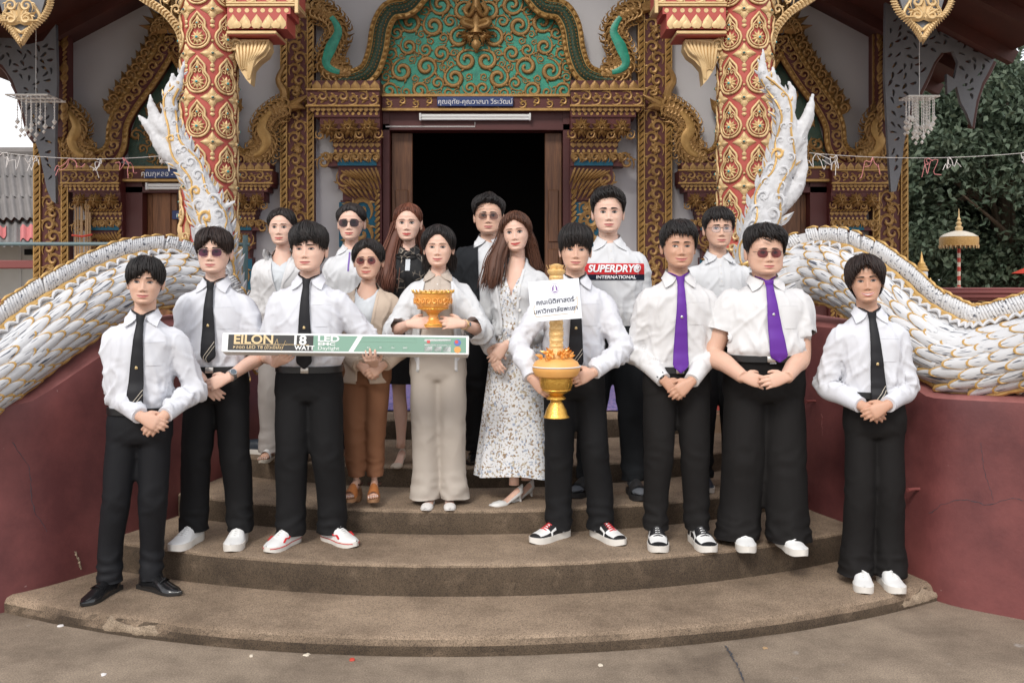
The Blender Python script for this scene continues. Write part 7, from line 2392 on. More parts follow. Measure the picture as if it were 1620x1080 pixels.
    # ---- trousers / skirt / dress
    bt = sp['bottom']
    if bt['kind'] == 'trousers':
        hem = sp['hem'] = bt.get('hem', .045)
        mb = MB()
        rr = []
        wt = bt.get('rise', belt / H)
        for zz, a, f, b in ((wt, .150, .100, .100), (min(.535, wt - .015), .158, .101, .108), (.505, .166, .102, .113), (.470, .166, .096, .106), (.448, .150, .080, .088)):
            e_ = belly * math.exp(-((zz - .60) / .075) ** 2)
            rr.append(ell((lean(zz * H) * .5, .005, zz * H), a * bw + .004 + e_ * .4, f * bd + .004 + e_, 30, 2.4, b * bd + .004))
        mb.rings(rr)
        R_ = dict(slim=[.085, .083, .071, .064, .059, .060], straight=[.086, .085, .078, .074, .072, .074], wide=[.086, .087, .090, .098, .106, .110], full=[.086, .089, .094, .102, .110, .114], taper=[.085, .080, .065, .056, .047, .047])[bt['cut']]
        for i, sg in enumerate((-1, 1)):
            fx_, fy_, _ = feet[i]
            hp = np.array([sg * .078 * bw + lean(.49 * H) * .4, .006, .487 * H])
            kn = np.array([hp[0] * .5 + fx_ * .5, -.008 + fy_ * .4, .275 * H])
            P = lerp_path([hp, hp * .5 + kn * .5, kn, (fx_ * .85 + kn[0] * .15, fy_ + .014, .14 * H), (fx_, fy_ + .006, hem - .035)], 26)
            rd = np.interp(np.linspace(0, 1, 26), [0, .22, .48, .72, .94, 1], R_) * bw * np.interp(np.linspace(0, 1, 26), [0, .25, .75], [1, 1, bt.get('k', 1.0)])
            mid = lean(.49 * H) * .4 * np.linspace(1, 0, 26) + (feet[0][0] + feet[1][0]) / 2 * np.linspace(0, 1, 26)
            P[:, 0] = np.where(np.arange(26) > 1, mid + sg * np.maximum(np.abs(P[:, 0] - mid), rd - .013 + .024 * np.linspace(0, 1, 26)), P[:, 0])
            mb.tube(P, rd, 20, up=(0, -1, 0))
        V, N_, Fs = finish(mb, .0108, 'bottom')
        hz_ = hem + .010 * pn(np.stack([V[:, 0] * 9, V[:, 1] * 9, V[:, 0] * 0 + seed], 1)) - .02 * np.clip(V[:, 1], -.05, .1) * -1
        m_ = np.abs(V[:, 2] - hz_) < .008; V[m_, 2] = hz_[m_]
        Fs = cut(V, Fs, lambda C_: C_[:, 2] < hem + .010 * pn(np.stack([C_[:, 0] * 9, C_[:, 1] * 9, C_[:, 0] * 0 + seed], 1)) + .02 * np.clip(C_[:, 1], -.05, .1))
        to = add('trousers', MB().add(V, Fs), bt['m'], sh=0)
        if bt.get('zip'):
            pass
    elif bt['kind'] == 'skirt':
        n_ = 72
        rr = []
        t_ = np.arange(n_) * 2 * PI / n_
        z1, z0 = bt.get('top', .57) * H, bt['hem']
        for q in np.linspace(0, 1, 26):
            zz = z1 + (z0 - z1) * q
            a = np.interp(q, bt.get('q', [0, .25, .6, 1]), bt['a']) * bw; f = a * bt.get('ratio', .72)
            fl = 1 + bt.get('flute', .05) * q * np.sin(t_ * bt.get('nf', 9) + 2.2 * np.sin(t_ * 2 + seed) + q * .6)
            rr.append(np.stack([lean(zz) + bt.get('shift', 0) * q + a * np.cos(t_) * fl, .01 + f * np.sin(t_) * fl, np.full(n_, zz) + bt.get('hemw', 0) * q * q * np.sin(t_ * 3 + seed)], 1))
        mb = MB().rings(rr, True, False)
        if 'dress' in bt:
            pass
        skirt = add('skirt', mb, bt['m'], sh=0)
    # ---- top
    tp = sp['top']
    def top_garment(spec, name, grow, parent=None):
        mb = MB()
        mb.rings(torso_rings(grow, (belt / H - .012) if spec.get('tuck', True) and not woman else spec['zlo'], spec.get('zhi', .820 if spec.get('collar') is not None else .838)))
        ends = []
        for i in range(2): ends.append(sleeve(mb, i, spec['sl'], grow))
        V, N_, Fs = finish(mb, spec.get('vox', .0088), 'top')
        Fk = Fs
        V = V.copy()
        if spec['sl'] != 'long':
            for e, dv, r_ in ends:
                dv = unit(dv)
                def isarm(Q):
                    sA = (Q - e) @ dv
                    pd = np.linalg.norm(Q - e - sA[:, None] * dv, axis=1)
                    at_ = np.interp(Q[:, 2] / H, [t_[0] for t_ in TORSO], [t_[1] for t_ in TORSO]) * bw + belly * .35 * np.exp(-((Q[:, 2] / H - .60) / .09) ** 2)
                    return (pd < r_ * 1.35) & (np.abs(sA) < .10) & (np.abs(Q[:, 0] - lean(Q[:, 2])) > at_ + .006)
                s_ = (V - e) @ dv; nr_ = isarm(V)
                m_ = nr_ & (np.abs(s_) < .0068); V[m_] -= s_[m_, None] * dv
                Fk = cut(V, Fk, lambda C_: (((C_ - e) @ dv) > 0) & isarm(C_))
        ln = lean(V[:, 2])
        for key, ox in (('open', spec.get('ox', 0)), ('neck', 0)):
            if key in spec:
                zs, ws = spec[key]
                xr = V[:, 0] - ln - ox; wq = np.interp(V[:, 2] / H, zs, ws); dw = np.abs(xr) - wq
                m_ = (V[:, 1] < (0 if key == 'open' else .02)) & (np.abs(dw) < .0068) & (wq > .004)
                if key == 'neck': m_ &= V[:, 2] > zs[0] * H
                V[m_, 0] -= (np.sign(xr) * dw)[m_]
        ax_ = lambda C_: C_[:, 0] - lean(C_[:, 2])
        if 'open' in spec:
            zs, ws = spec['open']
            Fk = cut(V, Fk, lambda C_: (C_[:, 1] < 0) & (np.abs(ax_(C_) - spec.get('ox', 0)) < np.interp(C_[:, 2] / H, zs, ws)))
        if 'neck' in spec:
            zs, ws = spec['neck']
            Fk = cut(V, Fk, lambda C_: (C_[:, 1] < .02) & (np.abs(ax_(C_)) < np.interp(C_[:, 2] / H, zs, ws)) & (C_[:, 2] > zs[0] * H))
        # open the ends of short sleeves and the hem from inside stays hidden
        o = add(name, MB().add(V, Fk), spec['m'], parent, sh=0)
        if 'open' in spec:
            bv_ = BVHTree.FromPolygons(V.tolist(), Fs)
            zs, ws = spec['open']
            for sg in (-1, 1):
                pts = []
                for z in np.linspace(max(zs[0], spec['zlo'] + .012) * H, .80 * H, 40):
                    x = lean(z) + spec.get('ox', 0) + sg * (np.interp(z / H, zs, ws) + .004)
                    h = bv_.ray_cast(Vector((x, -.6, z)), Vector((0, 1, 0)))
                    f = -(np.interp(z / H, [t_[0] for t_ in TORSO], [t_[2] for t_ in TORSO]) * bd + bust * math.exp(-((z / H - .725) / .045) ** 2) + .06)
                    if h[0] is not None and h[0].y > f: pts.append((x, h[0].y - .001, z))
                if len(pts) > 4: add('edge_band', MB().tube(lerp_path(pts[::3], 40), .0085 if spec['m'] != 'black_knit' else .005, 6, up=(0, -1, 0), flat=.5), spec['m'], o)
        return o, V, N_, Fs, ends
    so, SV, SN, SF, ends = top_garment(tp, tp.get('name', 'shirt'), .004)
    sbv = BVHTree.FromPolygons(SV.tolist(), SF)
    oo = None
    if 'outer' in sp:
        ot = sp['outer']
        oo, OV, ON, OF, oends = top_garment(ot, ot['name'], ot.get('grow', .014))
        if ot.get('rib'):
            for i in range(2):
                e, dv, r_ = oends[i]; dv = unit(dv)
                add('ribbed_cuff', MB().tube([e - dv * .05, e - dv * .02, e + dv * .004], [r_ * .98, r_ * .92, r_ * .84], 18, up=(0, -1, 0)), ot['m'], oo)
        ends = oends if ot['sl'] != 'cap' else ends
    def hitY(x, z, bv=None):
        h = (bv or sbv).ray_cast(Vector((x, -1.0, z)), Vector((0, 1, 0)))
        f = -(np.interp(z / H, [t_[0] for t_ in TORSO], [t_[2] for t_ in TORSO]) * bd + belly * math.exp(-((z / H - .60) / .075) ** 2) + bust * math.exp(-((z / H - .725) / .045) ** 2) + .028)
        return max(h[0].y, f) if h[0] is not None else f + .02
    ZC = .822 * H
    cx = lean(ZC)
    # cuffs on long sleeves
    if tp['sl'] == 'long' and 'outer' not in sp:
        for i in range(2):
            e, dv, r_ = ends[i]; dv = unit(dv)
            add('cuff', MB().tube([e - dv * .055, e - dv * .05, e - dv * .01, e + dv * .004, e + dv * .003], [r_ * .96, r_ * 1.03, r_ * .98, r_ * .98, r_ * .8], 18, up=(0, -1, 0)), tp['m'], so)
    # collar
    cl = tp.get('collar')
    if cl is not None:
        rn = nr * 1.06 + .004
        def collar(u, v):
            """u -1..1 round the neck (0 = back), v 0 top fold .. 1 outer edge"""
            au = abs(u)
            th = u * R(163) * (1 - .0 * v)
            sm = np.clip((au - .55) / .45, 0, 1) ** 1.6
            thl = u * R(163) - math.copysign(R(cl.get('spread', 24)) * sm * v, u)
            zt = ZC + (.052 - .044 * np.clip((au - .40) / .6, 0, 1)) * sc
            zl = ZC + (.004 - cl.get('pt', .052) * sm) * sc
            r_ = rn + (.006 + (.022 + .030 * sm) * v) * sc
            th_ = th * (1 - v) + thl * v
            z = zt * (1 - v) + zl * v
            x = cx + math.sin(th_) * r_; y = .010 * sc + math.cos(th_) * r_ * .98
            wg = np.clip((au - .70) / .14, 0, 1) * np.clip(v * 3, 0, 1)
            if wg > 0: y = y * (1 - wg) + wg * min(y, hitY(x, z) - .008)
            if v > .15 and wg < 1:
                h = sbv.ray_cast(Vector((x, y, ZC + .15)), Vector((0, 0, -1)))
                if h[0] is not None: z = max(z, z * wg + (1 - wg) * (h[0].z + .005))
            return (x, y, z)
        G = np.array([[collar(u, v) for u in np.linspace(-1, 1, 41)] for v in np.linspace(0, 1, 6)])
        for _ in range(8): G[1:, 1:-1] = G[1:, 1:-1] * .5 + .25 * (G[1:, :-2] + G[1:, 2:])
        mb = MB().grid(G, flip=True)
        inner = np.array([[(cx + (p[0] - cx) * .93, .010 + (p[1] - .010) * .93, p[2] - .028 * q) for p in G[0]] for q in (0, 1)])
        mb.grid(inner)
        # thickness along the edge
        mb.tube(G[-1], .0024, 5); mb.tube(G[:, 0], .0024, 5); mb.tube(G[:, -1], .0024, 5)
        co = add('collar', mb, cl.get('m', tp['m']), so, sh=60)
        if cl.get('line'):
            lm = MB(); lm.tube([collar(u, .86) + np.array([0, -.002, 0]) for u in np.linspace(-1, 1, 50)], .0016, 4); add('collar_line', lm, cl['line'], co)
    # placket, buttons, pocket
    if tp.get('placket'):
        z1, z0 = ZC - .02, tp['placket'] * H
        mb = MB()
        zs = np.linspace(z1, z0, 26)
        rows = []
        for z in zs:
            c = lean(z)
            pw_ = tp.get('pw', .017) * sc
            rows.append([(c + q * pw_, hitY(c + q * pw_, z) - (.0015 if abs(q) > .9 else .0028), z) for q in (-1, -.9, 0, .9, 1)])
        mb.grid(np.array(rows)); add('placket', mb, tp.get('pm', tp['m']), so)
        for z in np.linspace(z1 - .03, z0 + .03, tp.get('btn', 5)):
            c = lean(z); add('button', MB().lathe([(.0001, -.0035), (.0045, -.003), (.005, 0)], 8, (c, hitY(c, z) - .002, z), axis=1), 'pearl', so)
    if tp.get('pocket'):
        pcx, pcz = lean(.72 * H) + .078 * bw, .715 * H
        w_, h_ = .048 * sc, .058 * sc
        rows = []
        for z in np.linspace(pcz + h_, pcz - h_, 9):
            ww = w_ if z > pcz - h_ * .75 else w_ * .8
            rows.append([(pcx + q * ww, hitY(pcx + q * ww, z) - (.0006 if abs(q) > .93 else .0026), z) for q in np.linspace(-1, 1, 9)])
        mb = MB().grid(np.array(rows)); mb.tube([np.array(p) + np.array([0, -.0005, 0]) for p in rows[0]], .0010, 4)
        add('pocket', mb, tp['m'], so)
    # tie
    if 'tie' in sp:
        ti = sp['tie']
        ze = ti.get('end', belt / H - .005) * H
        zs = np.linspace(ZC + .012, ze, 34)
        mb = MB(); rows = []
        sway = ti.get('sway', 0)
        for k, z in enumerate(zs):
            q = k / 33
            c = lean(z) * 1.0 + sway * q * q
            w_ = np.interp(q, [0, .045, .075, .10, .5, .93, 1.0], [.021, .019, .0145, .0165, .029, .040, .002]) * sc * ti.get('w', 1)
            bul = np.interp(q, [0, .05, .08, .12, 1], [.022, .023, .016, .012, .013])
            yc = min(hitY(c + dx_, z + dz_) for dx_ in (-.032, -.016, 0, .016, .032) for dz_ in (-.015, 0, .015))
            yc = min(yc, -.062 * sc) if q < .12 else yc
            if z < belt + .03: yc = min(yc, -(.100 * bd + .018 + belly * math.exp(-((belt / H - .60) / .075) ** 2)))
            rows.append([(c + s_ * w_, yc - bul * (1 - .45 * s_ * s_) , z) for s_ in np.linspace(-1, 1, 7)])
        G = np.array(rows)
        mb.grid(G); mb.grid(G + np.array([0, .006, 0]), flip=True); mb.tube(G[:, 0], .002, 4); mb.tube(G[:, -1], .002, 4)
        to_ = add('tie', mb, ti['m'])
        band = MB()
        for sg in (-1, 1): band.tube([(lean(ZC) + sg * .012, -.060 * sc, ZC + .010), (lean(ZC) + sg * .035, -.050 * sc, ZC + .022), (lean(ZC) + sg * .052, -.02, ZC + .03)], [.008, .008, .007], 6, flat=.5)
        add('neckband', band, ti['m'], to_)
        kz = int(33 * ti.get('pin', .55)); c = G[kz, 3]
        pm = MB(); pm.box((c[0], c[1] - .003, c[2]), (.013, .004, .012), bev=.0015); pm.lathe([(.0001, -.006), (.004, -.004), (.004, 0)], 8, (c[0], c[1] - .004, c[2] + .005), axis=1)
        add('tie_pin', pm, ti.get('pinm', 'pin_gold'), to_)
        if ti.get('stripes'):
            stm = MB()
            for o, wd in ((0, .0016), (.022, .0016)):
                pts = []
                for s_ in np.linspace(-.97, .97, 9):
                    zz = ze + (.062 + .050 * s_ - o) * sc
                    q = np.clip((zs[0] - zz) / (zs[0] - zs[-1]), 0, 1) * 33
                    k0 = min(int(q), 32); fr_ = q - k0
                    row = G[k0] * (1 - fr_) + G[k0 + 1] * fr_
                    p = np.array([np.interp(s_, np.linspace(-1, 1, 7), row[:, j]) for j in range(3)])
                    pts.append(p + np.array([0, -.0015, 0]))
                stm.tube(pts, wd, 4)
            add('tie_stripes', stm, 'stripe', to_)
    # belt
    if sp.get('beltm'):
        h_ = .034 * sc
        rr = []
        e_ = belly * math.exp(-((belt / H - .60) / .075) ** 2)
        for dz, g in ((-.5, .000), (-.48, .006), (.48, .006), (.5, .000)):
            rr.append(ell((lean(belt) * .6, .005, belt + dz * h_ - .012), .150 * bw + .010 + g + e_ * .45, .100 * bd + .010 + g + e_, 40, 2.4, .100 * bd + .010 + g))
        b_ = add('belt', MB().rings(rr), sp['beltm'])
        yb = .005 - (.100 * bd + .017 + e_)
        add('buckle', MB().box((lean(belt) * .6 + sp.get('bkx', .0), yb - .003, belt - .012), (.042, .008, h_ * .95), bev=.002), 'buckle', b_)
    # watch
    if 'watch' in sp:
        i, bandm, facem, r_ = sp['watch']
        a = arms[i]; dv = unit(a['W'] - a['E'])
        c = a['W'] - dv * .028
        wo_ = add('wristwatch', MB().tube([c - dv * .011, c - dv * .010, c + dv * .010, c + dv * .011], [.026 * sc, .031 * sc, .031 * sc, .026 * sc], 18, up=(0, -1, 0), flat=.9), bandm)
        nn = unit(a['n'] - dv * (a['n'] @ dv))
        x_ = np.cross(dv, nn)
        M = Mx(c + nn * .027 * sc, x_, dv, nn)
        if r_ < 0: add('watch_face', MB().merge(MB().box((0, 0, .004), (.030, .036, .011), bev=.004), M), facem, wo_)
        else:
            add('watch_case', MB().merge(MB().lathe([(r_, -.004), (r_ * 1.06, .003), (r_, .009), (r_ * .86, .010)], 20), M), bandm, wo_)
            add('watch_face', MB().merge(MB().lathe([(r_ * .84, .0), (r_ * .82, .0105), (.0005, .0108)], 20), M), facem, wo_)
    # shoes
    for i in range(2):
        fx_, fy_, ya = feet[i]
        st = sp['shoes']
        if st is None: continue
        parts = shoe(st, sp.get('shoeL', .27 if not woman else .235))
        M = Matrix.Translation((fx_, fy_, 0)) @ Matrix.Rotation(ya, 4, 'Z')
        up = None
        for nm, mb, mm in parts:
            if sp.get('shoem') and nm in sp['shoem']: mm = sp['shoem'][nm]
            o = add('shoe' if up is None else nm, MB().merge(mb, M), mm, up)
            if up is None: up = o
    return dict(root=root, sbv=sbv, lean=lean, add=add, loc=loc, hitY=hitY, arms=arms, shirt=so, H=H, bw=bw, sc=sc, outer=oo, Mh=Mh, ZC=ZC, SV=SV, Ri=Ri, body=bo)
DOWN = dict(f=(0, -.05, -1), c=.25, n=(0, -.4, 0))
def clasp(px, py, dd=-.17, over=1, lw=(-17, -17), rw=(19, -18), fl=(.82, -.12, -.55), fr=(-.82, -.12, -.55), c=.42):
    """two hands folded in front; over=1 puts the image-right hand in front"""
    a = dict(w=(px + lw[0], py + lw[1], dd + (.028 if over == 1 else -.012)), f=fl, n=(-.15, -1, .3), c=c, thumb=.9)
    b = dict(w=(px + rw[0], py + rw[1], dd + (-.012 if over == 1 else .028)), f=fr, n=(.15, -1, .3), c=c, thumb=.9)
    return [a, b]
def down(l, r, show=True):
    return [dict(w=(l[0], l[1], 0.0), f=(.05, -.1, -1), n=(-1, -.3, 0), c=.3, pole=(-.4, 1, 0), show=show), dict(w=(r[0], r[1], 0.0), f=(-.05, -.1, -1), n=(1, -.3, 0), c=.3, pole=(.4, 1, 0), show=show)]
SHIRT = dict(m='shirt_white', sl='long', collar=dict(), pocket=True, placket=.575, btn=0, zlo=.54)
def shirt(**k):
    q = dict(SHIRT); q.update(k); return q
BLACKTIE = dict(m='tie_black', stripes=True, pin=.56, pinm='pin_gold')
PURPLE = dict(m='tie_purple', pin=.44, pinm='silver')
RNDNECK = ([.770, .790, .812, .86], [.0, .045, .062, .08])
VNECK = ([.715, .76, .80, .86], [.0, .030, .058, .078])

cast = {}
cast['A'] = person(dict(seed=1, label='young man in white shirt and black tie with shiny black loafers, leftmost of the group', px=221, hx=229, d=4.72, step=1, H=1.675, HH=.222, rot=10, bw=.95, head=(4, 2, 0),
    skin='skin_light', hair='fringe', wf=.98, jaw=.96, smile=.35, eye=.7, arms=clasp(240, 676, -.17, 0, fl=(.85, -.12, -.42), fr=(-.75, -.1, -.75)), feet=[(172, -22, .0), (239, 52, .06)],
    top=shirt(), tie=dict(BLACKTIE), bottom=dict(kind='trousers', cut='slim', m='black_cloth_b', hem=.055), belt=.553, beltm='belt_black', bkx=.03, shoes='loafer', shoeL=.29))
cast['B'] = person(dict(seed=2, label='man in violet sunglasses and black tie with folded bare forearms and steel watch', px=342, hx=340, d=5.08, step=2, H=1.68, HH=.225, bw=1.05, wf=1.02, jaw=1.03, skin='skin_fair', hair='curtain', hairm='hair_darkbrown', smile=.1, head=(3, 0, 0),
    arms=clasp(338, 612, -.17, 1, lw=(-16, -8), rw=(22, -14), fl=(.72, -.1, -.7), fr=(-.9, -.12, -.35)), feet=[(306, -12, .0), (379, 4, .0)], glasses=dict(w=.0255, h=.0215, lens='lens_violet', m='frame_gold', p=2.8, cx=.0345),
    top=shirt(sl='elbow'), tie=dict(BLACKTIE, end=.578), bottom=dict(kind='trousers', cut='straight', m='black_cloth', hem=.06, k=.95), belt=.56, beltm='belt_black', shoes='sneaker', shoeL=.285, watch=(1, 'silver', 'watch_face', .019)))
cast['C'] = person(dict(seed=3, label='man in black tie holding the long lamp carton with both hands', px=489, hx=490, d=5.05, step=2, H=1.70, HH=.232, bw=1.08, wf=1.02, skin='skin_fair', hair='fluffy', eye=.6, smile=.15, browz=-.001, head=(-2, -1, -3),
    arms=[dict(w=(436, 574, -.20), f=(.62, -.55, .30), n=(-.1, -.6, -.75), c=.30, pole=(-.5, .8, -.5), spread=.2), dict(w=(592, 575, -.18), f=(-.10, -.80, .30), n=(.05, -.5, -.85), c=.42, pole=(.35, .9, -.5), spread=.2)],
    feet=[(459, -22, .0), (525, 48, .05)], top=shirt(sl='elbow'), tie=dict(BLACKTIE, end=.553, stripes=False), bottom=dict(kind='trousers', cut='straight', m='black_cloth', hem=.05), belt=.555, beltm='belt_black', shoes='skate', shoeL=.28))
cast['D'] = person(dict(seed=4, label='woman in cream knit cardigan, rose sunglasses, brown trousers and tan clogs', px=578, hx=583, d=5.42, step=3, H=1.50, HH=.212, woman=True, bw=1.0, bust=.022, wf=1.02, skin='skin_light', hair='framed', smile=.5, lipm='lip_coral', browm='brow_soft',
    arms=clasp(587, 596, -.16, 1), feet=[(563, -6, 0), (592, 6, 0)], glasses=dict(w=.0245, h=.022, lens='lens_rose', m='frame_gold', p=2.1),
    top=dict(m='white_top', sl='cap', name='top', neck=RNDNECK, zlo=.52), outer=dict(name='cardigan', m='cream_knit', sl='long', zlo=.455, tuck=False, grow=.018, rib=True, open=([.30, .50, .58, .64, .75, .83, .9], [.05, .035, .008, .035, .06, .07, .09])),
    bottom=dict(kind='trousers', cut='taper', m='brown_trouser', hem=.15, k=1.12), shoes='clog', shoeL=.24, heel=.04))
cast['E'] = person(dict(seed=5, label='woman in white cardigan and beige trousers holding the orange footed bowl', px=693, hx=694, d=5.37, step=3, H=1.575, HH=.218, woman=True, bw=1.04, bust=.022, skin='skin_fair', hair='framed', hvol=1.15, smile=.45, eye=.8, lipm='lip_man', browm='brow_soft', wf=1.0,
    arms=[dict(w=(648, 512, -.32), f=(.95, -.04, .06), n=(-.2, -1, .25), c=.28, pole=(-.8, .4, -.9), spread=.22), dict(w=(731, 512, -.32), f=(-.95, -.04, .06), n=(.2, -1, .25), c=.28, pole=(.8, .4, -.9), spread=.22)],
    feet=[(680, -4, .0), (711, 5, .0)], top=dict(m='beige_polo', sl='cap', name='polo_shirt', collar=dict(pt=.045, spread=38), zlo=.53, placket=.68, btn=2), outer=dict(name='cardigan', m='cardigan_white', sl='three', zlo=.475, tuck=False, grow=.018, open=([.4, .6, .75, .83, .9], [.105, .10, .085, .072, .09])),
    bottom=dict(kind='trousers', cut='wide', m='beige_trouser', hem=.035, k=.76), belt=.57, shoes='flat', watch=(1, 'watch_gold', 'watch_face', .013),
    long=[([(-.06, .035, .115), (-.066, .05, .05), (-.06, .06, -.03)], .026, 40), ([(.06, .035, .115), (.066, .05, .05), (.06, .06, -.03)], .026, 40), ([(0, .085, .12), (0, .09, .03), (0, .09, -.03)], .05, 20)]))
cast['F'] = person(dict(seed=6, label='woman with long brown hair in floral dress and white pointed heels', px=818, hx=818, d=5.45, step=3, H=1.66, HH=.216, rot=-14, woman=True, bw=.94, bust=.028, skin='skin_fair', hair='parted', hairm='hair_brown', smile=.5, lipm='lip_red', wf=.95, jaw=.93, browm='brow_soft', head=(8, -5, 0), lash=1.4,
    arms=[dict(w=(778, 556, -.13), f=(.42, -.25, -.9), n=(-.3, -1, 0), c=.30), dict(w=(800, 546, -.17), f=(-.62, -.2, -.75), n=(.3, -1, .1), c=.34)],
    feet=[(813, -38, -.04), (832, -30, .08)], top=dict(m='floral', sl='cap', name='dress_top', neck=VNECK, zlo=.54), outer=dict(name='cardigan', m='cardigan_white', sl='long', zlo=.575, tuck=False, grow=.014, ox=-.02, open=([.5, .58, .66, .76, .83, .9], [.04, .04, .05, .068, .075, .09])),
    bottom=dict(kind='skirt', m='floral', hem=.155, a=[.135, .185, .225, .275], top=.60, flute=.045, nf=11, hemw=.012, ratio=.62), shoes='pump', heel=.05, watch=(1, 'strap_white', 'watch_black', -1),
    long=[([(-.058, -.01, .13), (-.075, -.025, .06), (-.100, -.085, -.04), (-.105, -.125, -.13), (-.120, -.135, -.21)], .042, 70), ([(.060, .02, .12), (.072, .035, .05), (.085, .06, -.05), (.10, .08, -.12)], .034, 45), ([(0, .08, .12), (0, .10, .02), (-.01, .11, -.12)], .06, 40)]))
cast['G'] = person(dict(seed=7, label='young man holding the tall golden candle on a gilt pedestal bowl', px=908, hx=910, d=5.15, step=2, H=1.70, HH=.222, bw=1.0, skin='skin_light', hair='heavy', eye=.7, smile=.2, head=(-2, 1, 0), wf=.98,
    arms=[dict(w=(842, 600, -.26), f=(.55, -.35, -.48), n=(-.75, -.6, .1), c=.32, pole=(-1, .4, -.2), spread=.15), dict(w=(938, 590, -.25), f=(-.68, -.35, -.25), n=(.7, -.65, .1), c=.32, pole=(1, .4, -.2), spread=.15)],
    feet=[(884, -48, .02), (950, 30, .02)], top=shirt(), tie=dict(BLACKTIE), bottom=dict(kind='trousers', cut='straight', m='black_cloth', hem=.05), belt=.55, beltm='belt_black', shoes='dunk', shoeL=.285, shoem=dict(laces=['sneaker_red'], tongue=['sneaker_red'])))
cast['H'] = person(dict(seed=8, label='smiling man in purple tie, long sleeves and black wristwatch, black and white trainers', px=1070, hx=1073, d=5.07, step=2, H=1.715, HH=.228, bw=1.06, skin='skin_mid', hair='swept', eye=.55, smile=.9, wf=1.03, jaw=1.0, cheek=1.6,
    arms=clasp(1072, 618, -.17, 1, lw=(-20, -15), rw=(21, -14), fl=(.75, -.1, -.62), fr=(-.78, -.12, -.6)), feet=[(1038, -4, .0), (1103, 8, .0)], top=shirt(m='shirt_white_warm'), tie=dict(PURPLE, end=.535), bottom=dict(kind='trousers', cut='slim', m='black_brown', hem=.075, k=1.03), belt=.548, beltm='belt_black',
    shoes='dunk', shoeL=.30, watch=(0, 'watch_black', 'watch_face', .021)))
cast['I'] = person(dict(seed=9, label='large man in purple tie, short sleeves and tinted glasses, wide black trousers', px=1209, hx=1209, d=5.05, step=2, H=1.69, HH=.232, bw=1.27, bd=1.28, belly=.035, wf=1.12, jaw=1.14, neck=1.2, armk=1.32, slk=1.28, skin='skin_light', hair='wavy', smile=0, cheek=2.0, eye=.8, shw=.96,
    arms=clasp(1210, 607, -.26, 1, lw=(-34, -10), rw=(34, -10), fl=(.95, -.12, -.22), fr=(-.95, -.14, -.2), c=.3), feet=[(1174, -5, .0), (1242, 10, -.06)], glasses=dict(w=.0255, h=.020, lens='lens_rose', m='frame_dark', p=2.3, r=.0008, cx=.035),
    top=shirt(sl='short', m='shirt_white_warm'), tie=dict(PURPLE, end=.580, w=1.12, sway=.03), bottom=dict(kind='trousers', cut='full', m='black_brown', hem=.035, k=.84), belt=.595, beltm='belt_black', bkx=-.01, shoes='sneaker', shoeL=.28))
cast['J'] = person(dict(seed=10, label='smiling young man with middle-parted hair and black tie, rightmost of the group', px=1384, hx=1372, d=4.88, step=1, H=1.685, HH=.222, rot=-8, bw=.92, skin='skin_mid', hair='middle', hairm='hair_darkbrown', smile=1.0, teeth=.5, eye=.65, wf=.96, jaw=.92, head=(-8, -4, 0),
    arms=clasp(1384, 655, -.17, 1, lw=(-20, -13), rw=(19, -14), fl=(.82, -.12, -.5), fr=(-.85, -.14, -.45)), feet=[(1363, -8, .0), (1401, 8, .0)], top=shirt(), tie=dict(BLACKTIE, end=.545), bottom=dict(kind='trousers', cut='wide', m='black_brown', hem=.045, rise=.575, k=.84), belt=.585, beltm='belt_black', bkx=.07, shoes='sneaker', shoeL=.265))
cast['K'] = person(dict(seed=11, label='woman in white short-sleeved blazer and pale grey trousers behind the carton holder', px=448, hx=447, d=6.05, step=4, H=1.595, HH=.222, woman=True, bw=1.02, bust=.02, skin='skin_fair', hair='pulled', smile=.2, lipm='lip_coral', browm='brow_soft', wf=.97,
    arms=down((408, 585), (490, 585), False), feet=[(428, -5, 0), (477, 8, -.05)], top=dict(m='white_top', sl='cap', name='top', neck=RNDNECK, zlo=.53), outer=dict(name='blazer', m='shirt_white_warm', sl='short', zlo=.50, tuck=False, grow=.016, open=([.4, .60, .66, .76, .83, .9], [.02, .0, .012, .05, .066, .08])),
    bottom=dict(kind='trousers', cut='wide', m='grey_trouser', hem=.05, k=.78), shoes='sandal'))
cast['L'] = person(dict(seed=12, label='woman in white polo shirt and dark square sunglasses in the back row', px=556, hx=556, d=6.05, step=4, H=1.625, HH=.222, woman=True, bw=1.04, bust=.02, skin='skin_fair', hair='pulled', smile=.25, lipm='lip_coral', browm='brow_soft',
    arms=down((512, 590), (603, 590), False), feet=[(540, -5, -.04), (578, 5, -.04)], glasses=dict(w=.027, h=.0225, lens='lens_smoke', m='frame_dark', p=3.2, r=.0013, cx=.035), top=dict(m='polo_white', sl='short', name='polo_shirt', collar=dict(pt=.05, spread=40), placket=.735, pm='purple_trim', pw=.006, btn=0, zlo=.55),
    bottom=dict(kind='trousers', cut='straight', m='black_cloth', hem=.08), shoes='sandal'))
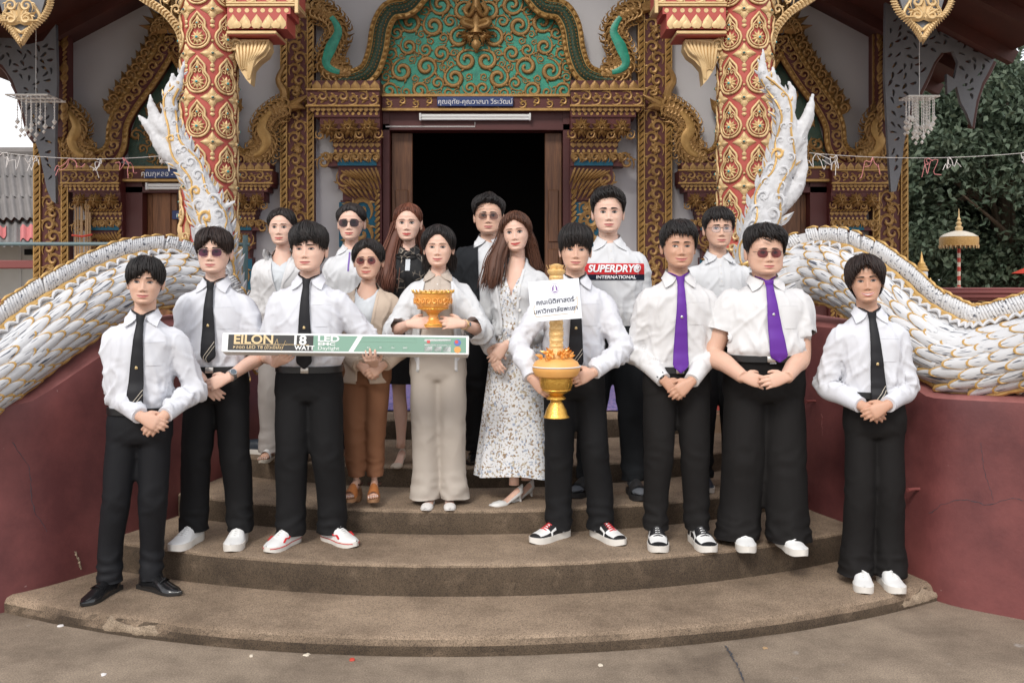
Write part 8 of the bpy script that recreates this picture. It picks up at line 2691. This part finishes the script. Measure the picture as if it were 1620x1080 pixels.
cast['M'] = person(dict(seed=13, label='woman with long auburn hair in black patterned blouse and black skirt', px=645, hx=646, d=5.92, step=4, H=1.615, HH=.222, woman=True, bw=1.0, bust=.022, skin='skin_fair', hair='pulled', hairm='hair_auburn', smile=.2, lipm='lip_red', wf=.96, jaw=.93, browm='brow_soft', lash=1.3,
    arms=down((603, 590), (688, 590), False), feet=[(634, -8, -.04), (662, 6, 0)], heel=.05, top=dict(m='black_print', sl='long', name='blouse', collar=dict(pt=.05), zlo=.565),
    bottom=dict(kind='skirt', m='skirt_black', hem=.50, a=[.14, .17, .175, .17], top=.58, flute=.01), shoes='pump', shoem=dict(upper=['pump_nude', 'skin_fair'], shoe=['pump_nude'], sole=['pump_nude']),
    long=[([(-.055, .03, .12), (-.075, .03, .04), (-.10, -.03, -.08), (-.115, -.10, -.20), (-.13, -.12, -.30)], .048, 80), ([(.055, .03, .12), (.075, .04, .04), (.085, .04, -.06), (.09, .05, -.14)], .030, 45), ([(0, .085, .12), (0, .10, .02), (0, .11, -.12)], .06, 40)]))
cast['N'] = person(dict(seed=14, label='man in black jacket over white polo and lightly tinted glasses before the dark doorway', px=772, hx=773, d=6.05, step=4, H=1.685, HH=.228, bw=1.08, wf=1.05, jaw=1.08, skin='skin_light', hair='side', smile=.15, hflip=True,
    arms=down((724, 600), (822, 600)), feet=[(752, -6, -.02), (792, 6, 0)], glasses=dict(w=.0265, h=.0205, lens='lens_grey', m='frame_gold', p=2.6, cx=.0345), top=dict(m='polo_white', sl='cap', name='polo_shirt', collar=dict(pt=.045, spread=34), placket=.68, btn=3, zlo=.50),
    outer=dict(name='jacket', m='black_knit', sl='long', zlo=.47, tuck=False, grow=.02, open=([.4, .55, .7, .83, .9], [.035, .045, .060, .068, .08])), bottom=dict(kind='trousers', cut='slim', m='black_cloth', hem=.06), shoes='loafer', shoeL=.28))
cast['O'] = person(dict(seed=15, label='tall man in white polo with red and navy chest band', px=970, hx=962, d=5.62, step=3, H=1.81, HH=.240, bw=1.08, skin='skin_fair', hair='side', smile=.1, wf=1.0, eye=.9, head=(-3, 0, 0), browt=1.3,
    arms=down((921, 575), (1012, 572)), feet=[(930, -30, .05), (1002, 6, 0)], top=dict(m='polo_white', sl='short', name='polo_shirt', collar=dict(pt=.05, spread=34), placket=.72, btn=3, zlo=.48),
    bottom=dict(kind='trousers', cut='slim', m='black_knit', hem=.085), shoes='slide', shoeL=.28))
cast['P'] = person(dict(seed=16, label='man in thin-framed clear glasses and white polo between the purple-tie men', px=1135, hx=1136, d=5.82, step=3, H=1.71, HH=.228, bw=1.06, skin='skin_light', hair='crop', smile=.1, wf=1.0,
    arms=down((1088, 590), (1183, 590), False), feet=[(1112, -4, 0), (1160, 6, 0)], glasses=dict(w=.025, h=.0175, lens='lens_clear', m='frame_dark', p=3, r=.0009), top=dict(m='polo_white', sl='short', name='polo_shirt', collar=dict(pt=.045, spread=34, line='navy_trim'), placket=.72, btn=3, zlo=.48),
    bottom=dict(kind='trousers', cut='slim', m='black_cloth', hem=.06), shoes='runner', shoeL=.28))

# chest band with lettering on the tall man's polo
c = cast['O']
def chest_patch(c, z0, z1, w_, name, m, off):
    rows = []
    for z in np.linspace(z1, z0, 8):
        cx = c['lean'](z)
        rows.append([(cx + q * w_, c['hitY'](cx + q * w_, z) - off, z) for q in np.linspace(-1, 1, 25)])
    return c['add'](name, MB().grid(np.array(rows)), m, c['shirt'], sh=0)
Hh = c['H']
zt = c['loc'](962, 417)[2]; zm = c['loc'](962, 434)[2]; zb = c['loc'](962, 443)[2]
chest_patch(c, zm, zt, .168 * c['bw'], 'chest_band', 'red_band', .0035)
chest_patch(c, zb, zm, .168 * c['bw'], 'chest_band', 'navy_band', .0036)
def chest_text(c, txt, size, x, z, m, bold=0, shear=0, off=.007, xs=1.0):
    tm = text_mb(txt, size, .0006, bold=bold, shear=shear, xs=xs)
    V = tm.verts().copy()
    cx = c['lean'](z)
    P = np.zeros_like(V)
    for k in range(len(V)):
        xx = cx + x + V[k, 0]; zz = z + V[k, 1]
        P[k] = (xx, c['hitY'](xx, zz) - off - V[k, 2], zz)
    b = MB(); b.v = [P]; b.n = len(P); b.f = tm.f; b.m = tm.m
    return c['add']('lettering', b, m, c['shirt'], smooth=False)
chest_text(c, 'SUPERDRY®', .058, .012, (zt + zm) / 2, 'sign_white', .002, .2, .0075, .96)
chest_text(c, 'INTERNATIONAL', .026, .02, (zm + zb) / 2, 'sign_white', .0006, .1, .0075, 1.15)
# bow and white panel on the patterned blouse; lapels on the blazer
c = cast['M']; z = c['ZC'] - .04
b = MB()
for sg in (-1, 1):
    y = c['hitY'](sg * .02, z) - .012
    b.tube(lerp_path([(sg * .004, y, z), (sg * .035, y - .008, z + .012), (sg * .06, y, z + .002), (sg * .03, y - .004, z - .012), (sg * .004, y, z - .002)], 16), .009, 6, flat=.5)
    b.tube(lerp_path([(0, y, z), (sg * .018, y - .004, z - .05), (sg * .028, y - .003, z - .11)], 10), np.linspace(.008, .014, 10), 6, flat=.35)
c['add']('neck_bow', b, 'black_print', c['shirt'])
b = MB(); zz = np.linspace(z - .02, z - .09, 6)
b.grid(np.array([[(.012 + q * .014, c['hitY'](.012 + q * .014, k) - .006, k) for q in (-1, 0, 1)] for k in zz])); c['add']('white_insert', b, 'white_top', c['shirt'])
c = cast['K']
obv = BVHTree.FromPolygons([tuple(v.co) for v in c['outer'].data.vertices], [tuple(p.vertices) for p in c['outer'].data.polygons])
b = MB(); H_ = c['H']
for sg in (-1, 1):
    G = []
    for q in np.linspace(0, 1, 9):
        zz = (.835 - .165 * q) * H_
        xi = np.interp(zz / H_, [.66, .76, .83], [.012, .05, .066]); wd = .050 * math.sin(PI * min(1, q * .8 + .2)) * (1 if q < .55 else (1 - q) / .45 + .05)
        row = []
        for s_ in np.linspace(0, 1, 4):
            x = c['lean'](zz) + sg * (xi + wd * s_)
            h = obv.ray_cast(Vector((x, -1, zz)), Vector((0, 1, 0)))
            row.append((x, (h[0].y if h[0] is not None else -.1) - .006, zz - .0 * s_))
        G.append(row)
    b.grid(np.array(G), flip=sg > 0)
c['add']('lapels', b, 'shirt_white_warm', c['outer'], sh=0)
# cardigan buttons
for key, xs, zs, m in (('F', .035, np.linspace(.62, .745, 4), 'pearl'), ('D', .0, np.linspace(.47, .57, 3), 'cream_knit')):
    c = cast[key]
    obv = BVHTree.FromPolygons([tuple(v.co) for v in c['outer'].data.vertices], [tuple(p.vertices) for p in c['outer'].data.polygons])
    for q in zs:
        zz = q * c['H']; x = c['lean'](zz) + xs + (.012 if key == 'F' else 0)
        h = obv.ray_cast(Vector((x, -1, zz)), Vector((0, 1, 0)))
        if h[0] is not None: c['add']('button', MB().lathe([(.0005, -.005), (.008, -.004), (.009, 0)], 10, (x, h[0].y - .001, zz), axis=1), m, c['outer'])

# ---------------------------------------------------------------- things in their hands
# long lamp carton
a, b = W(352, 541, 4.70), W(742, 546, 4.83)
L_ = (b - a).length
xa = unit(np.array(b - a)); pit = R(14)
za = unit(np.array([0, .0, 1.]) - xa * xa[2]); ya = np.cross(za, xa)
za2 = za * math.cos(pit) + ya * math.sin(pit); ya2 = ya * math.cos(pit) - za * math.sin(pit)
Mb = Mx(np.array((a + b) / 2) + ya2 * .05, xa, ya2, za2)
carton = thing('lamp_carton', 'long white and green carton for an 18 watt lamp held across the group', 'carton', (a + b) / 2)
hh = .0975; dp = .10
def onbox(mb): return MB().merge(mb, Mb)
obj('box', onbox(MB().box((0, 0, 0), (L_, dp, hh), bev=.003)), 'card_white', carton)
obj('end_flap', onbox(MB().box((-L_ / 2 - .001, 0, 0), (.003, dp * .94, hh * .92))), 'card_white', carton)
fy = -dp / 2
u = lambda t_: -L_ / 2 + L_ * t_
def panel(t0, t1, z0, z1, m, nm='printed_panel', k=.0006, sk=0.0):
    x0, x1 = u(t0), u(t1)
    mb = MB(); mb.add([(x0, fy - k, z0), (x1, fy - k, z0), (x1 + sk, fy - k, z1), (x0 + sk, fy - k, z1)], [(0, 1, 2, 3)])
    return obj(nm, onbox(mb), m, carton, smooth=False)
zt_, zb_ = hh * .40, -hh * .41
panel(.022, .362, zb_, zt_, 'print_black'); panel(.362, .988, zb_, zt_, 'print_green')
panel(.505, .525, zb_, zt_, 'card_white', 'printed_panel', .0011, .045)
panel(.045, .345, -.010, -.0075, 'print_gold', 'printed_line', .0011)
def btext(txt, size, t_, z, m, xs=1.0, bold=0.0, align='LEFT'):
    tm = text_mb(txt, size, .0003, align, bold, xs)
    obj('lettering', onbox(MB().merge(tm, Matrix.Translation((u(t_), fy - .0016, z)) @ Matrix.Rotation(PI / 2, 4, 'X'))), m, carton, smooth=False)
btext('EILON', .062, .042, .014, 'print_gold', 1.12, .0014)
btext('หลอด LED T8 (ขั้วเขียว)', .023, .042, -.024, 'print_gold', 1.1)
btext('18', .066, .275, .012, 'card_white', 1.1, .002); btext('WATT', .030, .288, -.025, 'card_white', 1.1, .0008)
btext('LED', .042, .378, .022, 'card_white', 1.5, .0012); btext('EMC', .020, .380, -.004, 'card_white', 2.2, .0006); btext('Daylight', .024, .380, -.025, 'card_white', 1.35)
zig = [(.208, -.008), (.216, .02), (.226, -.03), (.234, .004), (.240, -.028), (.250, .012), (.258, -.008), (.285, -.008)]
mb = MB(); mb.tube([(u(t_), fy - .0016, z) for t_, z in zig], .0014, 4); obj('zigzag_line', onbox(mb), 'print_gold', carton)
mb = MB(); mb.tube([(u(.55), fy - .0012, .012), (u(.78), fy - .0012, .012), (u(.78), fy - .0012, .030), (u(.54), fy - .0012, .030)], .0007, 4); obj('lamp_drawing', onbox(mb), 'print_green_light', carton)
for k, tx in enumerate(('6.5', '80', '10w', '2400')):
    tt = .585 + k * .05
    mb = MB(); q = np.linspace(0, 2 * PI, 20); mb.tube([(u(tt) + .013 * math.cos(v), fy - .0012, -.018 + .011 * math.sin(v)) for v in q], .0006, 4); obj('round_mark', onbox(mb), 'print_green_light', carton); btext(tx, .011, tt, -.018, 'card_white', 1, 0, 'CENTER')
panel(.815, .925, .018, .030, 'card_white'); panel(.815, .925, -.004, .002, 'card_white')
for k in range(3): panel(.815 + k * .038, .848 + k * .038, -.036, -.009, 'card_white')
for z, m in ((.012, 'print_blue'), (-.024, 'print_orange')):
    obj('round_sticker', onbox(MB().lathe([(.017, -.0014), (.0165, -.002), (.0005, -.0021)], 22, (u(.952), fy, z), axis=1)), m, carton)
obj('sticker_top', onbox(MB().lathe([(.009, -.0022), (.0005, -.0026)], 16, (u(.948), fy, .016), axis=1)), 'print_red', carton)
btext('2+', .016, .952, -.024, 'print_black', 1, 0, 'CENTER')
panel(.825, .838, .008, .022, 'print_red', 'printed_mark', .0014)
for k in range(4): panel(.845, .92, .021 - k * .004, .022 - k * .004, 'print_green_light', 'printed_line', .0014)

# orange-gold footed offering bowl
p = W(685, 514, 5.08)
bowl = thing('offering_bowl', 'orange gold footed offering bowl held by the woman in the white cardigan', 'bowl', p)
k = 5.08 / FPX
obj('bowl', MB().lathe([(17 * k, -3 * k), (17 * k, 1 * k), (14 * k, 3 * k), (10 * k, 9 * k), (8 * k, 14 * k), (9 * k, 18 * k), (15 * k, 22 * k), (24 * k, 26 * k), (28 * k, 34 * k), (30 * k, 44 * k), (31 * k, 52 * k), (29 * k, 52 * k), (27 * k, 42 * k), (20 * k, 32 * k), (.5 * k, 30 * k)], 40, p), 'offering_orange', bowl)
mb = MB()
for i in range(24):
    an = i * 2 * PI / 24
    q = np.array(p) + np.array([math.sin(an) * 31.5 * k, -math.cos(an) * 31.5 * k, 50 * k])
    mb.merge(LEAF, Mx(q, np.array([math.cos(an), math.sin(an), 0]) * 5 * k, -np.array([math.sin(an), -math.cos(an), 0]) * 8 * k, np.array([math.sin(an) * .3, -math.cos(an) * .3, 1]) * 6 * k))
for zz, r_ in ((26, 24.5), (51, 31.5), (1, 17.2), (18, 9.5)):
    mb.tube([np.array(p) + np.array([math.cos(q) * r_ * k, math.sin(q) * r_ * k, zz * k]) for q in np.linspace(0, 2 * PI, 40)], 1.1 * k, 6)
obj('rim', mb, 'offering_gold', bowl)
mb = MB()
for i in range(10):
    an = i * 2 * PI / 10
    o = np.array([math.sin(an), -math.cos(an), 0.]); xx = np.array([math.cos(an), math.sin(an), 0.])
    for sg in (-1, 1): mb.merge(CURL_S, Mx(np.array(p) + o * 28.5 * k + xx * sg * 5 * k + np.array([0, 0, 38 * k]), xx * sg * 5 * k, -o * 5 * k, np.array([0, 0, 1]) * 5.5 * k))
obj('relief', mb, 'offering_orange', bowl)
mb = MB(); mb.box(np.array(p) + np.array([-.02, -.03, 53 * k]), (.10, .03, .012), rot=Matrix.Rotation(.3, 3, 'Z'), bev=.003); mb.box(np.array(p) + np.array([.03, 0, 53 * k]), (.09, .03, .014), rot=Matrix.Rotation(-.4, 3, 'Z'), bev=.003)
tag(obj('flower_offering', mb, 'candle_pale'), 'pale wax sticks lying inside the orange footed bowl', 'offering')

# tall candle on its gilt pedestal bowl
cd = 4.84; k = cd / FPX
p = W(880, 660, cd)
ped = thing('pedestal_bowl', 'shiny gold pedestal bowl carrying the tall candle', 'bowl', p)
Zp = lambda py: (660 - py) * k
obj('bowl', MB().lathe([(19 * k, 0), (19.5 * k, 2 * k), (18 * k, 5 * k), (16 * k, 12 * k), (12 * k, 20 * k), (9 * k, 25 * k), (10 * k, 29 * k), (14 * k, 31 * k), (14 * k, 33 * k), (10 * k, 35 * k), (20 * k, 41 * k), (25 * k, 48 * k), (26.5 * k, 58 * k), (27 * k, 64 * k), (25 * k, 64 * k), (.5 * k, 60 * k)], 48, p), 'offering_gold', ped)
mb = MB()
for i in range(16):
    an = i * 2 * PI / 16
    o = np.array([math.sin(an), -math.cos(an), 0.]); xx = np.array([math.cos(an), math.sin(an), 0.])
    mb.merge(LEAF, Mx(np.array(p) + o * 24 * k + np.array([0, 0, 46 * k]), xx * 5 * k, -o * 8 * k, np.array(o * .1 + [0, 0, 1]) * 15 * k))
for zz, r_ in ((1, 19.8), (30, 14.5), (64, 27), (44, 22.5)): mb.tube([np.array(p) + np.array([math.cos(q) * r_ * k, math.sin(q) * r_ * k, zz * k]) for q in np.linspace(0, 2 * PI, 44)], 1.1 * k, 6)
obj('petal_relief', mb, 'offering_gold', ped, kind='stuff')
candle = thing('ceremonial_candle', 'tall carved orange wax candle standing in the gold pedestal bowl', 'candle', np.array(p) + np.array([0, 0, 62 * k]))
def ringp(r_, z, n=48): return [np.array(p) + np.array([math.cos(q) * r_ * k, math.sin(q) * r_ * k, z * k]) for q in np.linspace(0, 2 * PI, n)]
mb = MB(); mb.lathe([(22 * k, 62 * k), (33 * k, 66 * k), (37.5 * k, 74 * k), (38 * k, 80 * k), (34 * k, 88 * k), (26 * k, 93 * k), (10 * k, 94 * k)], 48, p); obj('wax_base', mb, 'candle_wax', candle)
obj('white_cord', MB().tube(ringp(38.2, 81), 1.1 * k, 6), 'thread_white', candle)
mb = MB()
rs = random.Random(4)
for i in range(26):                                           # wax flowers and leaves round the foot
    an = rs.uniform(0, 2 * PI); o = np.array([math.sin(an), -math.cos(an), 0.]); xx = np.array([math.cos(an), math.sin(an), 0.])
    r_ = rs.uniform(10, 29); zz = 92 + (29 - r_) * .55
    Zd = unit(o * 1.0 + np.array([0, 0, rs.uniform(.1, .8)]) + xx * rs.uniform(-.6, .6)); Xd = unit(np.cross(Zd, o + np.array([0, 0, .3]))); Yd = np.cross(Zd, Xd)
    mb.merge(LEAF, Mx(np.array(p) + o * r_ * k + np.array([0, 0, zz * k]), Xd * 8 * k, Yd * 10 * k, Zd * 13 * k))
for an in (-.5, .55, 2.2, 3.6):
    o = np.array([math.sin(an), -math.cos(an), 0.]); ctr = np.array(p) + o * 20 * k + np.array([0, 0, 102 * k])
    for j in range(7):
        b_ = j * 2 * PI / 7; xx = np.array([math.cos(an), math.sin(an), 0.]); up_ = np.array([0, 0, 1.])
        Zd = unit(xx * math.cos(b_) + up_ * math.sin(b_) + o * .4); Xd = unit(np.cross(Zd, o)); mb.merge(LEAF, Mx(ctr, Xd * 7 * k, -unit(o) * 8 * k, Zd * 10 * k))
obj('wax_flowers', mb, 'offering_orange', candle)
prof = [(14 * k, 94 * k), (15 * k, 100 * k), (11 * k, 108 * k)]
zz = 110
while zz < 226: prof += [(10.5 * k, zz * k), (11.6 * k, (zz + 3) * k), (10.5 * k, (zz + 6) * k)]; zz += 9
prof += [(14 * k, 229 * k), (14.5 * k, 232 * k), (10 * k, 235 * k), (11 * k, 240 * k), (3 * k, 243 * k)]
obj('candle_shaft', MB().lathe(prof, 28, p), 'candle_pale', candle)
mb = MB()
for lev in range(8):
    for i in range(6):
        an = i * PI / 3 + lev * .5; o = np.array([math.sin(an), -math.cos(an), 0.]); xx = np.array([math.cos(an), math.sin(an), 0.])
        mb.merge(LEAF, Mx(np.array(p) + o * 10.6 * k + np.array([0, 0, (112 + lev * 14) * k]), xx * 5 * k, -o * 6 * k, np.array([0, 0, 1]) * 11 * k))
for i in range(8):
    an = i * PI / 4; o = np.array([math.sin(an), -math.cos(an), 0.]); xx = np.array([math.cos(an), math.sin(an), 0.])
    mb.merge(LEAF, Mx(np.array(p) + o * 11 * k + np.array([0, 0, 232 * k]), xx * 4.5 * k, -o * 5 * k, (np.array([0, 0, 1]) + o * .5) * 9 * k))
obj('carved_leaves', mb, 'candle_pale', candle)
# paper sign tied to the candle
cs = [W(838, 446, 4.76), W(918, 440, 4.76), W(919, 502, 4.74), W(837, 510, 4.74)]
c0 = sum((np.array(q) for q in cs), np.zeros(3)) / 4
sgn = thing('paper_sign', 'white paper sign with violet emblem and two lines of Thai tied to the candle', 'sign', c0)
xs_ = unit(np.array(cs[1] - cs[0])); nn = unit(np.cross(xs_, np.array(cs[0] - cs[3]))); zs_ = np.cross(nn, xs_) * 1.0
nn = nn if nn[1] < 0 else -nn
zs_ = np.cross(nn, xs_); zs_ = zs_ if zs_[2] > 0 else -zs_
Ms = Mx(c0, xs_, zs_, nn)                                     # local: x right, y up, z towards the camera
sw_, shh = 81 * 4.75 / FPX, 64 * 4.75 / FPX
def ons(mb): return MB().merge(mb, Ms)
obj('sheet', ons(MB().box((0, 0, -.002), (sw_, shh, .003))), 'paper', sgn, smooth=False)
for tx, y, s_ in (('คณะนิติศาสตร์', -.006, .033), ('มหาวิทยาลัยพะเยา', -.050, .031)):
    obj('lettering', ons(MB().merge(text_mb(tx, s_, .0003, bold=.0006), Matrix.Translation((.0, y, .0006)) @ Matrix.Rotation(R(2), 4, 'Z'))), 'ink', sgn, smooth=False)
mb = MB(); mb.tube([(.003 + .021 * math.cos(q), .058 + .026 * math.sin(q), .0005) for q in np.linspace(0, 2 * PI, 30)], .0011, 4); obj('emblem_ring', ons(mb), 'plum_pale', sgn)
mb = MB()
for sg in (-1, 1): mb.add([(.003 + sg * .002, .077, .001), (.003 + sg * .013, .062, .001), (.003 + sg * .013, .044, .001), (.003 + sg * .006, .050, .001), (.003 + sg * .006, .062, .001)], [(0, 1, 2, 3, 4) if sg < 0 else (4, 3, 2, 1, 0)])
mb.box((.003, .040, .001), (.018, .004, .0006)); obj('emblem', ons(mb), 'plum', sgn, smooth=False)
mb = MB(); mb.tube([(-.10, -.078, .0006), (-.11, -.04, .0006), (-.105, -.02, .0006)], .0012, 4); mb.tube([(.095, -.01, .0006), (.112, .01, .0006), (.11, -.03, .0006), (.09, -.072, .0006)], .0012, 4); mb.tube([(-.10, -.078, .0006), (.06, -.072, .0006)], .001, 4)
obj('border_line', ons(mb), 'print_gold', sgn)

# lone dark shoe left at the side of the stair
M = Matrix.Translation(W(398, 690, 6.25).xy.to_3d() + Vector((0, 0, STEP_Z[4]))) @ Matrix.Rotation(R(80), 4, 'Z')
sh_ = thing('left_shoe', 'dark leather shoe standing empty beside the grey trousers', 'shoe', M.translation)
for nm, mb, mm in shoe('runner', .28): obj(nm, MB().merge(mb, M), mm, sh_)
